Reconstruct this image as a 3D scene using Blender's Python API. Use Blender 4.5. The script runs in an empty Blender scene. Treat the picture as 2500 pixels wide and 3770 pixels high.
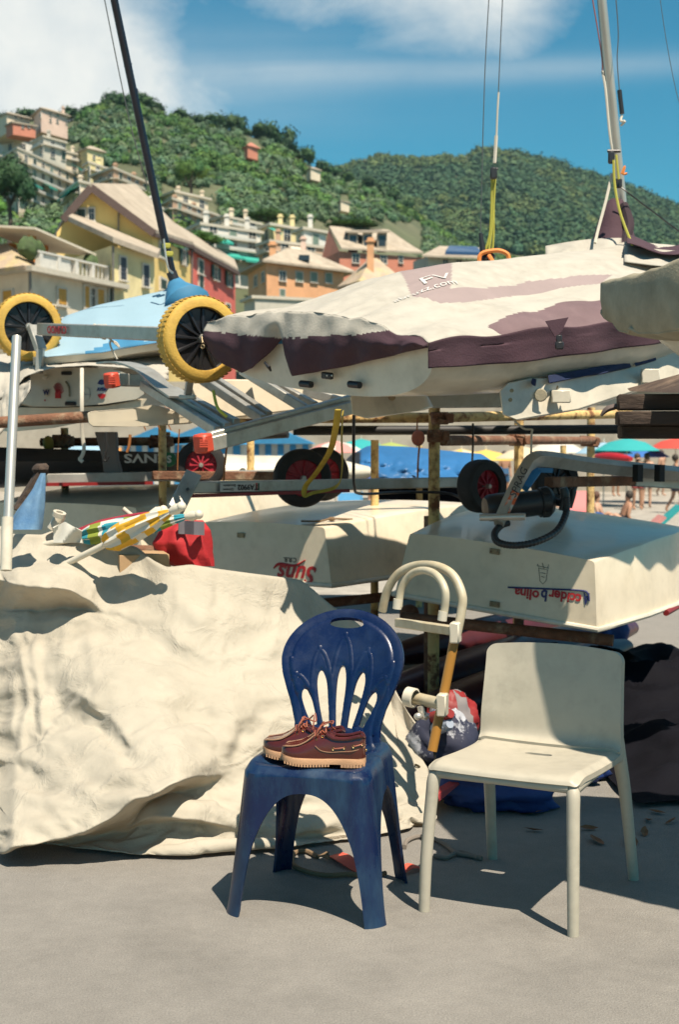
import bpy, bmesh, math, random
from mathutils import Vector, Matrix, noise
random.seed(7)
R = math.radians
scn = bpy.context.scene
COL = scn.collection
# ---------------------------------------------------------------- camera
FPX = 5236.0            # focal length in photograph pixels (50 mm lens on a 24 x 36 frame, upright)
CAMH = 1.40
PITCH = math.atan(285.0 / FPX)
cam_data = bpy.data.cameras.new('camera')
cam = bpy.data.objects.new('camera', cam_data)
COL.objects.link(cam)
cam.location = (0, 0, CAMH)
cam.rotation_euler = (math.pi / 2 - PITCH, 0, 0)
cam_data.sensor_fit = 'VERTICAL'
cam_data.sensor_height = 36.0
cam_data.lens = 50.0
cam_data.clip_start = 0.05
cam_data.clip_end = 9000
cam_data.dof.use_dof = True
cam_data.dof.focus_distance = 4.2
cam_data.dof.aperture_fstop = 6.3
scn.camera = cam
# ---------------------------------------------------------------- light
SUN = Vector((0.28, -0.46, 1.0)).normalized()     # towards the sun
sl = bpy.data.lights.new('sun', 'SUN')
sl.energy = 5.0
sl.angle = R(0.53)
sl.color = (1.0, 0.885, 0.735)
so = bpy.data.objects.new('sun', sl)
COL.objects.link(so)
so.rotation_euler = SUN.to_track_quat('Z', 'Y').to_euler()
so.location = (5, -8, 20)
world = bpy.data.worlds.new('World')
scn.world = world
world.use_nodes = True
wn, wl = world.node_tree.nodes, world.node_tree.links
wn.clear()
def WN(t, **k):
    n = wn.new(t)
    for a, b in k.items():
        setattr(n, a, b)
    return n
def wmath(op, a, b=None, c=None, clamp=False):
    n = wn.new('ShaderNodeMath'); n.operation = op; n.use_clamp = clamp
    for i, v in enumerate((a, b, c)):
        if v is None: continue
        if isinstance(v, (int, float)): n.inputs[i].default_value = v
        else: wl.new(v, n.inputs[i])
    return n.outputs[0]
sky = WN('ShaderNodeTexSky', sky_type='NISHITA')
sky.sun_disc = False
sky.sun_elevation = math.asin(SUN.z)
sky.sun_rotation = math.atan2(SUN.x, SUN.y)
sky.air_density = 1.0
sky.dust_density = 0.25
sky.ozone_density = 3.0
SKY_STRENGTH = 0.05
tint = WN('ShaderNodeMix', data_type='RGBA', blend_type='MULTIPLY')
tint.inputs['Factor'].default_value = 1.0
tint.inputs['B'].default_value = (0.25, 1.02, 1.08, 1)
wl.new(sky.outputs[0], tint.inputs['A'])
geo = WN('ShaderNodeTexCoord')
nrm = WN('ShaderNodeVectorMath', operation='NORMALIZE')
wl.new(geo.outputs['Generated'], nrm.inputs[0])
sep = WN('ShaderNodeSeparateXYZ')
wl.new(nrm.outputs[0], sep.inputs[0])
# clouds: banks of fair-weather cloud over the whole dome
def wnoise(scale, detail, rough, loc, stretch=(1, 1, 1), dist=0.0):
    mp = WN('ShaderNodeMapping'); mp.inputs['Location'].default_value = loc; mp.inputs['Scale'].default_value = stretch
    wl.new(nrm.outputs[0], mp.inputs[0])
    n = WN('ShaderNodeTexNoise'); n.inputs['Scale'].default_value = scale
    n.inputs['Detail'].default_value = detail; n.inputs['Roughness'].default_value = rough
    n.inputs['Distortion'].default_value = dist
    wl.new(mp.outputs[0], n.inputs['Vector'])
    return n.outputs['Fac']
def lump(px, py, rx, rz):
    """soft mask round a direction of the sky"""
    dx = (px - 1250) / FPX; dz = (1600 - py) / FPX
    d = Vector((dx, 1, dz)).normalized()
    a = wmath('DIVIDE', wmath('SUBTRACT', sep.outputs[0], d.x), rx)
    b = wmath('DIVIDE', wmath('SUBTRACT', sep.outputs[2], d.z), rz)
    r2 = wmath('ADD', wmath('MULTIPLY', a, a), wmath('MULTIPLY', b, b))
    front = wmath('GREATER_THAN', sep.outputs[1], 0.0)
    return wmath('MULTIPLY', wmath('POWER', 2.718, wmath('MULTIPLY', r2, -1.0)), front)
big = wnoise(5.5, 9, 0.62, (1.7, 0.3, 0.9), (1, 1, 1.6), 0.4)
mask = wmath('ADD', wmath('MULTIPLY', lump(60, 90, 0.095, 0.075), 1.15), wmath('MULTIPLY', lump(1760, -80, 0.075, 0.04), 1.2))
mask = wmath('ADD', mask, wmath('MULTIPLY', lump(1150, 20, 0.05, 0.02), 0.45))
mask = wmath('ADD', mask, wmath('MULTIPLY', lump(330, 200, 0.10, 0.035), 0.55))
mask = wmath('ADD', mask, wmath('MULTIPLY', lump(120, 380, 0.11, 0.035), 0.62))
gen = wmath('MULTIPLY', wmath('SUBTRACT', sep.outputs[2], 0.33, clamp=True), 2.0, clamp=True)
field = wmath('ADD', wmath('MULTIPLY', mask, 0.62), wmath('MULTIPLY', gen, 0.28))
fac = wmath('MULTIPLY', wmath('SUBTRACT', wmath('ADD', field, wmath('MULTIPLY', wmath('SUBTRACT', big, 0.5), 1.25)), 0.16), 2.0, clamp=True)
veil = wnoise(2.2, 7, 0.6, (4.2, 1.3, 7.4), (1.0, 1.0, 11.0), 0.8)
veilm = wmath('ADD', wmath('MULTIPLY', lump(1700, 285, 0.24, 0.0085), 0.50), wmath('MULTIPLY', lump(420, 300, 0.19, 0.032), 0.55))
veil = wmath('MULTIPLY', veilm, wmath('ADD', wmath('MULTIPLY', wmath('SUBTRACT', veil, 0.5), 1.6), 0.85), clamp=True)
veil = wmath('MULTIPLY', veil, 0.62)
cfac = wmath('MAXIMUM', wmath('MULTIPLY', fac, 0.93), veil, clamp=True)
shade = wnoise(9.0, 6, 0.6, (0.2, 3.1, 1.5))
cl = WN('ShaderNodeMix', data_type='RGBA')
cl.inputs['A'].default_value = (0.36 / SKY_STRENGTH, 0.40 / SKY_STRENGTH, 0.42 / SKY_STRENGTH, 1)
cl.inputs['B'].default_value = (0.58 / SKY_STRENGTH, 0.57 / SKY_STRENGTH, 0.53 / SKY_STRENGTH, 1)
wl.new(wmath('MULTIPLY', wmath('SUBTRACT', shade, 0.3), 2.4, clamp=True), cl.inputs['Factor'])
mix = WN('ShaderNodeMix', data_type='RGBA')
wl.new(cfac, mix.inputs['Factor']); wl.new(tint.outputs['Result'], mix.inputs['A']); wl.new(cl.outputs['Result'], mix.inputs['B'])
bg = WN('ShaderNodeBackground'); bg.inputs['Strength'].default_value = SKY_STRENGTH
wl.new(mix.outputs['Result'], bg.inputs['Color'])
wo = WN('ShaderNodeOutputWorld'); wl.new(bg.outputs[0], wo.inputs['Surface'])
scn.view_settings.view_transform = 'Standard'
scn.view_settings.look = 'None'
scn.view_settings.exposure = 0.84
scn.view_settings.gamma = 1.0
scn.view_settings.use_curve_mapping = False
scn.cycles.max_bounces = 6
scn.cycles.diffuse_bounces = 3
scn.cycles.glossy_bounces = 3
scn.cycles.transparent_max_bounces = 6

# ---------------------------------------------------------------- helpers
CAM = Vector((0, 0, CAMH))
def ray(px, py):
    xc = (px - 1250) / FPX; yc = -(py - 1885) / FPX
    return Vector((xc, math.cos(PITCH) + yc * math.sin(PITCH), -math.sin(PITCH) + yc * math.cos(PITCH)))
def P(px, py, d):
    """point of the place seen at photograph pixel (px, py) that stands d metres ahead of the camera"""
    r = ray(px, py)
    return CAM + r * (d / r.y)
def G(px, py, z=0.0):
    """point at height z seen at the pixel"""
    r = ray(px, py)
    return CAM + r * ((z - CAMH) / r.z)
def lerp(a, b, t): return a + (b - a) * t
def interp(pts, x):
    if x <= pts[0][0]: return pts[0][1]
    for (x0, y0), (x1, y1) in zip(pts, pts[1:]):
        if x <= x1: return y0 + (y1 - y0) * (x - x0) / (x1 - x0)
    return pts[-1][1]
def sstep(a, b, x):
    t = min(1, max(0, (x - a) / (b - a))); return t * t * (3 - 2 * t)
def catmull(pts, n=6):
    pts = [Vector(p) for p in pts]
    if len(pts) < 3: return pts
    out = []
    for i in range(len(pts) - 1):
        p0 = pts[max(i - 1, 0)]; p1 = pts[i]; p2 = pts[i + 1]; p3 = pts[min(i + 2, len(pts) - 1)]
        for k in range(n):
            t = k / n
            out.append(0.5 * ((2 * p1) + (p2 - p0) * t + (2 * p0 - 5 * p1 + 4 * p2 - p3) * t * t + (3 * p1 - p0 - 3 * p2 + p3) * t ** 3))
    out.append(pts[-1])
    return out
def frame(x, up):
    x = Vector(x).normalized(); up = Vector(up)
    y = up.cross(x)
    if y.length < 1e-5: y = Vector((1, 0, 0)).cross(x)
    if y.length < 1e-5: y = Vector((0, 1, 0)).cross(x)
    y.normalize(); z = x.cross(y)
    return Matrix((x, y, z)).transposed()
def rotz(a): return Matrix.Rotation(a, 3, 'Z')
def wloc(o):
    v = Vector((0, 0, 0))
    while o is not None:
        v = v + o.location; o = o.parent
    return v
def tag(o, label=None, cat=None, group=None, kind=None):
    if label: o['label'] = label
    if cat: o['category'] = cat
    if group: o['group'] = group
    if kind: o['kind'] = kind
    return o
def thing(name, label, cat, loc, group=None):
    o = bpy.data.objects.new(name, None)
    o.empty_display_size = 0.1
    COL.objects.link(o); o.location = loc
    return tag(o, label, cat, group)

class MB:
    def __init__(s): s.V = []; s.F = []; s.I = []
    def add(s, vs, fs, mi=0):
        n = len(s.V); s.V.extend([Vector(v) for v in vs])
        s.F.extend([tuple(i + n for i in f) for f in fs]); s.I.extend([mi] * len(fs)); return s
    def box(s, c, size, rot=None, bev=0.0, mi=0, seg=1):
        c = Vector(c); hx, hy, hz = size[0] / 2, size[1] / 2, size[2] / 2
        if bev <= 0:
            vs = [Vector((x, y, z)) for x in (-hx, hx) for y in (-hy, hy) for z in (-hz, hz)]
            fs = [(0, 1, 3, 2), (4, 6, 7, 5), (0, 4, 5, 1), (2, 3, 7, 6), (0, 2, 6, 4), (1, 5, 7, 3)]
        else:
            bm = bmesh.new(); bmesh.ops.create_cube(bm, size=1)
            for v in bm.verts: v.co = Vector((v.co.x * 2 * hx, v.co.y * 2 * hy, v.co.z * 2 * hz))
            bmesh.ops.bevel(bm, geom=bm.edges[:] , offset=min(bev, hx * .95, hy * .95, hz * .95), segments=seg, affect='EDGES', profile=0.5)
            bm.verts.index_update()
            vs = [v.co.copy() for v in bm.verts]; fs = [tuple(v.index for v in f.verts) for f in bm.faces]
            bm.free()
        if rot is not None: vs = [rot @ v for v in vs]
        return s.add([v + c for v in vs], fs, mi)
    def bar(s, a, b, w, h, up=(0, 0, 1), bev=0.0, mi=0):
        a = Vector(a); b = Vector(b)
        return s.box((a + b) / 2, ((b - a).length, w, h), frame(b - a, up), bev, mi)
    def tube(s, pts, r, seg=8, cap=True, n=0, mi=0, squash=None):
        pts = [Vector(p) for p in pts]
        rs = r if isinstance(r, (list, tuple)) else [r] * len(pts)
        if n:
            m = len(pts)
            rp = catmull([(q, 0, 0) for q in rs], n) if m > 2 else None
            pts = catmull(pts, n)
            rs = [q.x for q in rp] if rp else [lerp(rs[0], rs[-1], i / max(1, len(pts) - 1)) for i in range(len(pts))]
        m = len(pts); vs = []; fs = []
        t = (pts[1] - pts[0]).normalized()
        up = Vector((0, 0, 1)) if abs(t.z) < 0.9 else Vector((1, 0, 0))
        a = t.cross(up).normalized()
        for i in range(m):
            t = (pts[min(i + 1, m - 1)] - pts[max(i - 1, 0)])
            if t.length < 1e-9: t = Vector((0, 0, 1))
            t.normalize()
            a = a - t * a.dot(t)
            if a.length < 1e-6: a = t.orthogonal()
            a.normalize(); b = t.cross(a)
            for k in range(seg):
                th = 2 * math.pi * k / seg
                sx, sy = squash if squash else (1, 1)
                vs.append(pts[i] + (a * math.cos(th) * sx + b * math.sin(th) * sy) * rs[i])
        for i in range(m - 1):
            for k in range(seg):
                k2 = (k + 1) % seg
                fs.append((i * seg + k, i * seg + k2, (i + 1) * seg + k2, (i + 1) * seg + k))
        if cap:
            fs.append(tuple(range(seg))[::-1]); fs.append(tuple((m - 1) * seg + k for k in range(seg)))
        return s.add(vs, fs, mi)
    def lathe(s, prof, c, axis=(0, 0, 1), seg=24, mi=0, closed=False):
        c = Vector(c); M = frame(axis, (0.3, 0.2, 1) if abs(Vector(axis).normalized().z) < .9 else (1, 0, 0))
        ax, u, w = M.col[0], M.col[1], M.col[2]
        vs = []; fs = []
        for (r, z) in prof:
            for k in range(seg):
                th = 2 * math.pi * k / seg
                vs.append(c + ax * z + (u * math.cos(th) + w * math.sin(th)) * max(r, 1e-5))
        m = len(prof)
        rng = range(m if closed else m - 1)
        for i in rng:
            i2 = (i + 1) % m
            for k in range(seg):
                k2 = (k + 1) % seg
                fs.append((i * seg + k, i * seg + k2, i2 * seg + k2, i2 * seg + k))
        return s.add(vs, fs, mi)
    def ball(s, c, r, seg=12, rings=8, mi=0, rot=None, jit=0.0):
        c = Vector(c); r = (r, r, r) if isinstance(r, (int, float)) else r
        vs = []; fs = []
        for i in range(rings + 1):
            ph = math.pi * i / rings
            for k in range(seg):
                th = 2 * math.pi * k / seg
                v = Vector((math.sin(ph) * math.cos(th) * r[0], math.sin(ph) * math.sin(th) * r[1], math.cos(ph) * r[2]))
                if jit: v = v * (1 + jit * noise.noise((v + c) * 2.2 / max(r)))
                if rot is not None: v = rot @ v
                vs.append(c + v)
        for i in range(rings):
            for k in range(seg):
                k2 = (k + 1) % seg
                fs.append((i * seg + k, (i + 1) * seg + k, (i + 1) * seg + k2, i * seg + k2))
        return s.add(vs, fs, mi)
    def loft(s, rings, closed=True, cap=True, mi=0, mif=None):
        n = len(rings[0]); vs = [v for r in rings for v in r]; base = len(s.V)
        fs = []; mis = []
        for i in range(len(rings) - 1):
            for k in range(n if closed else n - 1):
                k2 = (k + 1) % n
                fs.append((i * n + k, i * n + k2, (i + 1) * n + k2, (i + 1) * n + k))
                mis.append(mif(i, k) if mif else mi)
        if cap:
            fs.append(tuple(range(n))[::-1]); mis.append(mi)
            fs.append(tuple((len(rings) - 1) * n + k for k in range(n))); mis.append(mi)
        s.V.extend([Vector(v) for v in vs]); s.F.extend([tuple(i + base for i in f) for f in fs]); s.I.extend(mis)
        return s
    def prism(s, poly, vec, mi=0):
        poly = [Vector(p) for p in poly]; vec = Vector(vec); n = len(poly)
        vs = poly + [p + vec for p in poly]
        fs = [tuple(range(n)), tuple(range(2 * n - 1, n - 1, -1))]
        for k in range(n):
            k2 = (k + 1) % n
            fs.append((k, k + n, k2 + n, k2))
        return s.add(vs, fs, mi)
    def grid(s, fn, nu, nv, mi=0, mif=None):
        vs = [fn(i / nu, j / nv) for j in range(nv + 1) for i in range(nu + 1)]
        base = len(s.V); s.V.extend([Vector(v) for v in vs])
        for j in range(nv):
            for i in range(nu):
                a = base + j * (nu + 1) + i
                s.F.append((a, a + 1, a + nu + 2, a + nu + 1)); s.I.append(mif((i + .5) / nu, (j + .5) / nv) if mif else mi)
        return s
    def build(s, name, mats, parent=None, label=None, cat=None, group=None, kind=None, smooth=38, solid=0.0, sub=0, bevel=0.0, offset=-1.0, fixn=True, orient=None):
        me = bpy.data.meshes.new(name)
        if parent is not None: o0 = wloc(parent)
        elif s.V:
            xs = [v.x for v in s.V]; ys = [v.y for v in s.V]; zs = [v.z for v in s.V]
            o0 = Vector(((min(xs) + max(xs)) / 2, (min(ys) + max(ys)) / 2, min(zs)))
        me.from_pydata([tuple(v - o0) for v in s.V], [], s.F)
        if not isinstance(mats, (list, tuple)): mats = [mats]
        for m in mats: me.materials.append(m)
        me.polygons.foreach_set('material_index', s.I)
        if fixn:
            bm = bmesh.new(); bm.from_mesh(me)
            bmesh.ops.recalc_face_normals(bm, faces=bm.faces[:]); bm.to_mesh(me); bm.free()
        if orient is not None:
            me.update(); oc = Vector(orient) - o0; sgn = sum((p.center - oc).dot(p.normal) * p.area for p in me.polygons)
            if sgn < 0: me.flip_normals()
        if smooth:
            me.polygons.foreach_set('use_smooth', [True] * len(me.polygons))
            me.set_sharp_from_angle(angle=R(smooth))
        me.update()
        o = bpy.data.objects.new(name, me); COL.objects.link(o)
        if parent is not None: o.parent = parent
        else: o.location = o0
        if bevel:
            m = o.modifiers.new('bevel', 'BEVEL'); m.width = bevel; m.segments = 2; m.limit_method = 'ANGLE'; m.angle_limit = R(40)
        if solid:
            m = o.modifiers.new('solid', 'SOLIDIFY'); m.thickness = solid; m.offset = offset
            if smooth < 100:
                m = o.modifiers.new('split', 'EDGE_SPLIT'); m.split_angle = R(50); m.use_edge_sharp = False
        if sub:
            m = o.modifiers.new('sub', 'SUBSURF'); m.levels = sub; m.render_levels = sub
        return tag(o, label, cat, group, kind)

# ---------------------------------------------------------------- materials
MATS = {}
ALB = 0.82       # overall reflectance level of the place
def M(name, col, rough=0.6, var=0.12, scale=6.0, bump=0.0, bscale=80.0, metal=0.0, col2=None, amt=0.45, s2=4.0, soft=0.12, coat=0.0, spec=0.5, detail=6, stretch=(1, 1, 1), rough2=None, trans=0.0, emit=0.0):
    if name in MATS: return MATS[name]
    col = tuple(x * ALB for x in col); col2 = tuple(x * ALB for x in col2) if col2 else None
    m = bpy.data.materials.new(name); m.use_nodes = True
    nt = m.node_tree; N = nt.nodes; L = nt.links; b = N['Principled BSDF']
    b.inputs['Roughness'].default_value = rough; b.inputs['Metallic'].default_value = metal
    b.inputs['Coat Weight'].default_value = coat; b.inputs['Specular IOR Level'].default_value = spec
    b.inputs['Coat Roughness'].default_value = 0.08
    tc = N.new('ShaderNodeTexCoord'); mp = N.new('ShaderNodeMapping'); mp.inputs['Scale'].default_value = stretch
    L.new(tc.outputs['Object'], mp.inputs[0])
    def nz(sc, det=detail, ro=0.6, loc=None):
        n = N.new('ShaderNodeTexNoise'); n.inputs['Scale'].default_value = sc; n.inputs['Detail'].default_value = det; n.inputs['Roughness'].default_value = ro
        if loc is None: L.new(mp.outputs[0], n.inputs['Vector'])
        else:
            q = N.new('ShaderNodeVectorMath'); q.operation = 'ADD'; q.inputs[1].default_value = loc; L.new(mp.outputs[0], q.inputs[0]); L.new(q.outputs[0], n.inputs['Vector'])
        return n.outputs['Fac']
    def mr(v, a, bb, c, d):
        n = N.new('ShaderNodeMapRange'); L.new(v, n.inputs[0])
        for i, q in enumerate((a, bb, c, d)): n.inputs[1 + i].default_value = q
        return n.outputs[0]
    c = N.new('ShaderNodeMix'); c.data_type = 'RGBA'
    c.inputs['A'].default_value = tuple(max(0, x * (1 - var)) for x in col) + (1,)
    c.inputs['B'].default_value = tuple(min(1, x * (1 + var)) for x in col) + (1,)
    L.new(mr(nz(scale), 0.3, 0.7, 0, 1), c.inputs['Factor'])
    out = c.outputs['Result']
    if col2 is not None:
        d = N.new('ShaderNodeMix'); d.data_type = 'RGBA'
        f = mr(nz(s2, 9, 0.68, (3.1, 1.7, 5.3)), 0.5 + (0.5 - amt) * 0.6 - soft / 2, 0.5 + (0.5 - amt) * 0.6 + soft / 2, 0, 1)
        L.new(f, d.inputs['Factor']); L.new(out, d.inputs['A'])
        e = N.new('ShaderNodeMix'); e.data_type = 'RGBA'
        e.inputs['A'].default_value = tuple(x * 0.7 for x in col2) + (1,); e.inputs['B'].default_value = tuple(min(1, x * 1.25) for x in col2) + (1,)
        L.new(mr(nz(s2 * 5, 5, .6, (7.1, 2.2, .3)), .3, .7, 0, 1), e.inputs['Factor']); L.new(e.outputs['Result'], d.inputs['B'])
        out = d.outputs['Result']
        if rough2 is not None: L.new(mr(f, 0, 1, rough, rough2), b.inputs['Roughness'])
    L.new(out, b.inputs['Base Color'])
    if bump:
        bp = N.new('ShaderNodeBump'); bp.inputs['Strength'].default_value = bump; bp.inputs['Distance'].default_value = 0.01
        L.new(nz(bscale, 4), bp.inputs['Height']); L.new(bp.outputs[0], b.inputs['Normal'])
    if trans:
        b.inputs['Transmission Weight'].default_value = trans
    if emit:
        L.new(out, b.inputs['Emission Color']); b.inputs['Emission Strength'].default_value = emit
    MATS[name] = m
    return m
def text(s, org, xdir, up, size, m, parent, name='lettering', ext=0.0006, bold=0.0, shear=0.0, align='CENTER', xs=1.0, fit=None):
    """flat lettering laid on a surface: org = anchor point, xdir = reading direction, up = up of the letters"""
    cu = bpy.data.curves.new(name, 'FONT'); cu.body = s; cu.size = size; cu.extrude = ext; cu.align_x = align; cu.align_y = 'CENTER'
    cu.offset = bold; cu.shear = shear; cu.resolution_u = 3
    t = bpy.data.objects.new('tmp', cu); COL.objects.link(t)
    dg = bpy.context.evaluated_depsgraph_get(); me = bpy.data.meshes.new_from_object(t.evaluated_get(dg))
    bpy.data.objects.remove(t); bpy.data.curves.remove(cu)
    if fit:
        w_ = max(v.co.x for v in me.vertices) - min(v.co.x for v in me.vertices); xs = fit / w_
    x = Vector(xdir).normalized(); up = Vector(up); up = (up - x * up.dot(x)).normalized(); z = x.cross(up)
    mt = Matrix((x * xs, up, z)).transposed()
    o0 = wloc(parent); org = Vector(org)
    for v in me.vertices: v.co = mt @ v.co + org - o0
    if mt.determinant() < 0: me.flip_normals()
    me.materials.clear(); me.materials.append(m)
    o = bpy.data.objects.new(name, me); COL.objects.link(o); o.parent = parent
    return o
# ================================================================ setting: ground, beach, hills
import numpy as np
m_conc = M('concrete', (0.255, 0.24, 0.215), 0.9, 0.05, 1.2, 0.6, 150, col2=(0.225, 0.21, 0.185), amt=0.40, s2=.8, soft=0.5)
def concrete_grit(m):
    nt = m.node_tree; N = nt.nodes; L = nt.links; b = N['Principled BSDF']
    src = b.inputs['Base Color'].links[0].from_socket
    tc = N['Texture Coordinate']
    v = N.new('ShaderNodeTexVoronoi'); v.inputs['Scale'].default_value = 260; L.new(tc.outputs['Object'], v.inputs['Vector'])
    n = N.new('ShaderNodeTexNoise'); n.inputs['Scale'].default_value = 190; n.inputs['Detail'].default_value = 6; n.inputs['Roughness'].default_value = .8; L.new(tc.outputs['Object'], n.inputs['Vector'])
    mr = N.new('ShaderNodeMapRange'); L.new(n.outputs['Fac'], mr.inputs[0]); mr.inputs[1].default_value = 0.3; mr.inputs[2].default_value = 0.7; mr.inputs[3].default_value = 0.62; mr.inputs[4].default_value = 1.34
    x = N.new('ShaderNodeMix'); x.data_type = 'RGBA'; x.blend_type = 'MULTIPLY'; x.inputs['Factor'].default_value = 1
    L.new(src, x.inputs['A']); L.new(mr.outputs[0], x.inputs['B'])
    n5 = N.new('ShaderNodeTexNoise'); n5.inputs['Scale'].default_value = 22; n5.inputs['Detail'].default_value = 9; n5.inputs['Roughness'].default_value = .7; L.new(tc.outputs['Object'], n5.inputs['Vector'])
    n6 = N.new('ShaderNodeTexNoise'); n6.inputs['Scale'].default_value = 2.6; n6.inputs['Detail'].default_value = 10; n6.inputs['Roughness'].default_value = .72; L.new(tc.outputs['Object'], n6.inputs['Vector'])
    r5 = N.new('ShaderNodeMapRange'); L.new(n5.outputs['Fac'], r5.inputs[0]); r5.inputs[1].default_value = .3; r5.inputs[2].default_value = .7; r5.inputs[3].default_value = .92; r5.inputs[4].default_value = 1.07
    r6 = N.new('ShaderNodeMapRange'); L.new(n6.outputs['Fac'], r6.inputs[0]); r6.inputs[1].default_value = .56; r6.inputs[2].default_value = .74; r6.inputs[3].default_value = 1.0; r6.inputs[4].default_value = .90
    mu = N.new('ShaderNodeMath'); mu.operation = 'MULTIPLY'; L.new(r5.outputs[0], mu.inputs[0]); L.new(r6.outputs[0], mu.inputs[1])
    y = N.new('ShaderNodeMix'); y.data_type = 'RGBA'; y.blend_type = 'MULTIPLY'; y.inputs['Factor'].default_value = 1
    L.new(x.outputs['Result'], y.inputs['A']); L.new(mu.outputs[0], y.inputs['B']); L.new(y.outputs['Result'], b.inputs['Base Color'])
concrete_grit(m_conc)
BEACH = -0.9
YS = [-600, -100, 0, 6, 12.4, 12.46, 40, 90, 300, 1000, 2200, 4200]
g = MB(); g.grid(lambda u, v: Vector((lerp(-2500, 2500, u), YS[round(v * 11)], 0 if YS[round(v * 11)] < 12.45 else BEACH)), 12, 11)
g.build('ground', m_conc, kind='structure', smooth=0, fixn=False)
m_beach = M('beach pebbles', (0.36, 0.33, 0.28), 0.95, 0.3, 3.0, 0.6, 30, col2=(0.33, 0.30, 0.25), amt=0.4, s2=2.0)
g = MB(); g.grid(lambda u, v: Vector((lerp(-90, 90, u), lerp(12.6, 60, v), BEACH + 0.004 + 0.06 * (v > 0) * noise.noise((u * 60, v * 20, 0)) ** 2)), 60, 16)
g.build('beach', m_beach, kind='structure')

RIDGE1 = [(-900, 540), (-400, 450), (0, 395), (100, 388), (250, 405), (330, 378), (400, 356), (520, 350), (620, 385), (700, 415), (780, 425), (850, 435), (950, 462), (1020, 485), (1100, 530), (1200, 590), (1290, 615), (1400, 672), (1500, 738), (1600, 805), (1700, 865), (1800, 905), (1900, 928), (2000, 950), (2300, 1010), (2900, 1120)]
RIDGE2 = [(500, 860), (900, 720), (1150, 640), (1270, 603), (1330, 575), (1400, 570), (1500, 585), (1600, 588), (1700, 575), (1790, 553), (1850, 558), (1950, 580), (2050, 603), (2150, 634), (2230, 665), (2350, 705), (2450, 740), (2600, 780), (2900, 830), (3400, 900)]
def hill_pt(ridge, d0, z0, dr0, dr1, ex, px, t):
    dr = lerp(dr0, dr1, (px + 400) / 3000.0)
    zr = CAMH + (1600 - interp(ridge, px) - (62 if dr < 800 else 24)) / FPX * dr
    if t <= 1:
        d = lerp(d0, dr, t); z = z0 + (zr - z0) * (t ** ex) if t > 0 else -2
    else:
        d = dr + (t - 1) * 400; z = zr - (t - 1) * 130
    p = P(px, 1600, d); p.z = z
    p.z += 1.6 * noise.noise((p.x * .03, p.y * .03, 1.3)) * min(1, max(0, 2.2 - abs(t - .5) * 2)) * (dr / 450)
    return p
H1 = (RIDGE1, 86, -0.8, 410, 560, 1.16); H2 = (RIDGE2, 500, 25, 1150, 1350, 1.15)
m_hill = M('hillside earth', (0.085, 0.10, 0.045), 0.95, 0.35, 0.05, col2=(0.16, 0.15, 0.085), amt=0.35, s2=0.02, soft=0.3)
for nm, hh, x0, x1 in (('hill', H1, -900, 2800), ('hill', H2, 500, 3400)):
    g = MB(); g.grid(lambda u, v: hill_pt(*hh, lerp(x0, x1, u), v * 1.6), 90, 40)
    g.build(nm, m_hill, kind='structure', smooth=180)
# foliage material: colour carried per crown as an attribute
def leaf_mat(name):
    m = bpy.data.materials.new(name); m.use_nodes = True
    N = m.node_tree.nodes; L = m.node_tree.links; b = N['Principled BSDF']
    a = N.new('ShaderNodeAttribute'); a.attribute_name = 'leaf'
    tc = N.new('ShaderNodeTexCoord'); n = N.new('ShaderNodeTexNoise'); n.inputs['Scale'].default_value = 0.9; n.inputs['Detail'].default_value = 5
    L.new(tc.outputs['Object'], n.inputs['Vector'])
    mr = N.new('ShaderNodeMapRange'); L.new(n.outputs['Fac'], mr.inputs[0]); mr.inputs[1].default_value = .3; mr.inputs[2].default_value = .7; mr.inputs[3].default_value = .6; mr.inputs[4].default_value = 1.4
    x = N.new('ShaderNodeMix'); x.data_type = 'RGBA'; x.blend_type = 'MULTIPLY'; x.inputs['Factor'].default_value = 1
    L.new(a.outputs['Color'], x.inputs['A']); L.new(mr.outputs[0], x.inputs['B']); L.new(x.outputs['Result'], b.inputs['Base Color'])
    b.inputs['Roughness'].default_value = 0.7; b.inputs['Specular IOR Level'].default_value = 0.25
    return m
m_leaf = leaf_mat('foliage')
def crown_template(seed, nleaf, leaf=0.16):
    """unit crown: a lumpy core wrapped in leaf sprays"""
    rnd = random.Random(seed)
    bm = bmesh.new(); bmesh.ops.create_icosphere(bm, subdivisions=1, radius=.9)
    off = Vector((seed * 3.7, seed * 1.3, seed * 2.1))
    def rad(d): return 0.74 + 0.42 * noise.noise(d * 1.6 + off) + 0.22 * noise.noise(d * 4.0 + off)
    V = []; Fq = []
    for v in bm.verts: V.append(v.co * rad(v.co))
    bm.verts.index_update()
    T = [tuple(v.index for v in f.verts) for f in bm.faces]; bm.free()
    for k in range(nleaf):
        d = Vector((rnd.gauss(0, 1), rnd.gauss(0, 1), rnd.gauss(0.25, 1))).normalized()
        c = d * rad(d) * rnd.uniform(0.9, 1.18)
        nrm_ = (d + Vector((rnd.uniform(-.4, .4), rnd.uniform(-.4, .4), rnd.uniform(-.2, .5)))).normalized()
        a = nrm_.orthogonal().normalized(); a = Matrix.Rotation(rnd.uniform(0, 6.28), 3, nrm_) @ a; b = nrm_.cross(a)
        s = leaf * rnd.uniform(.6, 1.5)
        n = len(V); V += [c - a * s, c - b * s * .6, c + a * s, c + b * s * .6]
        T.append((n, n + 1, n + 2)); T.append((n, n + 2, n + 3))
    return np.array([tuple(v) for v in V]), np.array(T)
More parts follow.
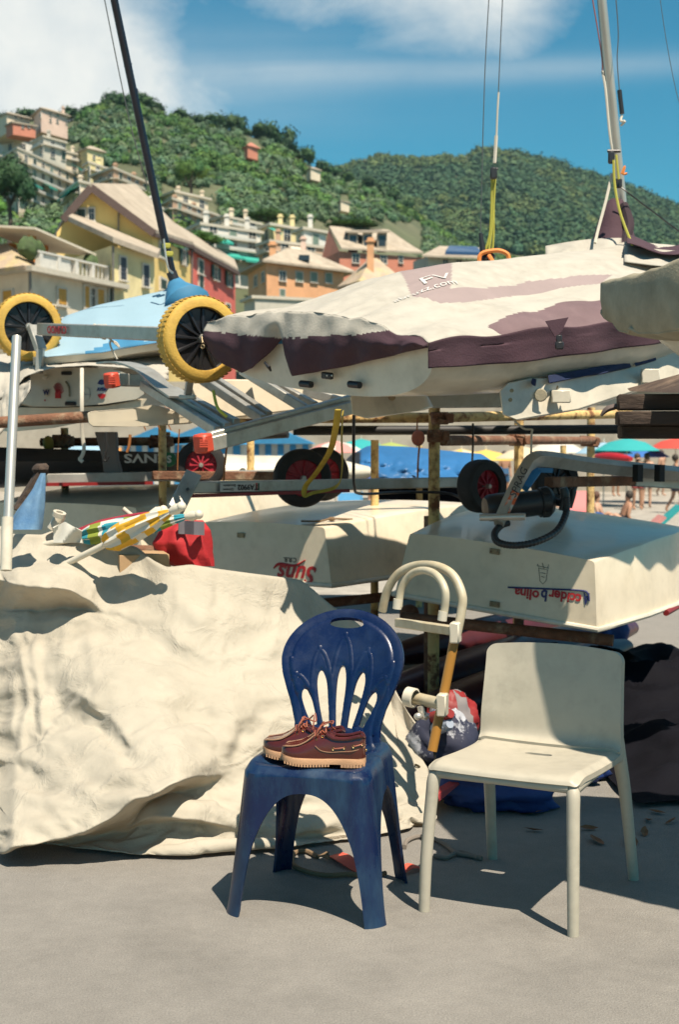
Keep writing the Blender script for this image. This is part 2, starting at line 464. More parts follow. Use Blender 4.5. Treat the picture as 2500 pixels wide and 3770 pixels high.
def crowns_mesh(name, tmpl, items, parent=None, origin=None, **kw):
    """items: (centre, radii, yaw, colour)"""
    VV = []; TT = []; CC = []; n = 0
    for (c, r, yaw, col) in items:
        v, t = tmpl[random.randrange(len(tmpl))]
        ca, sa = math.cos(yaw), math.sin(yaw)
        w = v * np.array(r); x = w[:, 0] * ca - w[:, 1] * sa; y = w[:, 0] * sa + w[:, 1] * ca
        VV.append(np.stack([x + c[0], y + c[1], w[:, 2] + c[2]], 1)); TT.append(t + n); n += len(v)
        hgt = np.clip((v[:, 2] + 1) / 2, 0, 1)[:, None]
        cc = np.ones((len(v), 4)); cc[:, :3] = np.array(col)[None, :]
        CC.append(cc)
    V = np.concatenate(VV); T = np.concatenate(TT).astype(np.int32); C = np.concatenate(CC).astype(np.float32)
    o0 = np.array(origin if origin is not None else (V[:, 0].mean(), V[:, 1].mean(), V[:, 2].min()))
    me = bpy.data.meshes.new(name)
    me.vertices.add(len(V)); me.vertices.foreach_set('co', (V - o0).astype(np.float32).ravel())
    me.loops.add(T.size); me.loops.foreach_set('vertex_index', T.ravel())
    me.polygons.add(len(T)); me.polygons.foreach_set('loop_start', np.arange(0, T.size, 3, dtype=np.int32))
    me.polygons.foreach_set('use_smooth', np.zeros(len(T), dtype=bool))
    me.update(calc_edges=True); me.validate()
    at = me.attributes.new('leaf', 'FLOAT_COLOR', 'POINT'); at.data.foreach_set('color', C.ravel())
    me.materials.append(m_leaf)
    o = bpy.data.objects.new(name, me); COL.objects.link(o)
    if parent is not None: o.parent = parent
    else: o.location = tuple(o0)
    return tag(o, **kw)
TM = [crown_template(k, 84, .16) for k in range(7)]
def br(L, k): return [tuple(x * k for x in c) for c in L]
TMF = [crown_template(k + 20, 44, .2) for k in range(5)]
TMB = [crown_template(k + 40, 420, .085) for k in range(4)]
def vary(c, a=0.25):
    c = (c[0] * .88, c[1] * 1.06, c[2] * 1.0)
    k = random.uniform(1 - a, 1 + a); j = random.uniform(.88, 1.14)
    return (c[0] * k * j, c[1] * k, c[2] * k * (2 - j))
GREENS = [c for c in [(0.070, 0.125, 0.030), (0.055, 0.105, 0.032), (0.095, 0.145, 0.035)]]
OLIVE = [(0.125, 0.150, 0.095), (0.105, 0.135, 0.080), (0.145, 0.160, 0.105)]
DARK = [(0.026, 0.055, 0.022), (0.034, 0.066, 0.024), (0.030, 0.060, 0.030)]
GREENS = br(GREENS, .95); OLIVE = br([(0.100, 0.140, 0.078), (0.080, 0.122, 0.060), (0.118, 0.150, 0.088)], .92); DARK = br(DARK, 1.0)
KEEP = []      # pixel boxes of houses on the hill, kept free of crowns in front
items = []; rnd = random.Random(11)
for k in range(6200):
    px = rnd.uniform(-300, 2250); py_ = lerp(interp(RIDGE1, px) + 52, max(1010, interp(RIDGE1, px) + 60), rnd.random()); a_, b_ = 0.02, 1.0
    for _ in range(12):
        t = (a_ + b_) / 2; p = hill_pt(*H1, px, t)
        if 1600 - (p.z - CAMH) * FPX / p.y > py_: a_ = t
        else: b_ = t
    if p.y < 150: continue
    sx = (px, 1600 - (p.z - CAMH) * FPX / p.y)
    n = noise.noise((p.x * .012, p.y * .012, 3.0)) + 0.4 * noise.noise((p.x * .05, p.y * .05, 9.0))
    ridge = interp(RIDGE1, px)
    if sx[1] - ridge < 45 or n > 0.34: col = rnd.choice(DARK if rnd.random() < .72 else GREENS); r = rnd.uniform(2.0, 3.8)
    elif n > 0.10: col = rnd.choice(GREENS); r = rnd.uniform(1.6, 2.9)
    else: col = rnd.choice(OLIVE if rnd.random() < .8 else GREENS); r = rnd.uniform(1.2, 2.3)
    KEEP.append((sx, p, r, col))
def house_zone(x, y):
    for (a, b, c, d) in ((-60, 550, 320, 745), (135, 400, 262, 462), (-60, 415, 140, 465), (240, 625, 550, 735), (585, 705, 820, 800), (695, 825, 968, 980), (960, 828, 1560, 1010), (905, 520, 955, 548), (1125, 605, 1175, 640), (1240, 732, 1290, 752)):
        if a < x < c and b < y < d: return True
    return False
items = [((p.x, p.y, p.z + r * .45), (r, r, r * rnd.uniform(.7, 1.05)), rnd.uniform(0, 6.28), vary(col)) for (sx, p, r, col) in KEEP if not (house_zone(sx[0], sx[1]) or house_zone(sx[0], sx[1] - r * FPX / p.y * .8))]
# taller dark trees breaking the skyline
for (px, h) in ((60, 3), (110, 3.5), (150, 2.5), (275, 4), (300, 5), (345, 4), (420, 5.5), (455, 6), (505, 7), (560, 6), (600, 4.5), (655, 5), (740, 6), (790, 5.5), (845, 7.5), (870, 6), (930, 5), (985, 7.5), (1010, 9), (1040, 8), (1080, 6), (1130, 7), (1180, 6), (1225, 5), (1290, 6), (1350, 6), (1420, 7), (1480, 5)):
    p = hill_pt(*H1, px, 0.985)
    for q in range(3):
        items.append(((p.x + rnd.uniform(-3, 3), p.y + rnd.uniform(-3, 3), p.z + h * rnd.uniform(.2, .6)), (rnd.uniform(2.4, 3.8), rnd.uniform(2.4, 3.8), h * rnd.uniform(.34, .5)), rnd.uniform(0, 6), vary(rnd.choice(DARK))))
crowns_mesh('hillside_wood', TM, items, kind='stuff', label='dense olive groves and dark wood covering the near hillside', cat='woodland')
items = []
for k in range(5200):
    px = rnd.uniform(1000, 2750); t = 1.01 - rnd.random() * 0.62
    p = hill_pt(*H2, px, t)
    n = noise.noise((p.x * .006, p.y * .006, 5.0)) + .5 * noise.noise((p.x * .025, p.y * .025, 2.0))
    col = rnd.choice([(0.090, 0.118, 0.040), (0.105, 0.125, 0.045)]) if n > 0.12 else rnd.choice([(0.040, 0.078, 0.040), (0.050, 0.088, 0.038), (0.060, 0.095, 0.042)])
    r = rnd.uniform(4.0, 7.5) * (.7 if n > .2 else 1)
    items.append(((p.x, p.y, p.z + r * .35), (r, r, r * rnd.uniform(.6, .95)), rnd.uniform(0, 6.28), vary(tuple(x * .85 for x in col))))
crowns_mesh('far_wood', TMF, items, kind='stuff', label='far wooded mountain slope behind the near hill', cat='woodland')

m_bark = M('bark', (0.09, 0.07, 0.05), 0.9, 0.3, 6, 0.4, 20)
def tree(name, label, px, py, d, rx, rz, hz, cols, n=9, group=None, flat=False):
    """crown centre at the pixel; trunk down hz metres"""
    c = P(px, py, d); base = Vector((c.x, c.y, c.z - hz))
    t = thing(name, label, 'tree', base, group)
    m = MB(); top = c - Vector((0, 0, rz * .3))
    m.tube([base - Vector((0, 0, 1.0)), lerp(base, top, .5) + Vector((.15, 0, 0)), top], [rx * .09, rx * .07, rx * .05], 8, n=3)
    for k in range(5):
        a = k * 1.256 + px
        m.tube([lerp(base, top, .62 + .07 * k), c + Vector((math.cos(a) * rx * .45, math.sin(a) * rx * .45, rz * .1))], [rx * .04, rx * .015], 6)
    m.build('trunk', m_bark, t)
    it = []
    for k in range(n):
        a = k * 2.399; q = math.sqrt((k + .5) / n)
        it.append(((c.x + math.cos(a) * rx * .62 * q, c.y + math.sin(a) * rx * .62 * q, c.z + (1 - q * q) * rz * .5 + random.uniform(-.12, .12) * rz), (rx * .45, rx * .45, rz * (.38 if flat else .55)), a, vary(random.choice(cols), .2)))
    crowns_mesh('crown', TMB, it, parent=t, origin=base)
    return t
tree('umbrella_pine', 'wide flat-topped dark green pine behind the white flats with teal awnings', 985, 800, 205, 3.4, 1.5, 5, [(0.035, 0.075, 0.018), (0.05, 0.09, 0.02)], 12, flat=True)
tree('umbrella_pine', 'low flat pine crown showing behind the dormered terracotta house', 1300, 832, 172, 4.2, 1.0, 5, [(0.035, 0.075, 0.018)], 12, flat=True)
tree('broadleaf_tree', 'big dark tree left of the hillside flats at the photo edge', 30, 690, 150, 3.2, 3.6, 5, DARK, 14)
tree('broadleaf_tree', 'bright green bush below the dark tree at the left edge', -20, 770, 140, 1.6, 1.4, 3, [(0.10, 0.17, 0.03)], 8)
tree('broadleaf_tree', 'green hedge tree peeping over the roof of the red house', 735, 890, 96, 1.9, 1.0, 4, [(0.055, 0.11, 0.025)], 10, flat=True)
tree('broadleaf_tree', 'round green tree above the terraced roofs by the mast', 700, 640, 250, 3.6, 3.0, 5, GREENS, 10)
# ================================================================ houses
def plaster(name, c, v=.10):
    c = tuple(min(.9, x * 1.22) for x in c)
    return M(name, c, 0.88, v, 0.35, 0.15, 3.0, col2=tuple(x * .86 for x in c), amt=.38, s2=0.25, soft=.3)
w_cream = plaster('plaster cream', (0.66, 0.56, 0.42)); w_pale = plaster('plaster pale yellow', (0.68, 0.58, 0.31)); w_yel = plaster('plaster yellow', (0.80, 0.53, 0.19))
w_red = plaster('plaster coral red', (0.60, 0.13, 0.10)); w_terr = plaster('plaster terracotta', (0.52, 0.20, 0.13)); w_oran = plaster('plaster orange', (0.66, 0.35, 0.18))
w_white = plaster('plaster white', (0.62, 0.60, 0.54)); w_brown = plaster('plaster brown', (0.46, 0.30, 0.20)); w_pink = plaster('plaster pink', (0.64, 0.47, 0.38)); w_grey = plaster('plaster grey', (0.48, 0.45, 0.38))
m_slate = M('slate roof', (0.44, 0.375, 0.29), 0.85, 0.2, 1.6, 0.5, 4, col2=(0.34, 0.28, 0.21), amt=.4, s2=.5, soft=.3)
m_tile = M('old roof tiles', (0.46, 0.36, 0.26), 0.9, 0.2, 0.8, 0.4, 5, col2=(0.50, 0.40, 0.22), amt=.4, s2=.8)
m_eave = M('eave wood', (0.10, 0.065, 0.055), 0.8)
m_slab = M('balcony slab', (0.58, 0.53, 0.43), 0.8)
m_pane = M('window pane', (0.035, 0.042, 0.05), 0.12, 0.3, 0.6, spec=.6)
m_frame = M('window frame', (0.62, 0.58, 0.50), 0.6)
m_shg = M('shutter green', (0.035, 0.075, 0.06), 0.6); m_shy = M('shutter ochre', (0.62, 0.33, 0.05), 0.6); m_shl = M('shutter sage', (0.22, 0.30, 0.24), 0.6); m_shd = M('shutter navy', (0.05, 0.06, 0.08), 0.6)
m_teal = M('awning teal', (0.03, 0.36, 0.28), 0.7, .1); m_awn = M('awning cream', (0.70, 0.63, 0.50), 0.8); m_orange = M('orange curtain', (0.62, 0.24, 0.05), .8); m_solar = M('solar panel', (0.03, 0.07, 0.16), .25); m_pipe = M('drain pipe', (.16, .15, .13), .5)
m_rail = M('railing white', (.66, .64, .58), .6)
m_plant = M('terrace plants', (.06, .10, .03), .8, .4, 4)
class House:
    """L, C, R: (pixel x, distance) of left end, near corner and right end of the two walls in view"""
    def __init__(s, name, label, L, C, R_, wall, ye, yb, wall_r=None, group=None):
        s.L, s.C, s.R = P(L[0], 1600, L[1]), P(C[0], 1600, C[1]), P(R_[0], 1600, R_[1])
        for q in (s.L, s.C, s.R): q.z = 0
        s.K = s.L + s.R - s.C
        s.ze = P(C[0], ye, C[1]).z; s.zb = P(C[0], yb, C[1]).z
        s.base = Vector((s.C.x, s.C.y, s.zb))
        s.t = thing(name, label, 'house', s.base, group)
        s.wall = wall
        m = MB(); m.prism([Vector((q.x, q.y, s.zb)) for q in (s.L, s.C, s.R, s.K)], (0, 0, s.ze - s.zb)); m.build('wall', [wall], s.t, smooth=0)
        s.nL = s._n(s.L, s.C); s.nR = s._n(s.C, s.R)
    def _n(s, a, b):
        d = (b - a).normalized(); n = Vector((d.y, -d.x, 0))
        if n.dot(CAM - a) < 0: n = -n
        return n
    def side(s, w): return (s.L, s.C, s.nL) if w == 'L' else (s.C, s.R, s.nR)
    def hit(s, w, px, py):
        a, b, n = s.side(w); r = ray(px, py); k = (Vector((a.x, a.y, 0)) - CAM).dot(n) / r.dot(n)
        return CAM + r * k
    def win(s, w, x0, y0, x1, y1, st='d', par=None):
        a, b, n = s.side(w); e = (b - a).normalized(); p = s.hit(w, x0, y0); q = s.hit(w, x1, y1)
        zc = (p.z + q.z) / 2; hh = abs(p.z - q.z); u0 = (p - a).dot(e); u1 = (q - a).dot(e)
        c = a + e * ((u0 + u1) / 2); c.z = zc; ww = abs(u1 - u0); Rm = frame(e, (0, 0, 1))
        m = MB(); t = max(.07, ww * .09)
        for sx in (-1, 1): m.box(c + e * sx * (ww / 2 + t / 2) + n * .03, (t, .14, hh + 2 * t), Rm)
        for sz in (-1, 1): m.box(c + Vector((0, 0, sz * (hh / 2 + t / 2))) + n * .025, (ww, .13, t), Rm)
        m.box(c - Vector((0, 0, hh / 2 + t)) + n * .07, (ww + 3 * t, .26, .06), Rm)
        f = m.build('window', m_frame, par or s.t, smooth=0)
        m = MB()
        sh = {'g': m_shg, 'y': m_shy, 'l': m_shl, 'n': m_shd}.get(st[0])
        if st[0] == 'd' or len(st) > 1:
            m.box(c + n * .006, (ww, .03, hh), Rm); m.build('pane', m_pane, f, smooth=0)
            m = MB(); m.box(c + n * .03, (ww * .07, .04, hh), Rm); m.box(c + n * .03 + Vector((0, 0, hh * .12)), (ww, .035, hh * .04), Rm); m.build('glazing_bar', m_frame, f, smooth=0)
        if sh and len(st) == 1:
            for sx in (-1, 1):
                m = MB(); m.box(c + e * sx * ww * .252 + n * .05, (ww * .485, .05, hh * .98), Rm)
                for k in range(5): m.box(c + e * sx * ww * .252 + n * .085 + Vector((0, 0, hh * (-.38 + .19 * k))), (ww * .40, .03, hh * .09), Rm)
                m.build('shutter', sh, f, smooth=0)
        elif sh:
            for sx in (-1, 1):
                if st == 'gl' and sx > 0 or st == 'gr' and sx < 0: continue
                m = MB(); cc = c + e * sx * (ww * .5 + ww * .27 + t) + n * .10
                m.box(cc, (ww * .5, .05, hh), Rm)
                for k in range(5): m.box(cc + n * .035 + Vector((0, 0, hh * (-.38 + .19 * k))), (ww * .40, .03, hh * .09), Rm)
                m.build('shutter', sh, f, smooth=0)
        return f
    def slab(s, w, y, x0, x1, out=1.0, th=.28, mat=None, name='balcony', rail=True, par=None):
        a, b, n = s.side(w); e = (b - a).normalized(); p = s.hit(w, x0, y); q = s.hit(w, x1, y)
        u0 = (p - a).dot(e); u1 = (q - a).dot(e); z = (p.z + q.z) / 2 if abs(p.z - q.z) < 1 else p.z
        c = a + e * ((u0 + u1) / 2) + n * (out / 2 - .06); c.z = z
        m = MB(); m.box(c, (u1 - u0, out, th), frame(e, (0, 0, 1)))
        o = m.build(name, mat or m_slab, par or s.t, smooth=0)
        if rail:
            m = MB(); cc = a + e * ((u0 + u1) / 2) + n * (out - .1); cc.z = z + th / 2 + .42
            m.box(cc, (u1 - u0 - .1, .05, .62), frame(e, (0, 0, 1))); m.box(cc + Vector((0, 0, .42)), (u1 - u0, .08, .07), frame(e, (0, 0, 1)))
            m.build('railing', m_rail, o, smooth=0)
        return o
    def awning(s, w, x0, x1, y, mat=None, out=1.5, drop=.7):
        a, b, n = s.side(w); e = (b - a).normalized(); p = s.hit(w, x0, y); q = s.hit(w, x1, y); z = p.z
        A = Vector((p.x, p.y, z)); B = Vector((q.x, q.y, z)); o = n * out - Vector((0, 0, drop))
        m = MB(); m.prism([A, B, B + o, A + o], (0, 0, .05)); m.prism([A + o, B + o, B + o - Vector((0, 0, .25)), A + o - Vector((0, 0, .25))], n * .04)
        return m.build('awning', mat or m_teal, s.t, smooth=0)
    def flat_roof(s, over=.5, th=.3, mat=None, parapet=0, chim=()):
        cs = [s.L, s.C, s.R, s.K]; ctr = sum(cs, Vector()) / 4
        pts = []
        for q in cs: v = q + (q - ctr).normalized() * over * 1.3; v.z = s.ze - .02; pts.append(v)
        m = MB(); m.prism(pts, (0, 0, th)); r = m.build('roof', mat or m_slab, s.t, smooth=0)
        for (f, g_, h) in chim: s.chimney(r, f, g_, h, s.ze + th)
        return r
    def chimney(s, r, f, g_, h, z):
        c = s.C + (s.R - s.C) * f + (s.L - s.C) * g_; m = MB(); c.z = z + h / 2 - .3
        m.box(c, (.6, .6, h + .6)); c2 = c.copy(); c2.z = z + h + .1; m.box(c2, (.85, .85, .12)); c2.z = z + h + .3; m.box(c2, (.55, .55, .25)); m.build('chimney', s.wall, r, smooth=0)
    def gable(s, along, h, over=.6, mat=None, f=.5, chim=()):
        """along 'R': ridge runs along C-R, gable end on L-C"""
        o = s.C; a = (s.R - s.C) if along == 'R' else (s.L - s.C); b = (s.L - s.C) if along == 'R' else (s.R - s.C)
        ua, ub = a.normalized(), b.normalized(); up = Vector((0, 0, s.ze)); la, lb = a.length, b.length
        m = MB()
        for q in (0, la): m.add([o + ua * q + up, o + ua * q + ub * lb + up, o + ua * q + ub * lb * f + up + Vector((0, 0, h))], [(0, 1, 2)])
        m.build('gable_wall', s.wall, s.t, smooth=0)
        r = None
        m = MB(); z = Vector((0, 0, 1))
        s1 = h / (lb * f); s2 = h / (lb * (1 - f))
        E1 = o - ua * over - ub * over + up - z * s1 * over; E2 = o + ua * (la + over) - ub * over + up - z * s1 * over
        T1 = o - ua * over + ub * lb * f + up + z * h; T2 = o + ua * (la + over) + ub * lb * f + up + z * h
        G1 = o - ua * over + ub * (lb + over) + up - z * s2 * over; G2 = o + ua * (la + over) + ub * (lb + over) + up - z * s2 * over
        m.prism([E1, E2, T2, T1], z * .22); m.prism([T1, T2, G2, G1], z * .22)
        r = m.build('roof', mat or m_slate, s.t, smooth=0)
        m = MB()
        for (q, w) in ((E1, T1), (T1, G1)): m.bar(q - z * .06 - ua * .02, w - z * .06 - ua * .02, .12, .32)
        m.bar(E1 - z * .08, E2 - z * .08, .12, .16); m.build('bargeboard', m_eave, r, smooth=0)
        for (ff, gg, hh) in chim: s.chimney(r, ff, gg, hh, s.ze + h * .6)
        s.E = (E1, E2, T1, T2)
        return r
    def hip(s, h, over=.6, mat=None, inset=.35, chim=()):
        cs = [s.L, s.C, s.R, s.K]; ctr = sum(cs, Vector()) / 4; z = Vector((0, 0, 1)); lo = []; hi = []
        for q in cs:
            v = q + (q - ctr).normalized() * over * 1.4; v.z = s.ze - .02; lo.append(v)
            w = lerp(ctr, q, inset); w.z = s.ze + h; hi.append(w)
        m = MB(); m.loft([lo, [v + z * .2 for v in lo], hi], True, True); r = m.build('roof', mat or m_slate, s.t, smooth=0)
        for (f, g_, hh) in chim: s.chimney(r, f, g_, hh, s.ze + h * .6)
        return r
# ---- old town houses right behind the boats
h = House('cream_house', 'cream house with ochre shutters and a roof terrace, far left behind the wheels', (-330, 66), (115, 60), (425, 67), w_cream, 1000, 1650)
for (w, x0, y0, x1, y1, st) in (('L', 14, 1072, 48, 1118, 'y'), ('R', 207, 1060, 238, 1125, 'y'), ('R', 305, 1052, 322, 1135, 'y'), ('R', 328, 1060, 345, 1135, 'd'), ('R', 352, 1063, 377, 1130, 'y'), ('R', 396, 1060, 410, 1115, 'g'), ('R', 207, 1260, 240, 1330, 'y'), ('R', 310, 1260, 345, 1330, 'y')): h.win(w, x0, y0, x1, y1, st)
m = MB(); cs = [h.L, h.C, h.R, h.K]; ctr = sum(cs, Vector()) / 4; pts = []
for q in cs: v = q + (q - ctr).normalized() * .7; v.z = h.ze - .02; pts.append(v)
m.prism(pts, (0, 0, .22)); rf = m.build('cornice', m_slab, h.t, smooth=0)
m = MB(); A = h.hit('L', -200, 975); ztop = h.ze + .2
zA = P(5, 895, 63).z; a0 = Vector((h.L.x, h.L.y, ztop)) + h.nL * .6; c0 = Vector((h.C.x, h.C.y, ztop)) + h.nL * .6 + h.nR * .3
k0 = lerp(h.C, h.R, .30); k0 = Vector((k0.x, k0.y, ztop)); b1 = Vector((a0.x, a0.y + 5, zA)); b2 = P(20, 895, 63.5)
m.add([a0, c0, b2, b1, k0], [(0, 1, 2, 3), (1, 4, 2)]); m.build('lean_to_roof', m_tile, h.t, smooth=0, solid=.15)
m = MB(); a0, b0, n0 = h.side('R'); e0 = (b0 - a0).normalized()
def terr(u, inn, z): v = a0 + e0 * u - h.nR * inn; v.z = z; return v
zt = h.ze + .2; up_l = terr(-4, 3.2, zt); up_c = terr(2.2, 3.2, zt); up_r = terr(9.0, 3.2, zt)
hh_ = 2.1
m.prism([terr(-9, 3.4, zt), terr(1.2, 3.4, zt), terr(1.2, 9, zt), terr(-9, 9, zt)], (0, 0, hh_)); m.build('upper_storey', w_cream, h.t, smooth=0)
m = MB(); m.prism([terr(-9.5, 2.9, zt + hh_), terr(1.6, 2.9, zt + hh_), terr(1.6, 9.3, zt + hh_), terr(-9.5, 9.3, zt + hh_)], (0, 0, .3)); m.box(terr(-4, 3.2, zt + hh_ + .6), (11, .25, .75), frame(e0, (0, 0, 1))); m.box(terr(1.4, 6, zt + hh_ + .6), (.25, 5.6, .75), frame(e0, (0, 0, 1))); m.build('parapet', w_cream, h.t, smooth=0)
m = MB(); m.prism([terr(1.3, .5, zt + 1.75), terr(6.6, .5, zt + 1.25), terr(6.6, 3.6, zt + 1.55), terr(1.3, 3.6, zt + 2.05)], (0, 0, .10)); m.build('awning', m_awn, h.t, smooth=0)
m = MB(); m.prism([terr(1.25, 4.4, zt), terr(7.2, 4.4, zt), terr(7.2, 4.6, zt), terr(1.25, 4.6, zt)], (0, 0, 1.7)); m.build('terrace_wall', M('terrace brown', (.20, .09, .04), .8), h.t, smooth=0)
for (u, wd, inn) in ((1.7, .5, .9), (2.6, .35, 4.2), (3.5, .5, 3.0), (4.6, .35, 2.0), (5.4, .3, 4.2)):
    m = MB(); m.grid(lambda a, b: terr(u + wd * (a - .5), inn + .08 * math.sin(a * 25), zt + 1.55 * b), 14, 3); m.build('curtain', m_orange, h.t)
m = MB()
for k in range(5): m.box(terr(1.0 + k * 1.5, .15, zt + .37), (.24, .24, .75), frame(e0, (0, 0, 1)))
m.box(terr(4, .15, zt + .75), (6.4, .26, .08), frame(e0, (0, 0, 1))); m.box(terr(2.2, .15, zt + .35), (2.6, .1, .7), frame(e0, (0, 0, 1))); m.build('balustrade', m_rail, h.t, smooth=0)
m = MB()
for k in range(9): m.box(terr(3.6 + k * .36, .15, zt + .35), (.07, .05, .7), frame(e0, (0, 0, 1)))
m.build('railing_bars', m_rail, h.t, smooth=0)
for (u, inn, r) in ((.7, .5, .45), (1.3, .4, .35), (6.2, .6, .35)):
    m = MB(); m.ball(terr(u, inn, zt + .9), (r, r, r), 10, 7, jit=.5); m.build('potted_plant', m_plant, h.t)
m = MB(); m.tube([h.C + h.nL * .12 + h.nR * .12 + Vector((0, 0, 0.2)), h.C + h.nL * .12 + h.nR * .12 + Vector((0, 0, h.ze))], .07, 6); m.build('drain_pipe', m_pipe, h.t)

h = House('pale_yellow_house', 'pale yellow house with tall navy shutters beside the black mast', (250, 72), (415, 66.5), (572, 70), w_pale, 905, 1650)
for (x0, y0, x1, y1) in ((437, 945, 459, 1032), (522, 974, 543, 1056), (437, 1150, 459, 1230), (522, 1160, 543, 1230)): h.win('R', x0, y0, x1, y1, 'n')
m = MB(); q = [P(250, 815, 70.5), P(415, 892, 65.8), P(580, 952, 69.3), P(590, 935, 73), P(270, 800, 74)]; m.prism(q, (0, 0, .25)); m.build('roof', m_slate, h.t, smooth=0)
m = MB(); m.tube([P(415, 905, 66.2), P(415, 1500, 66.2)], .06, 6); m.build('drain_pipe', m_pipe, h.t)

h = House('yellow_house', 'tall yellow gabled house with dark green shutters', (215, 73.4), (567, 74), (704, 83), w_yel, 862, 1650)
for (w, x0, y0, x1, y1, st) in (('L', 283, 770, 313, 812, 'g'), ('L', 326, 768, 345, 812, 'd'), ('R', 583, 893, 606, 952, 'g'), ('R', 665, 918, 678, 975, 'go'), ('R', 586, 1025, 608, 1070, 'g'), ('R', 655, 1040, 672, 1090, 'go')): h.win(w, x0, y0, x1, y1, st)
# long slate roof seen from its gable end
m = MB(); zr = Vector((0, 0, .2))
ap = P(335, 688, 73.2); le = P(232, 808, 73.0); re_ = P(568, 858, 73.4); far_e = P(712, 905, 83); far_r = P(500, 690, 92)
gl = Vector((h.L.x, h.L.y, h.ze)); gc = Vector((h.C.x, h.C.y, h.ze))
m.add([gl, gc, P(335, 694, 73.62)], [(0, 1, 2)]); m.build('gable_wall', w_yel, h.t, smooth=0)
m = MB(); m.prism([re_, far_e, far_r, ap], zr); m.prism([le, ap, far_r, far_r + Vector((-6, 3, -3))], zr); r_ = m.build('roof', m_slate, h.t, smooth=0)
m = MB(); m.bar(le - Vector((0, .1, .05)), ap - Vector((0, .1, .05)), .14, .38); m.bar(ap - Vector((0, .1, .05)), re_ - Vector((0, .1, .05)), .14, .38); m.bar(re_ - Vector((0, .1, .1)), far_e - Vector((0, .1, .1)), .14, .2); m.build('bargeboard', m_eave, r_, smooth=0)
m = MB(); m.tube([P(436, 770, 73.6), P(434, 900, 73.6)], .05, 6); m.build('drain_pipe', m_pipe, h.t)

h = House('red_house', 'coral red house with dark green shutters, right of the yellow house', (640, 90), (704, 83.2), (868, 94), w_red, 918, 1650)
for (x0, y0, x1, y1, st) in ((727, 955, 744, 1010, 'g'), (783, 978, 797, 1032, 'go'), (833, 1000, 845, 1056, 'go'), (783, 1140, 797, 1185, 'go'), (829, 1118, 843, 1160, 'g'), (729, 1010, 744, 1080, 'g')): h.win('R', x0, y0, x1, y1, st)
m = MB(); m.prism([P(700, 905, 82.6), P(876, 1000, 93), P(862, 965, 100), P(640, 830, 92)], zr); r_ = m.build('roof', m_slate, h.t, smooth=0)
m = MB(); m.bar(P(700, 911, 82.5), P(876, 1007, 92.9), .2, .25); m.build('gutter', m_eave, r_, smooth=0)
m = MB(); m.tube([P(706, 925, 83), P(706, 1500, 83)], .06, 6); m.build('drain_pipe', m_pipe, h.t)

h = House('orange_house', 'salmon orange house with sage shutters below the terracotta house', (915, 139), (983, 130), (1265, 138), w_oran, 968, 1300)
for (x0, y0, x1, y1, st) in ((1027, 998, 1050, 1035, 'd'), (1088, 1000, 1112, 1038, 'l'), (1142, 1002, 1165, 1040, 'l'), (1197, 1004, 1220, 1042, 'l'), (1029, 1064, 1047, 1092, 'l')): h.win('R', x0, y0, x1, y1, st)
h.win('L', 938, 1020, 948, 1050, 'd'); h.win('L', 966, 1005, 974, 1035, 'd')
h.hip(2.2, .8, m_slate, .25, ((.2, .5, 1.0),))
m = MB(); m.box(P(1120, 950, 134), (1.0, .8, .5)); m.build('skylight', m_pane, h.t, smooth=0)
h = House('low_wall_house', 'long grey rendered wall below the salmon orange house', (900, 122), (940, 118), (1300, 122), w_grey, 1098, 1350); h.flat_roof(.3, .25, m_slab)

h = House('dormer_house', 'terracotta house with three roof dormers and a pale tiled roof', (1183, 168), (1250, 160), (1560, 166), w_terr, 925, 1150)
for (x0, y0, x1, y1) in ((1297, 934, 1321, 968), (1350, 937, 1373, 968), (1401, 941, 1423, 970), (1468, 942, 1482, 968)): h.win('R', x0, y0, x1, y1, 'd')
m = MB(); ap2 = P(1212, 838, 168); q1 = P(1256, 918, 159.5); q2 = P(1560, 934, 165.5); q3 = P(1430, 851, 174); q4 = P(1420, 905, 164)
m.prism([q1, q2, q3 + Vector((3, 0, -2)), q3, ap2], zr); rf = m.build('roof', m_slate, h.t, smooth=0)
m = MB(); m.add([Vector((h.L.x, h.L.y, h.ze)), Vector((h.C.x, h.C.y, h.ze)), ap2], [(0, 1, 2)]); m.build('gable_wall', w_terr, h.t, smooth=0)
for x in (1300, 1353, 1407):
    c = P(x, 880, 163.5); m = MB(); m.box(c + Vector((0, 1.2, -.25)), (1.1, 2.6, 1.9)); m.prism([c + Vector((-.85, -.5, .65)), c + Vector((.85, -.5, .65)), c + Vector((.85, 4, 1.35)), c + Vector((-.85, 4, 1.35))], (0, 0, .22)); d_ = m.build('dormer', m_slate, rf, smooth=0)
    m = MB(); m.box(c + Vector((0, -.12, -.2)), (.78, .04, 1.2)); m.build('pane', m_pane, h.t, smooth=0)
h = House('solar_roof_house', 'low house with blue solar panels on its roof above the boat cover', (1520, 152), (1575, 148), (1800, 152), w_grey, 945, 1200)
h.win('R', 1680, 955, 1700, 985, 'd'); h.win('R', 1630, 955, 1650, 985, 'd')
m = MB(); m.prism([P(1555, 945, 146.5), P(1815, 955, 150), P(1770, 918, 158), P(1620, 912, 158)], zr); rf = m.build('roof', m_slate, h.t, smooth=0)
m = MB(); m.prism([P(1640, 936, 148.6), P(1780, 940, 151), P(1755, 918, 156), P(1655, 915, 156)], (0, 0, .32)); m.build('solar_panel', m_solar, rf, smooth=0)
h = House('tiled_outhouse', 'small tiled outhouse roof with a chimney under the dormered house', (1270, 128), (1330, 124), (1480, 127), w_oran, 1045, 1250)
h.hip(2.6, .5, m_tile, .15, ((.3, .2, 2.2),))
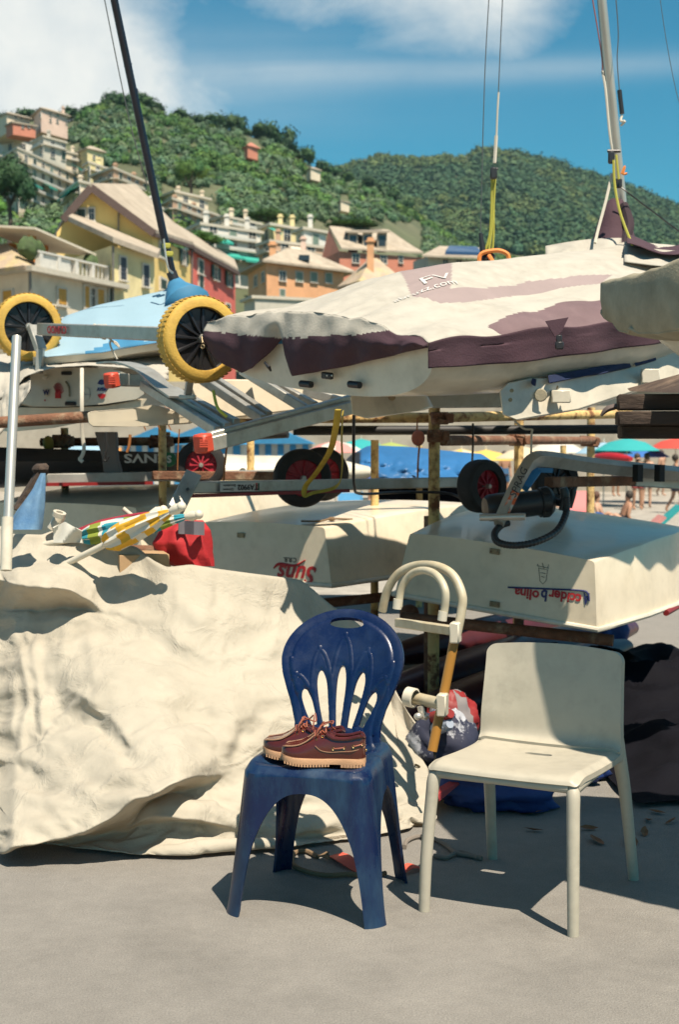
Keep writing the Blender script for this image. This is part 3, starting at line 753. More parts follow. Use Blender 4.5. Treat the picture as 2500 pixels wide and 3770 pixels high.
# ---- blocks of flats up the hillside
def flats(name, label, L, C, R_, yt, yb, nf, wall, cols, awn=(), chim=(), shut='dgd', roofm=None, grp='houses up the hillside', over=.35, bal=True):
    h = House(name, label, L, C, R_, wall, yt, yb + 60)
    z0 = P(C[0], yb, C[1]).z; fh = (h.ze - z0) / nf
    for w in ('L', 'R'):
        a, b, n = h.side(w); ln = (b - a).length; e = (b - a).normalized(); k = max(1, int(ln / 3.2)) if w == 'R' else max(1, int(ln / 3.8))
        for f in range(nf):
            zc = z0 + fh * (f + .52)
            for i in range(k):
                u = ln * (i + .5) / k; c = a + e * u; c.z = zc
                def pix(p): return 1250 + p.x / p.y * FPX, 1600 - (p.z - CAMH) / p.y * FPX
                x0, y0 = pix(c - e * .65 + Vector((0, 0, .95))); x1, y1 = pix(c + e * .65 - Vector((0, 0, .70)))
                h.win(w, x0, y0, x1, y1, shut[(i + f * 2) % len(shut)])
            if bal and f > 0:
                c = a + e * (ln * .5); c.z = z0 + fh * f
                m = MB(); m.box(c + n * .30, (ln + .1, .6, .14), frame(e, (0, 0, 1))); o = m.build('balcony', m_slab, h.t, smooth=0)
                m = MB(); m.box(c + n * .6 + Vector((0, 0, .26)), (ln * .7, .05, .32), frame(e, (0, 0, 1))); m.build('railing', cols, o, smooth=0)
    h.flat_roof(over, .35, roofm, chim=chim)
    for (w, x0, x1, y) in awn: h.awning(w, x0, x1, y)
    return h
flats('apartment_block', 'stepped cream apartment block with long balconies at the left edge', (-60, 262), (75, 240), (312, 268), 548, 770, 5, w_cream, m_rail, (('R', 260, 305, 605), ('R', 100, 125, 668), ('R', 150, 180, 672)), ((.2, .3, 1.6), (.7, .3, 1.2)), 'dgdl')
flats('apartment_block', 'grey block stepping up behind the cream balconied flats', (130, 292), (170, 286), (250, 292), 505, 560, 2, w_grey, m_rail, (), ((.4, .3, 1.5),))
flats('apartment_block', 'brown apartment block half hidden by the black mast', (350, 246), (425, 238), (545, 252), 622, 690, 2, w_brown, m_slab, (), ((.3, .4, 1.6), (.8, .3, 1.2)), 'ddg', over=.6)
flats('apartment_block', 'flat cream block with teal awnings below the brown flats', (240, 226), (300, 214), (520, 226), 672, 745, 2, w_cream, m_slab, (('L', 245, 290, 722), ('R', 410, 500, 712)), ((.1, .3, 1.2),), 'dgd', over=.5)
flats('apartment_block', 'brown terraced flats with pale roof terraces right of the mast', (585, 232), (640, 222), (812, 240), 735, 800, 2, w_brown, m_slab, (), ((.2, .5, 1.4), (.6, .5, 1.4)), 'ddl', over=.5)
flats('apartment_block', 'pale penthouse flats stacked above the brown terraced flats', (600, 248), (650, 242), (770, 250), 708, 745, 1, w_cream, m_slab, (), ((.3, .5, 1.2), (.9, .2, 1.0)), 'ddd', over=.5)
flats('apartment_block', 'pale green-white flats with teal awnings behind the red house', (690, 190), (745, 184), (962, 192), 828, 985, 4, w_white, m_rail, (('R', 780, 830, 872), ('R', 800, 870, 925), ('R', 875, 955, 940)), ((.15, .3, 1.5), (.5, .3, 1.5), (.85, .3, 1.5)), 'dld')
flats('apartment_block', 'small brown block with a white awning left of the terracotta house', (955, 182), (1000, 178), (1190, 184), 892, 960, 2, w_brown, m_slab, (), ((.2, .3, 1.2),), 'dd', over=.4).awning('R', 1058, 1100, 905, m_awn)
flats('apartment_block', 'pale yellow upper block with red and green blinds', (965, 196), (1000, 192), (1110, 197), 830, 880, 1, w_pale, m_rail, (('R', 985, 1005, 838),), ((.4, .3, 1.2), (.8, .3, 1.4)), 'dl', over=.5)
flats('apartment_block', 'white upper block beside the umbrella pine and terracotta gable', (1090, 192), (1120, 188), (1200, 192), 845, 905, 1, w_white, m_rail, (), ((.4, .3, 1.6),), 'ld', over=.5)
flats('apartment_block', 'tall cream block rising left of the stepped balconied flats', (-150, 300), (-60, 292), (60, 300), 560, 640, 3, w_white, m_rail, (), ((.4, .3, 1.6),), 'dgd')
flats('apartment_block', 'pale ochre block on the slope right of the cream balconied flats', (318, 262), (335, 258), (420, 266), 600, 650, 2, w_pale, m_rail, (), ((.5, .3, 1.2),), 'dld')
flats('apartment_block', 'white terrace of flats just above the roof of the yellow house', (440, 206), (500, 200), (600, 210), 730, 800, 2, w_white, m_rail, (('R', 520, 560, 752),), ((.3, .3, 1.4), (.8, .3, 1.2)), 'dgd')
flats('apartment_block', 'long cream flats above the teal-awninged block', (780, 226), (830, 222), (960, 230), 800, 850, 2, w_cream, m_rail, (), ((.3, .3, 1.2), (.7, .3, 1.5)), 'ddl')
flats('apartment_block', 'narrow pink block behind the orange and dormered houses', (1040, 168), (1075, 165), (1180, 170), 925, 990, 2, w_pink, m_rail, (), ((.5, .3, 1.4),), 'dl')
flats('apartment_block', 'low white villa left of the apartment blocks above the dark tree', (-40, 345), (60, 338), (150, 345), 505, 545, 1, w_white, m_rail, (), ((.5, .3, 1.2),), 'dd')
flats('apartment_block', 'pale upper block half hidden behind the cream balconied flats', (215, 300), (250, 296), (330, 302), 560, 610, 2, w_cream, m_rail, (), ((.5, .4, 1.4),), 'dgd')
h = House('hilltop_villa', 'square pink villa standing alone on the hilltop', (136, 330), (163, 322), (259, 330), w_pink, 400, 485)
for (x0, y0, x1, y1, st) in ((180, 414, 188, 426, 'd'), (206, 416, 214, 430, 'l'), (240, 418, 247, 430, 'd'), (180, 436, 187, 448, 'd'), (205, 438, 213, 452, 'd'), (240, 446, 246, 456, 'd')): h.win('R', x0, y0, x1, y1, st)
h.win('L', 145, 420, 150, 432, 'd'); h.hip(1.4, .6, m_slate, .3, ((.9, .2, 1.2),))
h = House('hilltop_house', 'low cream house with hipped roof left of the hilltop villa', (-20, 338), (38, 328), (122, 334), w_cream, 418, 490); h.hip(1.6, .5, m_slate, .3)
for x in (52, 72, 92): h.win('R', x, 428, x + 8, 440, 'd')
h = House('pink_cottage', 'pink roadside cottage in front of the hilltop villa', (35, 322), (60, 318), (142, 322), w_terr, 452, 495); h.flat_roof(.4, .3, m_slate)
for x in (78, 100, 120): h.win('R', x, 461, x + 8, 472, 'd')
h = House('ochre_cottage', 'small ochre cottage between the apartment blocks on the slope', (300, 300), (330, 296), (388, 300), w_pale, 548, 605); h.hip(1.2, .5, m_slate, .3)
for x in (340, 358): h.win('R', x, 572, x + 8, 586, 'd')
h = House('ridge_cottage', 'tiny red-roofed hut among dark trees near the ridge', (903, 392), (915, 388), (952, 392), w_terr, 537, 580); h.hip(1.6, .5, M('red tiles', (.45, .18, .12), .8), .2)
h = House('ridge_cottage', 'tiny grey hut on the right of the near hillside', (1130, 402), (1145, 398), (1180, 402), w_cream, 620, 660); h.hip(1.0, .4, m_slate, .2)
h = House('ridge_cottage', 'tiny pale hut in the olive grove mid slope', (1245, 330), (1255, 327), (1286, 330), w_cream, 740, 775); h.flat_roof(.3, .2, m_slate)
# ================================================================ the two chairs and the shoes
def sdf_sheet(mb, sdf, x0, x1, y0, y1, nx, ny, map3, mi=0):
    """marching squares: a sheet with the outline and holes of sdf < 0"""
    xs = [lerp(x0, x1, i / nx) for i in range(nx + 1)]; ys = [lerp(y0, y1, j / ny) for j in range(ny + 1)]
    val = [[sdf(x, y) for x in xs] for y in ys]; vid = {}; base = len(mb.V)
    def node(i, j):
        k = (i, j)
        if k not in vid: vid[k] = len(mb.V); mb.V.append(map3(xs[i], ys[j]))
        return vid[k]
    def edge(i, j, i2, j2):
        k = (min((i, j), (i2, j2)), max((i, j), (i2, j2)))
        if k not in vid:
            a, b = val[j][i], val[j2][i2]; t = min(.98, max(.02, a / (a - b)))
            vid[k] = len(mb.V); mb.V.append(map3(lerp(xs[i], xs[i2], t), lerp(ys[j], ys[j2], t)))
        return vid[k]
    for j in range(ny):
        for i in range(nx):
            cs = [(i, j), (i + 1, j), (i + 1, j + 1), (i, j + 1)]; ins = [val[q[1]][q[0]] < 0 for q in cs]
            if not any(ins): continue
            poly = []
            for k in range(4):
                a, b = cs[k], cs[(k + 1) % 4]
                if ins[k]: poly.append(node(*a))
                if ins[k] != ins[(k + 1) % 4]: poly.append(edge(*a, *b))
            if len(poly) > 2: mb.F.append(tuple(poly)); mb.I.append(mi)
# ---------------------------------------------------------------- white chair
m_wc = M('ivory plastic', (0.475, 0.435, 0.345), 0.45, 0.04, 3, 0.06, 500, col2=(0.42, 0.39, 0.31), amt=.32, s2=5, soft=.4, spec=.4)
wc_c = Vector((0.585, 4.268, 0)); wc_r = rotz(R(-27.5))
def WC(x, y, z): return wc_c + wc_r @ Vector((x, y, z))
wch = thing('chair', 'ivory moulded plastic chair with plain solid backrest, empty seat', 'chair', wc_c)
# one profile runs along the seat, turns up and becomes the back
prof = catmull([(0, -.280, .418), (0, -.268, .432), (0, -.23, .436), (0, -.10, .429), (0, .04, .424), (0, .13, .425), (0, .168, .434), (0, .188, .462), (0, .198, .53), (0, .210, .62), (0, .221, .69), (0, .227, .742)], 8)
acc = [0]
for a, b in zip(prof, prof[1:]): acc.append(acc[-1] + (b - a).length)
TOT = acc[-1]
def prof_at(s):
    s = min(max(s, 0), TOT)
    for k in range(len(acc) - 1):
        if s <= acc[k + 1]: return lerp(prof[k], prof[k + 1], (s - acc[k]) / (acc[k + 1] - acc[k]))
    return prof[-1]
SB = acc[6 * 8 + 2]        # where seat turns into backrest
def wmap(x, s):
    p = prof_at(s); k = sstep(SB - .10, SB + .10, s)
    hw = 1.0
    y = p.y - (1 - k) * 0.0 - k * 0.030 * (x / .22) ** 2 + (1 - k) * 0.012 * sstep(.10, 0, s) * (x / .22) ** 2
    z = p.z + (1 - k) * 0.010 * (x / .22) ** 2 * sstep(0, .1, s) - (1 - k) * .014 * sstep(.205, .232, abs(x))
    z = z - k * .012 * (x / .22) ** 2 * sstep(SB, TOT, s)
    return WC(x, y, z)
def rbox(x, y, cx, cy, hx, hy, r):
    qx = abs(x - cx) - hx + r; qy = abs(y - cy) - hy + r
    return math.hypot(max(qx, 0), max(qy, 0)) + min(max(qx, qy), 0) - r
def seat_sdf(x, s):
    a = rbox(x, s, 0, SB / 2 + .01, .232, SB / 2 + .01, .03)
    slot = rbox(x, s, 0.006, .330, .043, .0135, .0135)
    return max(a, -slot)
m = MB(); sdf_sheet(m, seat_sdf, -.24, .24, -.005, SB + .004, 96, 110, wmap); m.build('seat', m_wc, wch, smooth=60, solid=.016, offset=-1, bevel=.004)
def back_sdf(x, s):
    w = .232 - .008 * sstep(SB, TOT, s)
    return rbox(x, s, 0, (SB + TOT) / 2 - .02, w, (TOT - SB) / 2 + .018, .028)
m = MB(); sdf_sheet(m, back_sdf, -.24, .24, SB - .03, TOT + .004, 96, 80, wmap); m.build('backrest', m_wc, wch, smooth=60, solid=.018, offset=0, bevel=.004)
for sx in (-1, 1):
    m = MB(); m.tube([WC(sx * .195, -.225, .418), WC(sx * .212, -.25, .395), WC(sx * .217, -.262, .33), WC(sx * .225, -.282, .15), WC(sx * .228, -.288, 0)], [.015, .0195, .0188, .0178, .0165], 14, n=5)
    m.build('leg', m_wc, wch)
    m = MB(); m.tube([WC(sx * .219, .178, .50), WC(sx * .216, .180, .455), WC(sx * .217, .190, .40), WC(sx * .226, .225, .28), WC(sx * .238, .287, 0)], [.008, .018, .0215, .019, .0165], 14, n=5)
    m.build('leg', m_wc, wch)
    m = MB(); m.tube([WC(sx * .212, -.25, .405), WC(sx * .214, -.05, .408), WC(sx * .214, .19, .41)], [.020, .014, .02], 10, n=4); m.build('seat_rail', m_wc, wch)
m = MB(); m.tube([WC(-.2, -.25, .408), WC(0, -.262, .408), WC(.2, -.25, .408)], [.017, .013, .017], 10, n=6); m.build('seat_rail', m_wc, wch)
# ---------------------------------------------------------------- blue chair
def blue_mat():
    m = M('worn blue plastic', (0.0018, 0.0100, 0.050), 0.22, 0.2, 8, 0.05, 160, col2=(0.020, 0.058, 0.108), amt=.38, s2=9, soft=.36, rough2=.55, stretch=(1, 1, .35))
    return m
m_bl = blue_mat()
m_bl2 = M('blue plastic back', (0.0018, 0.0090, 0.050), 0.20, 0.14, 6, 0.05, 160, col2=(0.009, 0.026, 0.075), amt=.34, s2=7, soft=.45, rough2=.5)
bc_c = Vector((-.050, 4.244, 0)); bc_r = rotz(R(-15))
def BC(x, y, z): return bc_c + bc_r @ Vector((x, y, z))
bch = thing('chair', 'worn navy blue plastic chair with fan-slotted round backrest, shoes on it', 'chair', bc_c)
SEAT = .452
def side_pts():
    q = [i / 26 for i in range(27)]; s = [.80 * (1 - (1 - a) ** 2.2) for a in q] + [.808, .82, .835, .86, .88, .92, .95, .975, 1.0]
    return [-v for v in reversed(s[1:])] + s
S_ = side_pts()
def perim(side, s):
    """unit rounded square: side 0 front, 1 right, 2 back, 3 left"""
    k = .30; a = abs(s); sg = 1 if s >= 0 else -1
    x, y = s, -1.0
    if a > 1 - k:
        th = (a - (1 - k)) / k * math.pi / 4; x = sg * ((1 - k) + k * math.sin(th)); y = -((1 - k) + k * math.cos(th))
    for _ in range(side): x, y = -y, x
    return x, y
cols = []
for side in range(4):
    for s in S_[:-1]:
        hz = 0.0; a = abs(s); top = .368 if side == 0 else .352
        lim = .80
        if a < lim: hz = top * (1 - (a / lim) ** 2.5) ** .46
        cols.append((perim(side, s), hz))
def ringsize(z):
    k = (max(0, z) / SEAT) ** .85
    return lerp(.238, .186, k), lerp(.246, .208, k)
NV = 22
def ring(f):      # f 0 at seat rim, 1 at the lower edge
    out = []
    for (u, hz) in cols:
        z = lerp(SEAT - .036, hz, f); a, b = ringsize(z)
        fl = 0
        x = u[0] * a * (1.03 if u[1] < 0 else .94); y = u[1] * b
        # gentle flute down the middle of the legs
        out.append(BC(x, y, z))
    return out
m = MB()
def inner(sc, z):
    a, b = ringsize(SEAT)
    return [BC(u[0] * a * sc * (1.03 if u[1] < 0 else .94), u[1] * b * sc, z - (.012 * math.exp(-((u[1] + 1) / .25) ** 2) if sc > .5 else 0)) for (u, hz) in cols]
rings = [inner(s, z) for s, z in ((.02, .4345), (.3, .435), (.55, .437), (.70, .4405), (.77, .4455), (.83, .4485), (.90, .4485), (.95, .443), (.982, .433))] + [ring((j / NV) ** 1.0) for j in range(NV + 1)]
SEAT_RINGS = 9
m.loft(rings[:SEAT_RINGS + 4], True, False); st = m.build('seat', m_bl, bch, smooth=50, solid=.007, fixn=False, orient=BC(0, 0, .2))
# each leg is one corner of the skirt; the aprons between them arch from leg to leg
n_side = len(S_) - 1
def strip(c0, c1, name, lab=None):
    m = MB(); idx = [k % len(cols) for k in range(c0, c1 + 1)]
    m.loft([[r[k] for k in idx] for r in rings[SEAT_RINGS + 3:]], False, False)
    return m.build(name, m_bl, bch, smooth=50, solid=.008, fixn=False, orient=BC(0, 0, .2))
half = n_side // 2; leg_n = 9 + 14
for side in range(4):
    mid = side * n_side + half; end = side * n_side + n_side
    strip(mid + half - leg_n, end + leg_n, 'leg'); strip(mid - half + leg_n, mid + half - leg_n, 'apron')
# back shell
SL = [(0.0, .485, 0.0, .668, .0155), (-.038, .482, -.071, .650, .0165), (.038, .482, .071, .650, .0165), (-.076, .486, -.119, .594, .015), (.076, .486, .119, .594, .015)]
PT = [(0.0, .47, 0.0, .752, .036), (-.040, .47, -.080, .712, .036), (.040, .47, .080, .712, .036), (-.084, .47, -.146, .636, .034), (.084, .47, .146, .636, .034)]
def slot_d(x, z, q):
    x0, z0, x1, z1, w = q; dx, dz = x1 - x0, z1 - z0; L2 = dx * dx + dz * dz; t = ((x - x0) * dx + (z - z0) * dz) / L2
    ln = math.sqrt(L2); per = abs((x - x0) * dz - (z - z0) * dx) / ln
    tt = min(max(t, 0), 1); hw = w * (0.55 + 0.45 * math.sin(math.pi * min(1, tt * .78))) * max(0, 1 - max(0, (t - .72) / .28) ** 2.2) ** .5 if t < 1 else 0
    if t > 1: return math.hypot(per, (t - 1) * ln)
    if t < 0: return max(per - hw, -t * ln)
    return per - hw
def petal(x, z, q):
    x0, z0, x1, z1, w = q; dx, dz = x1 - x0, z1 - z0; L2 = dx * dx + dz * dz; t = ((x - x0) * dx + (z - z0) * dz) / L2
    ln = math.sqrt(L2); sd = ((x - x0) * dz - (z - z0) * dx) / ln
    if t < .05 or t > 1.05: return 1
    hw = w * max(0, 1 - max(0, t) ** 3.2) ** .55
    return abs(abs(sd) - hw)
def bhw(z):
    h = (z - .43) / .405
    if h > .64: return .200 * math.sqrt(max(0, 1 - ((h - .64) / .36) ** 2))
    return interp([(-.2, .160), (0, .148), (.08, .140), (.16, .140), (.28, .153), (.40, .174), (.52, .192), (.60, .199), (.64, .200)], h)
def back_d(x, z):
    h = (z - .43) / .405
    if h > .64: o = (math.hypot(x / .200, (h - .64) / .36) - 1) * .16
    else: o = abs(x) - bhw(z)
    o = max(o, .425 - z)
    hd = max(abs(x) - .056, abs(z - .792) - .0135 * math.sqrt(max(0, 1 - (x / .056) ** 2)))
    d = max(o, -hd)
    for q in SL: d = max(d, -slot_d(x, z, q))
    return d
def bmap(x, z):
    k = (z - .43) / .405
    y = .165 + .105 * k + .045 * k * k - .035 * (x / .19) ** 2 * (1 - .3 * k)
    h = (z - .43) / .405
    o = (math.hypot(x / .200, (h - .64) / .36) - 1) * .16 if h > .64 else abs(x) - bhw(z)
    y += .006 * sstep(-.034, -.028, o)                 # rim steps back
    y -= .004 * math.exp(-(o / .008) ** 2) * -1
    if z < .70 or o < -.02:
        for q in PT:
            dd = petal(x, z, q)
            if dd < .012: y -= .0022 * math.exp(-(dd / .0032) ** 2) * sstep(0, -.010, back_d(x, z))
    dmin = min(slot_d(x, z, q) for q in SL)
    if dmin < .02: y += .004 * sstep(.018, .0, dmin)
    return BC(x, y, z)
m = MB(); sdf_sheet(m, back_d, -.207, .207, .42, .842, 180, 180, bmap); m.build('backrest', m_bl2, bch, smooth=70, solid=.011, offset=1)
m_blw = M('worn ridge', (.050, .105, .20), .4, .3, 30)
def relief(pts):
    seg_ = []; run = []
    for (x, z) in pts:
        if back_d(x, z) < -.003: run.append(bmap(x, z) - bc_r @ Vector((0, .0004, 0)))
        else:
            if len(run) > 3: seg_.append(run)
            run = []
    if len(run) > 3: seg_.append(run)
    for r_ in seg_:
        m = MB(); m.tube(r_, .0017, 6); m.build('relief_line', m_blw, bch)
for (x0, z0, x1, z1, w) in PT:
    dx, dz = x1 - x0, z1 - z0; ln = math.hypot(dx, dz); pts = []
    for sg in (-1, 1):
        half_ = []
        for k in range(41):
            t = .06 + .94 * (1 - (1 - k / 40) ** 1.8); hw_ = w * max(0, 1 - t ** 3.2) ** .55
            half_.append((x0 + dx * t + sg * hw_ * dz / ln, z0 + dz * t - sg * hw_ * dx / ln))
        pts += half_ if sg < 0 else half_[::-1]
    relief(pts)
relief([(s_ * .168 * math.sqrt(max(0, 1 - ((z - .66) / .118) ** 2)) if z > .66 else s_ * (bhw(z) - .032), z) for s_, zz in ((-1, [.46 + .0053 * k for k in range(60)]), (1, [.46 + .0053 * k for k in range(60)][::-1])) for z in zz])
# ---------------------------------------------------------------- shoes
m_lea = M('burgundy leather', (0.075, 0.012, 0.007), 0.15, 0.25, 14, 0.05, 240, coat=.45, spec=.5)
m_sole = M('tan lug sole', (0.58, 0.33, 0.18), 0.75, 0.12, 20, 0.2, 300)
m_stitch = M('welt stitching', (0.34, 0.19, 0.11), 0.7)
m_lace = M('rawhide lace', (0.30, 0.085, 0.045), 0.55, 0.2, 30)
m_brass = M('brass eyelet', (0.75, 0.52, 0.22), 0.3, metal=1.0)
m_ins = M('tan insole', (0.55, 0.24, 0.05), 0.6)
def shoe(label, heel, yaw, mirror, seed):
    rr = rotz(yaw); heel = Vector(heel)
    LN = .246
    def W(x, y, z): return heel + rr @ Vector((x * LN, y * mirror, z))
    t = thing('boat_shoe', label, 'shoe', heel, 'pair of boat shoes')
    HW = [(0, .012), (.03, .024), (.1, .0315), (.25, .0315), (.42, .033), (.6, .0405), (.75, .0445), (.86, .041), (.94, .031), (.985, .018), (1, .006)]
    CY = [(0, 0), (.4, -.002), (.75, .002), (1, .006)]
    def hw(x): return interp(HW, x)
    def cy(x): return interp(CY, x)
    def spring(x): return .011 * max(0, (x - .66) / .34) ** 1.7
    HT = [(0, .080), (.06, .090), (.2, .081), (.36, .079), (.44, .093), (.52, .101), (.6, .093), (.68, .077), (.78, .062), (.88, .055), (.95, .050), (1, .040)]
    rings = []; st = []
    xs = [0, .012, .03, .06, .1, .16, .22, .28, .34, .40, .45, .50, .55, .60, .66, .72, .78, .84, .89, .93, .96, .98, .993, 1.0]
    for x in xs:
        w = hw(x) - .0015; zb = .023 + spring(x); zt = interp(HT, x) + spring(x); c = cy(x); o = sstep(.50, .42, x) * sstep(.0, .03, x)
        ringp = []
        # outer bottom, bulge, waist, collar (outer), rim, inner rim, inner wall, floor
        hp = [(1.0, 0.0), (1.06, .22), (1.05, .45), (.95, .70)]
        for (a, b) in hp: ringp.append((w * a, zb + (zt - zb) * b))
        closed = [(.78, .86), (.55, .95), (.30, .99), (0.0, 1.0)]
        openp = [(.90, .93), (.84, 1.0), (.72, .95), (.55, .30)]
        for (a, b), (e, f) in zip(closed, openp): ringp.append((w * lerp(a, e, o), zb + (zt - zb) * lerp(b, f, o)))
        if x > .62:   # flat apron of the moccasin toe inside a raised seam
            k = sstep(.62, .72, x)
            ringp[3] = (w * lerp(.95, .90, k), zb + (zt - zb) * lerp(.70, .84, k)); ringp[4] = (w * lerp(.78, .76, k), zb + (zt - zb) * lerp(.86, 1.03, k)); ringp[5] = (w * .6, zb + (zt - zb) * lerp(.95, .97, k))
        full = [W(x, c + y, z) for (y, z) in ringp] + [W(x, c - y, z) for (y, z) in reversed(ringp[:-1])]
        full = full + [W(x, c, zb - .002)]
        rings.append(full)
    m = MB(); m.loft(rings, True, True); up = m.build('upper', m_lea, t, smooth=65)
    m = MB(); m.grid(lambda u, v: W(lerp(.06, .5, u), cy(lerp(.06, .5, u)) + (v - .5) * 1.5 * hw(lerp(.06, .5, u)), .050), 8, 2); m.build('insole', m_ins, t)
    # padded collar
    cp = [W(x, cy(x) + s_ * (hw(x) * .84), interp(HT, x) + .001) for s_, seq in ((1, (.46, .38, .28, .18, .10, .05)), ) for x in seq] + [W(.018, 0, .081)] + [W(x, cy(x) - hw(x) * .84, interp(HT, x) + .001) for x in (.05, .10, .18, .28, .38, .46)]
    m = MB(); m.tube(cp, .0058, 8, n=4); m.build('collar', m_lea, t)
    # tongue
    m = MB(); m.grid(lambda u, v: W(lerp(.36, .60, u), cy(.5) + (v - .5) * .045, .080 + .024 * math.sin(u * 2.2) - .006 * abs(v - .5) ** 2 * 8 + (0.008 if u < .3 else 0) * (1 - u / .3)), 8, 6); m.build('tongue', m_lea, t, solid=.003)
    # toe seam
    sp = [W(x, cy(x) + hw(x) * .84, .027 + spring(x) + (interp(HT, x) - .027) * .96 + .001) for x in (.60, .68, .76, .84, .90, .94)] + [W(.968, cy(.968) + .012, .0425 + spring(.96)), W(.976, cy(.97), .0425 + spring(.97)), W(.968, cy(.968) - .012, .0425 + spring(.96))] + [W(x, cy(x) - hw(x) * .84, .027 + spring(x) + (interp(HT, x) - .027) * .96 + .001) for x in (.94, .90, .84, .76, .68, .60)]
    m = MB(); m.tube(sp, .0021, 6, n=5)
    sm = catmull(sp, 6)
    for k in range(0, len(sm) - 1, 2): m.ball(sm[k] + Vector((0, 0, .0012)), .0021, 5, 4)
    m.build('toe_seam', m_stitch, t, kind='stuff')
    # sole: welt slab, lugs, heel block
    def outline(scale, z0, xs2):
        return [W(x, cy(x) + (hw(x) + scale), z0(x)) for x in xs2] + [W(x, cy(x) - (hw(x) + scale), z0(x)) for x in reversed(xs2)]
    xs2 = [0.0, .01, .03, .06, .1, .2, .3, .4, .5, .6, .7, .78, .85, .9, .94, .97, .99, 1.0]
    zt_ = lambda x: .0245 + spring(x) ; zm = lambda x: .0085 + spring(x) * .95
    m = MB(); m.loft([outline(.0035, zm, xs2), outline(.0050, lambda x: zt_(x) - .002, xs2), outline(.0042, zt_, xs2)], True, True); m.build('sole', m_sole, t, smooth=40)
    m = MB()
    for x, n_ in [(x, 0) for x in [.43 + .034 * i for i in range(16)]] + [(x, 1) for x in [.015 + .036 * i for i in range(8)]]:
        for s_ in (-1, 1):
            zb_ = (.0 if n_ else .002) + spring(x) * .95; h_ = zm(x) + .001 - zb_
            yy = cy(x) + s_ * (hw(x) + .0035 - .006)
            if x > .93: yy = cy(x) + s_ * (hw(x) - .003)
            m.box(W(x, yy, zb_ + h_ / 2), (.0056 if not n_ else .0072, .0125, h_), rr)
    m.box(W(.70, .002, .0095 + spring(.7)), (.10, .05, .009), rr); m.box(W(.14, 0, .009), (.062, .046, .012), rr)
    m.build('lugs', m_sole, t, smooth=0, kind='stuff')
    m = MB(); wp = catmull([W(x, cy(x) + hw(x) + .003, zt_(x) + .001) for x in xs2], 4)
    for k in range(0, len(wp) - 1, 1): m.ball(wp[k], .0012, 4, 3)
    wp = catmull([W(x, cy(x) - hw(x) - .003, zt_(x) + .001) for x in xs2], 4)
    for k in range(0, len(wp) - 1, 1): m.ball(wp[k], .0012, 4, 3)
    m.build('welt_stitching', m_stitch, t, kind='stuff')
    # side lace with eyelets, low seam
    for s_ in (-1, 1):
        def side(x, z): return W(x, cy(x) + s_ * (hw(x) * 1.03 + .0012), z)
        ey = [(.03, .068), (.13, .062), (.24, .058), (.37, .054)]
        for (x, z) in ey:
            m = MB(); nv = rr @ Vector((0, s_ * mirror, 0)); m.lathe([(.0022, .001), (.0040, .0022), (.0044, .0006), (.0044, -.001)], side(x, z), nv, 10); m.build('eyelet', m_brass, t)
        for (a, b) in ((0, 1), (2, 3)):
            m = MB(); m.tube([side(*ey[a]), (side(*ey[a]) + side(*ey[b])) / 2 + rr @ Vector((0, s_ * mirror * .0016, 0)), side(*ey[b])], .0022, 6, n=3)
            m.build('side_lace', m_lace, t)
        m = MB(); m.tube([side(x, z) for x, z in ((0.0, .058), (.12, .050), (.28, .046), (.42, .044), (.52, .050), (.58, .064))], .0011, 5, n=4); m.build('side_seam', m_stitch, t)
        for x, z in ((.50, .084), (.57, .076)):
            m = MB(); m.lathe([(.002, .001), (.0036, .002), (.004, .0004)], W(x, cy(x) + s_ * hw(x) * .80, z + .004), rr @ Vector((0, s_ * mirror * .7, .7)), 10)
            m.build('eyelet', m_brass, t)
    # laces: rungs, bow loops and ends
    rnd = random.Random(seed); m = MB()
    for x, z in ((.46, .109), (.525, .107), (.59, .097)): m.tube([W(x, -.026, z - .010), W(x + .01, 0, z + .002), W(x, .026, z - .010)], .0023, 6, n=4)
    m.tube([W(.59, -.026, .082), W(.55, 0, .103), W(.46, .024, .096)], .0023, 6, n=4); m.tube([W(.59, .026, .082), W(.55, 0, .105), W(.46, -.024, .096)], .0023, 6, n=4)
    k0 = Vector((.52, 0, .114))
    for s_ in (-1, 1):
        m.tube([W(*k0), W(.50, s_ * .016, .122), W(.54, s_ * .036, .112), W(.57, s_ * .034, .090), W(.53, s_ * .014, .104), W(*k0)], .0023, 6, n=5)
        m.tube([W(*k0), W(.47 + .04 * s_, s_ * .010, .122), W(.42 - rnd.uniform(0, .05), s_ * .026, .120 + .014 * s_ * mirror), W(.38, s_ * .040, .112 + .016 * s_)], .0022, 6, n=5)
    m.ball(W(*k0), (.006, .006, .005), 8, 6); m.build('laces', m_lace, t)
    m = MB(); m.box(W(-.006, 0, .045), (.004, .006, .008), rr, .001); m.build('heel_tab', m_brass, t)
    return t
shoe('burgundy leather boat shoe with tan lug sole, the nearer one on the blue chair', (.076, 4.085, .4400), R(180 - 6), 1, 1)
shoe('burgundy leather boat shoe partly behind its mate on the blue chair', (.018, 4.168, .4400), R(180 - 4), -1, 2)
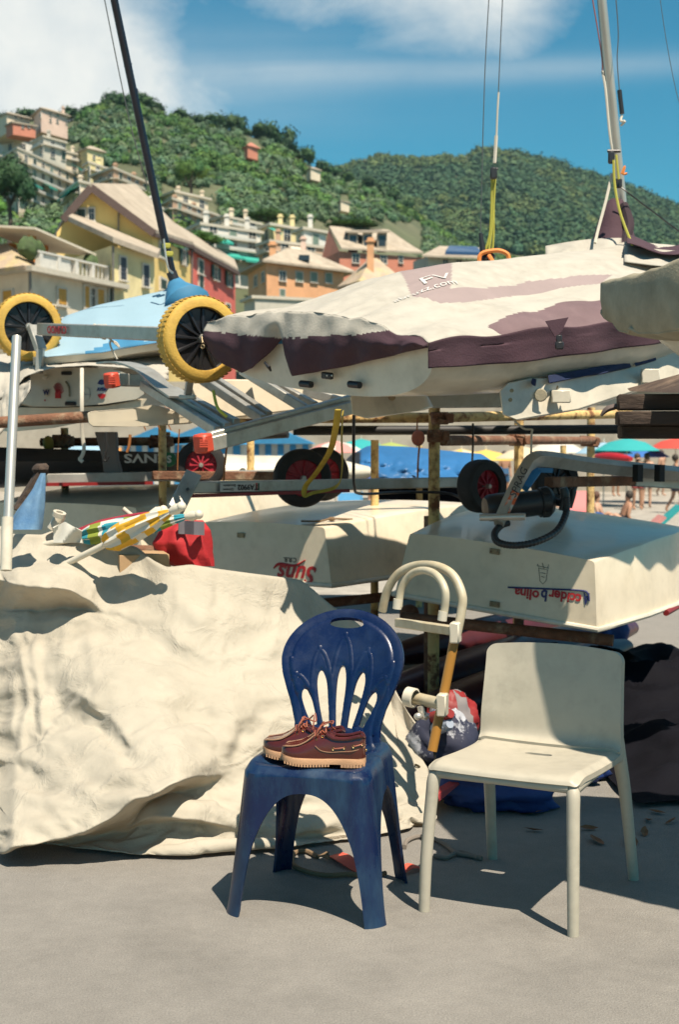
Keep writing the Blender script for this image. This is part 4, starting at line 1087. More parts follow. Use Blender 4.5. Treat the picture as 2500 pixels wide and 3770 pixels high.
# ================================================================ the big canvas tarpaulin over the stack at the left
def canvas_mat():
    m = M('canvas tarpaulin', (0.575, 0.53, 0.43), 0.85, 0.06, 1.2, 0.0, 60, col2=(0.52, 0.47, 0.375), amt=.36, s2=1.6, soft=.5, spec=.2)
    nt = m.node_tree; N = nt.nodes; L = nt.links; b = N['Principled BSDF']; tc = N['Texture Coordinate']
    n1 = N.new('ShaderNodeTexNoise'); n1.inputs['Scale'].default_value = 7; n1.inputs['Detail'].default_value = 6; n1.inputs['Roughness'].default_value = .62; n1.inputs['Distortion'].default_value = .7
    n2 = N.new('ShaderNodeTexVoronoi'); n2.feature = 'DISTANCE_TO_EDGE'; n2.inputs['Scale'].default_value = 5.0
    mx = N.new('ShaderNodeMix'); mx.data_type = 'RGBA'; mx.inputs['Factor'].default_value = .18
    L.new(tc.outputs['Object'], n1.inputs['Vector']); L.new(tc.outputs['Object'], mx.inputs['A']); L.new(n1.outputs['Color'], mx.inputs['B']); L.new(mx.outputs['Result'], n2.inputs['Vector'])
    mr = N.new('ShaderNodeMapRange'); L.new(n2.outputs['Distance'], mr.inputs[0]); mr.inputs[2].default_value = .10; mr.inputs[3].default_value = .35; mr.inputs[4].default_value = 0
    ad = N.new('ShaderNodeMath'); L.new(n1.outputs['Fac'], ad.inputs[0]); L.new(mr.outputs[0], ad.inputs[1])
    bp = N.new('ShaderNodeBump'); bp.inputs['Strength'].default_value = .55; bp.inputs['Distance'].default_value = .012; L.new(ad.outputs[0], bp.inputs['Height'])
    n3 = N.new('ShaderNodeTexNoise'); n3.inputs['Scale'].default_value = 55; n3.inputs['Detail'].default_value = 4; L.new(tc.outputs['Object'], n3.inputs['Vector'])
    b2 = N.new('ShaderNodeBump'); b2.inputs['Strength'].default_value = .25; b2.inputs['Distance'].default_value = .004; L.new(n3.outputs['Fac'], b2.inputs['Height']); L.new(bp.outputs[0], b2.inputs['Normal']); L.new(b2.outputs[0], b.inputs['Normal'])
    b.inputs['Sheen Weight'].default_value = .1
    tr_ = N.new('ShaderNodeBsdfTranslucent'); tr_.inputs['Color'].default_value = (.62, .46, .25, 1); L.new(b2.outputs[0], tr_.inputs['Normal'])
    ms = N.new('ShaderNodeMixShader'); ms.inputs[0].default_value = .22; L.new(b.outputs[0], ms.inputs[1]); L.new(tr_.outputs[0], ms.inputs[2]); L.new(ms.outputs[0], N['Material Output'].inputs['Surface'])
    return m
m_canvas = canvas_mat()
T_TOP = [(-260, 1880), (0, 1935), (30, 1962), (150, 1965), (190, 1950), (240, 1962), (330, 1985), (410, 1992), (500, 2010), (560, 2060), (610, 2085), (700, 2075), (790, 2090), (900, 2105), (1000, 2118), (1130, 2135), (1230, 2170), (1320, 2215), (1400, 2262), (1460, 2330), (1495, 2410), (1520, 2530), (1600, 2700)]
T_BOT = [(-260, 3060), (0, 3085), (60, 3130), (200, 3146), (400, 3160), (650, 3184), (900, 3172), (1100, 3155), (1300, 3130), (1450, 3105), (1600, 3080)]
T_RIGHT = [(2130, 1290), (2220, 1345), (2300, 1440), (2400, 1497), (2530, 1518), (2620, 1535), (2720, 1572), (2800, 1592), (2880, 1598), (2960, 1585), (3030, 1560), (3090, 1540), (3200, 1520)]
FOLDS = [  # polyline in the drape, amplitude (m), soft width on the upper side, crisp width on the lower side
    ([(-260, 3020), (-60, 3045), (60, 3035), (200, 2998), (350, 2945), (560, 2855), (700, 2790), (840, 2722)], .30, 240, 13),
    ([(360, 2928), (520, 2938), (700, 2948), (800, 2930), (900, 2885)], .11, 70, 11),
    ([(-200, 3090), (60, 3078), (300, 3072), (600, 3085), (900, 3055)], .035, 60, 60),
    ([(-260, 2080), (-60, 2100), (20, 2118), (90, 2132), (170, 2136), (250, 2138), (330, 2152), (420, 2190)], .27, 110, 11),
    ([(60, 1990), (140, 2000), (230, 2030), (320, 2040), (420, 2050)], .05, 40, 18),
    ([(230, 1985), (330, 2010), (410, 2022)], .06, 35, 10),
    ([(350, 2075), (480, 2090), (560, 2100), (640, 2085)], .05, 30, 12),
    ([(150, 2445), (230, 2430), (330, 2495), (400, 2545), (470, 2650), (520, 2760)], .09, 150, 34),
    ([(470, 2640), (520, 2700), (560, 2720)], .04, 70, 30),
    ([(1010, 2560), (930, 2552), (860, 2580), (835, 2660), (700, 2780)], .075, 110, 26),
    ([(500, 2250), (640, 2275), (760, 2320), (840, 2420), (880, 2450)], .055, 120, 55),
    ([(480, 2480), (600, 2500), (760, 2490), (870, 2470)], .03, 70, 50),
    ([(400, 2110), (640, 2140), (800, 2250), (850, 2330)], .05, 110, 70),
    ([(1170, 2620), (1230, 2760), (1310, 2850), (1420, 2880), (1560, 2840)], .055, 130, 20),
    ([(1340, 2960), (1420, 2990), (1500, 2930), (1560, 2900)], .05, 50, 14),
    ([(880, 2960), (960, 2985), (1080, 2985), (1250, 3000), (1400, 3010)], .05, 70, 16),
    ([(540, 3100), (640, 3130), (760, 3120), (900, 3095)], .03, 30, 14),
    ([(40, 2640), (140, 2720), (300, 2760), (480, 2780), (640, 2760)], .04, 120, 110),
    ([(880, 2260), (1000, 2330), (1100, 2300), (1200, 2330)], .03, 90, 60),
    ([(560, 2590), (700, 2640), (820, 2640)], .022, 60, 30),
    ([(870, 2860), (960, 2840), (1080, 2870), (1180, 2860)], .03, 60, 16),
]
PLEATS = [(95, 2330, 2720, .035, 14), (150, 2280, 2640, .030, 12), (60, 2420, 2650, .02, 11), (185, 2420, 2600, .02, 12), (126, 2200, 2420, .022, 9), (250, 2250, 2420, .012, 14), (340, 2260, 2480, .010, 20)]
def fold_h(px, py):
    tot = 0.0
    for pts, amp, wa, wb in FOLDS:
        x0 = pts[0][0]; x1 = pts[-1][0]; lo, hi = min(x0, x1), max(x0, x1)
        wm = 3 * max(wa, wb)
        if px < lo - wm or px > hi + wm or py < min(q[1] for q in pts) - wm or py > max(q[1] for q in pts) + wm: continue
        best = None; ex = 0
        for (ax, ay), (bx, by) in zip(pts, pts[1:]):
            dx, dy = bx - ax, by - ay; L2 = dx * dx + dy * dy; t = ((px - ax) * dx + (py - ay) * dy) / L2
            tc = min(1, max(0, t)); qx, qy = ax + dx * tc, ay + dy * tc; d2 = (px - qx) ** 2 + (py - qy) ** 2
            if best is None or d2 < best[0]:
                cr = dx * (py - ay) - dy * (px - ax)
                if dx < 0 and abs(dx) > abs(dy): cr = -cr
                elif dx < 0: cr = -cr
                best = (d2, cr > 0, qx, qy)
        d = math.sqrt(best[0]); w = wb if best[1] else wa
        if d > 3 * w: continue
        # fade towards the ends of the fold
        e = min(math.hypot(px - pts[0][0], py - pts[0][1]), math.hypot(px - pts[-1][0], py - pts[-1][1])) if lo > -200 else math.hypot(px - pts[-1][0], py - pts[-1][1])
        q = min(math.hypot(best[2] - pts[-1][0], best[3] - pts[-1][1]), 1e9 if lo < -150 else math.hypot(best[2] - pts[0][0], best[3] - pts[0][1]))
        tot += amp * math.exp(-(d / w) ** 2) * (0.05 + .95 * sstep(0, 230, q))
    for x, y0, y1, a, w in PLEATS:
        xx = x + 10 * math.sin(py * .013 + x)
        if abs(px - xx) < 4 * w: tot += a * math.exp(-((px - xx) / w) ** 2) * sstep(y0 - 60, y0 + 60, py) * sstep(y1 + 60, y1 - 80, py)
    return tot
def tarp_depth(px, py, bot):
    dg = FPX * CAMH / (bot - 1600)
    w = (bot - py) / 1180.0
    right = sstep(700, 1500, px)
    D = lerp(1.10, 1.62, right)
    base = dg + D * max(0, w) ** lerp(1.18, 1.05, right) + .05 * w
    base -= .10 * math.exp(-((px - 420) / 420) ** 2 - ((py - 2480) / 300) ** 2)
    return base
NU, NVV = 150, 150
def tarp_xy(u, v):
    px = lerp(-260, 1600, u); t0 = interp(T_TOP, px); b0 = interp(T_BOT, px); py = lerp(b0, t0, v); rx = interp(T_RIGHT, py)
    if px > 1100: px = lerp(1100, rx, (px - 1100) / 500.0)
    return px, py
XY = np.array([[tarp_xy(i / NU, j / NVV) for i in range(NU + 1)] for j in range(NVV + 1)])
FH = np.array([[fold_h(*XY[j, i]) for i in range(NU + 1)] for j in range(NVV + 1)])
BD = np.array([[tarp_depth(XY[j, i, 0], XY[j, i, 1], interp(T_BOT, XY[j, i, 0])) for i in range(NU + 1)] for j in range(NVV + 1)])
vv_ = np.linspace(0, 1, NVV + 1)[:, None]; edge_ = np.clip(vv_ / .06, 0, 1)
RAY = np.array([[tuple(ray(*XY[j, i])) for i in range(NU + 1)] for j in range(NVV + 1)]); RAY = RAY / RAY[:, :, 1:2]
C0 = np.array((0, 0, CAMH))
core = C0 + RAY * (BD + .04 - .92 * FH * edge_ - .03 * np.array([[noise.fractal(Vector((XY[j, i, 0] * .0030, XY[j, i, 1] * .0045, 5.1)), 1, 2, 3) for i in range(NU + 1)] for j in range(NVV + 1)]) * edge_)[:, :, None]                      # the heap underneath
X = C0 + RAY * (BD - FH * edge_)[:, :, None]                  # the sheet as first laid over it
NZ = np.array([[noise.fractal(Vector((XY[j, i, 0] * .006, XY[j, i, 1] * .006, 3.3)), 1, 2, 4) for i in range(NU + 1)] for j in range(NVV + 1)])
X = X - RAY * (.05 + .035 * NZ * edge_)[:, :, None]
X[:, :, 2] = np.maximum(X[:, :, 2], .014)
# let the cloth settle: a position based cloth with slack in the weave, resting on the heap and the ground
def nrm3(a): return np.sqrt((a * a).sum(-1))
slack = 1 + .060 * (.5 + .9 * np.array([[noise.noise(Vector((XY[j, i, 0] * .0028, XY[j, i, 1] * .0028, 8.8))) for i in range(NU + 1)] for j in range(NVV + 1)]))
smooth0 = C0 + RAY * (BD - .8 * FH * edge_)[:, :, None]
CON = []
def con(di, dj, k, sl):
    a = (slice(0, NVV + 1 - dj), slice(0, NU + 1 - di) if di >= 0 else slice(-di, NU + 1)); b = (slice(dj, NVV + 1), slice(di, NU + 1) if di >= 0 else slice(0, NU + 1 + di))
    L0 = nrm3(X[a] - X[b]); Ls = nrm3(smooth0[a] - smooth0[b]); L = np.minimum(L0, Ls * 1.5)
    L = np.maximum(L * .92, Ls) * (1 + (slack[a] - 1) * sl); CON.append((a, b, L, k))
con(1, 0, .5, .6); con(0, 1, .5, 1.2); con(1, 1, .3, .9); con(-1, 1, .3, .9); con(2, 0, .16, .5); con(0, 2, .16, .9); con(4, 0, .14, .5); con(0, 4, .14, .8); con(8, 0, .06, .4); con(0, 8, .06, .6)
V_ = np.zeros_like(X); g_ = np.array((0, 0, -9.8)) * (1 / 60) ** 2 * .35
nq = np.zeros_like(X)
cn = np.cross(np.roll(core, -1, 1) - np.roll(core, 1, 1), np.roll(core, -1, 0) - np.roll(core, 1, 0)); cn /= nrm3(cn)[:, :, None] + 1e-9
if cn[60, 60].dot(-RAY[60, 60]) < 0: cn = -cn
TOPP = X[-1].copy(); LFT = X[:, 0].copy()
for st in range(70):
    P0 = X.copy(); V_ = V_ * .93; X = X + V_ + g_
    for it in range(7):
        for (a, b, L, k) in CON:
            d = X[a] - X[b]; l = nrm3(d) + 1e-9; q = (k * .5 * (l - L) / l)[:, :, None] * d
            acc_ = np.zeros_like(X); acc_[a] -= q; acc_[b] += q; X += acc_ * .8
        h_ = ((X - core) * cn).sum(-1); pen = np.maximum(0, -h_); X += cn * pen[:, :, None]
        touch = (pen > 0)[:, :, None]; X = np.where(touch, X * .75 + P0 * .25 + 0, X)
        low = X[:, :, 2] < .014; X[:, :, 2] = np.maximum(X[:, :, 2], .014)
        X[:, :, :2] = np.where(low[:, :, None], X[:, :, :2] * .5 + P0[:, :, :2] * .5, X[:, :, :2])
        X[-1] = TOPP; X[:, 0] = LFT
    V_ = X - P0
m = MB(); m.V = [Vector(p) for p in X.reshape(-1, 3)]
for j in range(NVV):
    for i in range(NU): a_ = j * (NU + 1) + i; m.F.append((a_, a_ + 1, a_ + NU + 2, a_ + NU + 1)); m.I.append(0)
n0 = len(m.V); BK = 8; m.V += [Vector(X[-1, i]) + Vector((0, .06 * (k + 1), -.010 * (k + 1) ** 2)) for k in range(BK) for i in range(NU + 1)]
for k in range(BK):
    for i in range(NU):
        r0 = (NVV * (NU + 1) if k == 0 else n0 + (k - 1) * (NU + 1)) + i; r1 = n0 + k * (NU + 1) + i; m.F.append((r0, r0 + 1, r1 + 1, r1)); m.I.append(0)
m.build('tarpaulin', m_canvas, label='creased cream canvas tarpaulin draped to the ground behind the blue chair', cat='tarpaulin', smooth=180, fixn=False, sub=1)
m_grom = M('grommet', (.22, .18, .10), .45, metal=1)
# ================================================================ racks, dinghies, trolleys
m_gel = M('gelcoat cream', (0.80, 0.70, 0.53), 0.32, 0.05, 2.5, 0.0, 60, col2=(0.64, 0.54, 0.38), amt=.30, s2=3.5, soft=.45, coat=.15)
m_gelw = M('gelcoat white', (0.72, 0.66, 0.53), 0.30, 0.05, 2.5, col2=(0.50, 0.45, 0.35), amt=.28, s2=4, soft=.4, coat=.2)
m_rust = M('rusty painted steel', (0.72, 0.50, 0.20), 0.7, 0.2, 9, 0.6, 60, col2=(0.20, 0.075, 0.03), amt=.42, s2=11, soft=.14, rough2=.95)
m_rustd = M('rusted steel', (0.19, 0.085, 0.045), 0.9, 0.35, 14, 0.8, 70, col2=(0.34, 0.24, 0.15), amt=.36, s2=9, soft=.15)
m_alu = M('weathered aluminium', (0.52, 0.51, 0.46), 0.42, 0.12, 8, 0.1, 200, metal=.55, col2=(0.36, 0.33, 0.27), amt=.35, s2=7, soft=.3)
m_alup = M('anodised alloy', (0.62, 0.60, 0.54), 0.36, 0.08, 6, metal=.6)
m_rub = M('black rubber', (0.018, 0.017, 0.017), 0.75, 0.3, 12, .2, 80)
m_blk = M('black plastic', (0.020, 0.020, 0.022), 0.42, .2, 10)
m_rbar = M('black bar', (0.012, 0.011, 0.010), 0.6)
m_purp = M('plum cover cloth', (0.052, 0.020, 0.032), 0.85, 0.12, 5, 0.25, 120, col2=(0.068, 0.032, 0.042), amt=.40, s2=2.2, soft=.5)
m_mauve = M('sun-faded plum cloth', (0.140, 0.085, 0.093), 0.85, 0.08, 5, 0.25, 120, col2=(0.21, 0.145, 0.145), amt=.40, s2=2.2, soft=.5)
m_pmauve = M('pale faded mauve cloth', (0.30, 0.235, 0.225), 0.85, 0.08, 5, 0.25, 120)
m_cov = M('white cover cloth', (0.45, 0.425, 0.365), 0.85, 0.05, 4, 0.25, 120, col2=(0.39, 0.36, 0.30), amt=.38, s2=3, soft=.5)
m_mould = M('mouldy canvas', (0.40, 0.36, 0.26), 0.9, 0.1, 5, 0.25, 120, col2=(0.22, 0.19, 0.12), amt=.42, s2=4, soft=.4)
m_navy = M('navy carpet pad', (0.015, 0.028, 0.085), 0.9, .3, 20)
m_red = M('red cap', (0.62, 0.075, 0.035), 0.5, .15, 8)
m_redstripe = M('dark red stripe', (0.24, 0.012, 0.012), 0.45)
m_lblue = M('pale blue boat cover', (0.28, 0.42, 0.50), 0.7, .06, 3, .15, 60); m_mblue = M('blue hem', (0.04, 0.20, 0.36), .7)
m_ropew = M('white rope', (.55, .51, .42), .8); m_ropey = M('yellow-green line', (.38, .36, .05), .7); m_ropeb = M('brown rope', (.20, .13, .07), .9); m_ropeo = M('orange rope', (.75, .24, .05), .7)
m_wire = M('steel wire', (.20, .19, .17), .4, metal=.7); m_strap = M('yellow strap', (.42, .30, .03), .8, .2, 20); m_strapo = M('orange strap', (.36, .13, .03), .8, .2, 20)
m_inkr = M('red print', (.50, .015, .02), .5, 0.02); m_inkb = M('navy print', (.02, .028, .13), .5, .02); m_inkd = M('dark print', (.035, .03, .03), .6, .02); m_inkw = M('white print', (.62, .60, .56), .6, .02); m_inkg = M('green print', (.02, .16, .06), .5, .02)
m_wood = M('old timber', (.055, .035, .025), .9, .35, 8, .6, 60, col2=(.16, .11, .075), amt=.36, s2=10, soft=.2, stretch=(.25, 1, 1))
m_brassw = M('weathered fitting', (.28, .22, .13), .5, .2, 20, metal=.6)

# ---------------------------------------------------------------- dinghy with the plum and white cover
TL = P(800, 1192, 6.12); TR = P(1600, 1262, 5.15)
SC = (TL + TR) / 2; bb = (TR - TL).normalized(); aa = Vector((.75, .66, .12)); aa = (aa - bb * aa.dot(bb)).normalized(); uu = bb.cross(aa)
if uu.z < 0: uu = -uu
HBW = (TR - TL).length / 2
dn = thing('sailing_dinghy', 'white dinghy under a plum and white cover on the upper rack', 'boat', SC - Vector((0, 0, .35)))
BEAM = [(0, HBW), (.12, HBW * 1.04), (.35, HBW * 1.08), (.55, HBW * 1.02), (.75, HBW * .80), (.9, HBW * .46), (.97, HBW * .2), (1, HBW * .05)]
DEPTH = [(0, .235), (.1, .27), (.3, .33), (.6, .35), (.85, .30), (1, .10)]
LEN = 3.55
def D(s, w, h):
    """s along the hull, w metres across (starboard +), h metres above the gunwale"""
    return SC + aa * (s * LEN) + bb * w + uu * (h + .10 * s * s)
m = MB(); rings = []
for i in range(41):
    s = i / 40; hb = interp(BEAM, s); dp = interp(DEPTH, s); ring_ = []; ex = lerp(2.9, 2.1, sstep(0, .6, s))
    for k in range(33):
        th = math.pi * k / 32; c, q = math.cos(th), math.sin(th)
        ring_.append(D(s, -hb * (abs(c) ** (2 / ex)) * (1 if c > 0 else -1), -dp * abs(q) ** (2 / (ex + .3))))
    rings.append(ring_)
m.loft(rings, True, True); m.build('hull', m_gelw, dn, smooth=50)
RIDGE = [(0, .075), (.03, .10), (.08, .145), (.14, .20), (.23, .225), (.38, .225), (.50, .225), (.56, .25), (.62, .22), (.8, .12), (1, .04)]
def cov(u, v):
    s = -.012 + u * 1.02; w = (v - .5) * 2 * 1.22; sc = min(max(s, 0), 1); hb = interp(BEAM, sc) + .012
    q = Vector((s * 5, w * 3, 0))
    wr = noise.fractal(q, 1, 2, 4) * .014 + .010 * math.sin(s * 52 + 3 * noise.noise(q)) * sstep(.55, .95, abs(w)) * sstep(1.2, .9, abs(w))
    if abs(w) <= 1:
        h = interp(RIDGE, sc) * (1 - abs(w) ** 1.45) + .012 + wr * (1.4 if abs(w) > .2 else 1)
        # sagging pockets between the stiff parts
        h -= .05 * math.exp(-((sc - .25) / .09) ** 2 - ((w - .5) / .22) ** 2)
        return D(s, hb * w, h)
    k = (abs(w) - 1) / .22; drop = interp([(0, .10), (.1, .115), (.4, .12), (.55, .13), (.8, .10), (1, .05)], sc)
    return D(s, (hb + .006 + .012 * math.sin(s * 61) * k + wr * .5) * (1 if w > 0 else -1), .012 - drop * k + (wr if k < .3 else 0))
def inpoly(x, y, pg):
    c = False; j = len(pg) - 1
    for i in range(len(pg)):
        if (pg[i][1] > y) != (pg[j][1] > y) and x < (pg[j][0] - pg[i][0]) * (y - pg[i][1]) / (pg[j][1] - pg[i][1]) + pg[i][0]: c = not c
        j = i
    return c
def covm(u, v):
    s = u; w = (v - .5) * 2 * 1.22; a = abs(w)
    if a > 1.0: return 0
    if s < .035: return 2
    if w > .90 - .14 * sstep(.08, .25, s) and s > .10: return 1
    if inpoly(s, w, PANEL): return 3
    if w < -.86: return 1
    return 2
def pixel(p):
    v = p - CAM; f = v.y * math.cos(PITCH) - v.z * math.sin(PITCH); up_ = v.y * math.sin(PITCH) + v.z * math.cos(PITCH); return 1250 + v.x / f * FPX, 1885 - up_ / f * FPX
def covxyz(s, w): return cov((s + .012) / 1.02, w / 2.44 + .5)
def cov_at(px, py):
    best = None
    for i in range(60):
        for j in range(50):
            sw = (i / 59 * .75, -.6 + j / 49 * 1.55); q = pixel(covxyz(*sw)); e = (q[0] - px) ** 2 + (q[1] - py) ** 2
            if best is None or e < best[0]: best = (e, sw)
    return best[1]
PANEL = [cov_at(x, y) for x, y in ((1430, 1042), (1500, 1008), (1560, 990), (1630, 988), (1675, 1030), (1690, 1062), (1800, 1055), (1950, 1035), (2150, 1010), (2260, 1002), (2210, 1048), (2060, 1062), (1900, 1086), (1750, 1112), (1650, 1112), (1540, 1085))]
m = MB(); m.grid(cov, 300, 190, mif=covm); m.build('boat_cover', [m_purp, m_mauve, m_cov, m_pmauve], dn, smooth=180, solid=.002, offset=0, fixn=False)
TLX, TRX = TL.copy(), TR.copy()
def tdep(px):
    k = (px - 1250) / FPX; t = (TLX.x - k * TLX.y) / ((TLX.x - TRX.x) - k * (TLX.y - TRX.y)); return lerp(TLX.y, TRX.y, t)
YB = [(770, 1290), (835, 1345), (880, 1374), (940, 1354), (985, 1305), (1026, 1252), (1034, 1248), (1042, 1254), (1060, 1330), (1084, 1384), (1250, 1354), (1400, 1320), (1600, 1272), (1700, 1245)]
YP = [(770, 1222), (900, 1232), (1020, 1246), (1060, 1244), (1300, 1232), (1500, 1212), (1640, 1196)]
def sflap(u, v):
    """cloth falling over the stern from the cover's edge"""
    t = cov(0, (lerp(-1.02, 1.03, u)) / 2.44 + .5); px, py = pixel(t); yb = interp(YB, px); b = P(px, yb, tdep(px) - .05)
    p = lerp(t, b, v); return p - aa * (.014 * math.sin(px * .045 + v * 3) * v + .03 * math.sin(v * 3.1) + .012 * noise.noise(Vector((px * .02, v * 3, 0))))
def sflapm(u, v):
    px, py = pixel(sflap(u, v)); return 0 if py > interp(YP, px) + 2 * math.sin(px * .03) else 1
m = MB(); m.grid(sflap, 150, 26, mif=sflapm); m.build('stern_flap', [m_purp, m_cov], dn, smooth=180, solid=.002, offset=0, fixn=False)
m = MB(); m.grid(lambda u, v: P(lerp(1015, 1050, u), lerp(1240, 1266, v), tdep(1030) - .02), 2, 2); m.build('cover_lining', m_mblue, dn)
def tface(px, py, dd=.012): return P(px, py, tdep(px) - dd)
for x in (1127, 1306):
    m = MB(); m.tube([tface(x - 19, 1412 + (0 if x < 1200 else 2)), tface(x + 19, 1416 + (0 if x < 1200 else 2))], .014, 10); m.build('drain_slot', m_blk, dn)
m = MB(); m.box(tface(1205, 1383, .02), (.058, .02, .026), frame(bb, uu), .004); m.build('gudgeon', m_blk, dn)
for k in (-1, 1):
    m = MB(); m.lathe([(.0, .002), (.004, .001), (.004, 0)], tface(1213 + k * 9, 1383, .036), -aa, 8); m.build('screw', m_alup, dn)
# hanging clip on the side
c0 = D(.50, interp(BEAM, .5) + .03, -.10)
m = MB(); m.prism([P(2010, 1182, 5.30), P(2095, 1168, 5.37), P(2070, 1220, 5.35), P(2045, 1240, 5.32)], (.0, .012, 0)); m.build('cover_tab', m_purp, dn)
m = MB(); m.box(P(2060, 1248, 5.32), (.022, .008, .03), None, .003); m.box(P(2061, 1272, 5.32), (.032, .012, .030), None, .004); m.build('buckle', m_blk, dn)
m = MB(); m.tube([P(975, 1335, tdep(975) - .09), P(990, 1352, tdep(990) - .09), P(997, 1366, tdep(997) - .07)], [.006, .008, .004], 8); m.build('cleat', m_blk, dn)
# printed maker's lettering on the cover
def cov_text(body, s0, w0, size, xs):
    """print laid into the cloth: every vertex is carried by the cover's surface"""
    ds = (covxyz(s0 + .02, w0) - covxyz(s0 - .02, w0)).length / .04; dw = (covxyz(s0, w0 + .04) - covxyz(s0, w0 - .04)).length / .08
    o = text(body, wloc(dn), (1, 0, 0), (0, 0, 1), size, m_inkw, dn, 'lettering', ext=0, shear=.3, xs=xs)
    for v in o.data.vertices:
        s_ = s0 + v.co.x / ds; w_ = w0 - v.co.z / dw; p = covxyz(s_, w_); n = (covxyz(s_ + .01, w_) - p).cross(covxyz(s_, w_ - .02) - p).normalized(); v.co = p + n * .005 - wloc(dn)
    return o
cov_text('FV', *cov_at(1590, 1030), .10, 1.7); cov_text('abruzz.com', *cov_at(1560, 1070), .055, 1.4)
def PM(px, py, d): return P(px, py, d * .985)
# mast, boot and rigging of that dinghy
mast_b = PM(2302, 850, 7.35); mast_t = PM(2192, -260, 7.0)
m = MB(); m.tube([mast_b, lerp(mast_b, mast_t, .5), mast_t], [.029, .028, .026], 14, squash=(1, .8)); m.build('mast', m_alup, dn)
m = MB()
bt = [PM(2270, 745, 7.25), PM(2265, 800, 7.22), PM(2262, 880, 7.2), PM(2262, 965, 7.15)]
m.tube(bt, [.040, .075, .105, .15], 18, n=5); bo = m.build('mast_boot', m_purp, dn, smooth=120)
m = MB(); m.tube([PM(2298, 752, 7.15), PM(2318, 830, 7.1), PM(2300, 905, 7.05), PM(2330, 950, 7.0)], [.02, .026, .022, .02], 8, n=5); m.build('boot_flap', M('dark plum', (.04, .022, .03), .9), bo)
m = MB(); m.grid(lambda u, v: PM(lerp(2310, 2620, u), lerp(873, 905 + 40 * u, v) + 24 * math.sin(u * 3) * (1 - v) - 12 * math.cos(u * 7), lerp(7.0, 6.6, v) + .03 * math.sin(u * 20)), 24, 8); m.build('boom_cover', m_purp, dn, solid=.004, smooth=180)
m = MB(); m.grid(lambda u, v: PM(lerp(2300, 2660, u), lerp(905, 965, v) + 22 * math.sin(u * 2.2), lerp(6.75, 6.5, v) + .04 * math.sin(v * 3)), 24, 8); m.build('boom_cover', m_cov, dn, solid=.004, smooth=180)
m = MB(); m.grid(lambda u, v: PM(lerp(2010, 2290, u), lerp(905 - 12 * math.sin(u * 2.5) - 22 * u, 985, v), lerp(7.0, 6.75, v) + .03 * math.sin(u * 12 + v * 4)), 24, 8); m.build('boom_cover', m_cov, dn, solid=.004, smooth=180)
def rope(parent, pts, r, mat, name, n=5, seg=6):
    m = MB(); m.tube([PM(*p) for p in pts], r, seg, n=n); return m.build(name, mat, parent)
rope(dn, [(2180, -20, 7.0), (2215, 190, 7.02), (2219, 262, 7.04)], .0032, M('red line', (.30, .09, .07), .7), 'stay')
rope(dn, [(2200, -20, 7.0), (2222, 230, 7.02), (2232, 300, 7.04)], .0028, m_wire, 'stay')
rope(dn, [(2219, 262, 7.04), (2231, 330, 7.02), (2245, 480, 7.0), (2256, 560, 7.0), (2262, 600, 7.0)], .0062, m_ropew, 'halyard')
rope(dn, [(2268, -20, 7.1), (2278, 120, 7.1), (2274, 220, 7.1), (2282, 330, 7.1)], .0028, m_wire, 'stay')
m = MB(); m.tube([PM(2282, 332, 7.05), PM(2292, 420, 7.05)], .011, 10); m.build('shroud_cover', m_blk, dn)
m = MB(); m.tube([PM(2292, 425, 7.05), PM(2287, 445, 7.04), PM(2302, 447, 7.03), PM(2288, 462, 7.05)], .006, 6, n=4); m.build('knot', m_ropew, dn)
m = MB(); m.tube([PM(2238, 556, 7.0), PM(2286, 556, 7.0)], .008, 8); m.box(PM(2252, 580, 6.98), (.030, .02, .06), None, .006); m.build('cleat', m_blk, dn)
m = MB(); m.box(PM(2278, 675, 7.0), (.035, .022, .045), None, .006); m.build('cleat', m_blk, dn)
rope(dn, [(2260, 590, 6.97), (2266, 690, 6.95), (2290, 800, 6.9), (2350, 952, 6.8)], .0065, m_ropey, 'lashing')
rope(dn, [(2270, 570, 6.97), (2280, 660, 6.95)], .006, m_ropey, 'lashing')
rope(dn, [(2255, 640, 7.0), (2232, 740, 6.95), (2205, 840, 6.9), (2192, 895, 6.85)], .0075, m_ropew, 'lashing')
rope(dn, [(2288, 690, 7.1), (2330, 722, 7.1), (2420, 790, 7.2), (2520, 865, 7.3)], .004, m_blk, 'stay')
rope(dn, [(2290, 640, 6.95), (2302, 612, 6.95), (2296, 640, 6.95), (2310, 638, 6.95)], .006, m_ropeo, 'lashing')
rope(dn, [(2430, -20, 7.4), (2455, 150, 7.4), (2492, 340, 7.4), (2520, 420, 7.4)], .0018, m_wire, 'stay', 3)
# forestay tackle standing over the cover
fb = PM(1795, 975, 6.9)
rope(dn, [(1802, -20, 6.9), (1785, 300, 6.9), (1770, 860, 6.9)], .0026, m_wire, 'stay')
m = MB(); m.tube([PM(1770, 858, 6.9), PM(1780, 935, 6.9)], [.010, .016], 10); m.build('shroud_cover', m_blk, dn)
rope(dn, [(1852, -20, 6.9), (1842, 200, 6.9), (1836, 345, 6.9)], .0026, m_wire, 'stay')
rope(dn, [(1837, 340, 6.9), (1832, 420, 6.9), (1829, 500, 6.9)], .0050, m_ropew, 'halyard')
rope(dn, [(1828, 500, 6.9), (1822, 600, 6.9)], .009, m_ropew, 'halyard')
m = MB(); m.tube([PM(1808, 622, 6.88), PM(1834, 622, 6.88)], .006, 8); m.box(PM(1818, 638, 6.88), (.032, .025, .055), None, .006); m.build('cleat', m_blk, dn)
rope(dn, [(1812, 655, 6.9), (1806, 850, 6.9), (1780, 940, 6.9)], .0062, m_ropey, 'lashing')
rope(dn, [(1824, 655, 6.9), (1815, 800, 6.9), (1800, 930, 6.9)], .0062, m_ropey, 'lashing')
rope(dn, [(1818, 660, 6.92), (1818, 850, 6.92), (1813, 935, 6.92)], .0062, m_ropey, 'lashing')
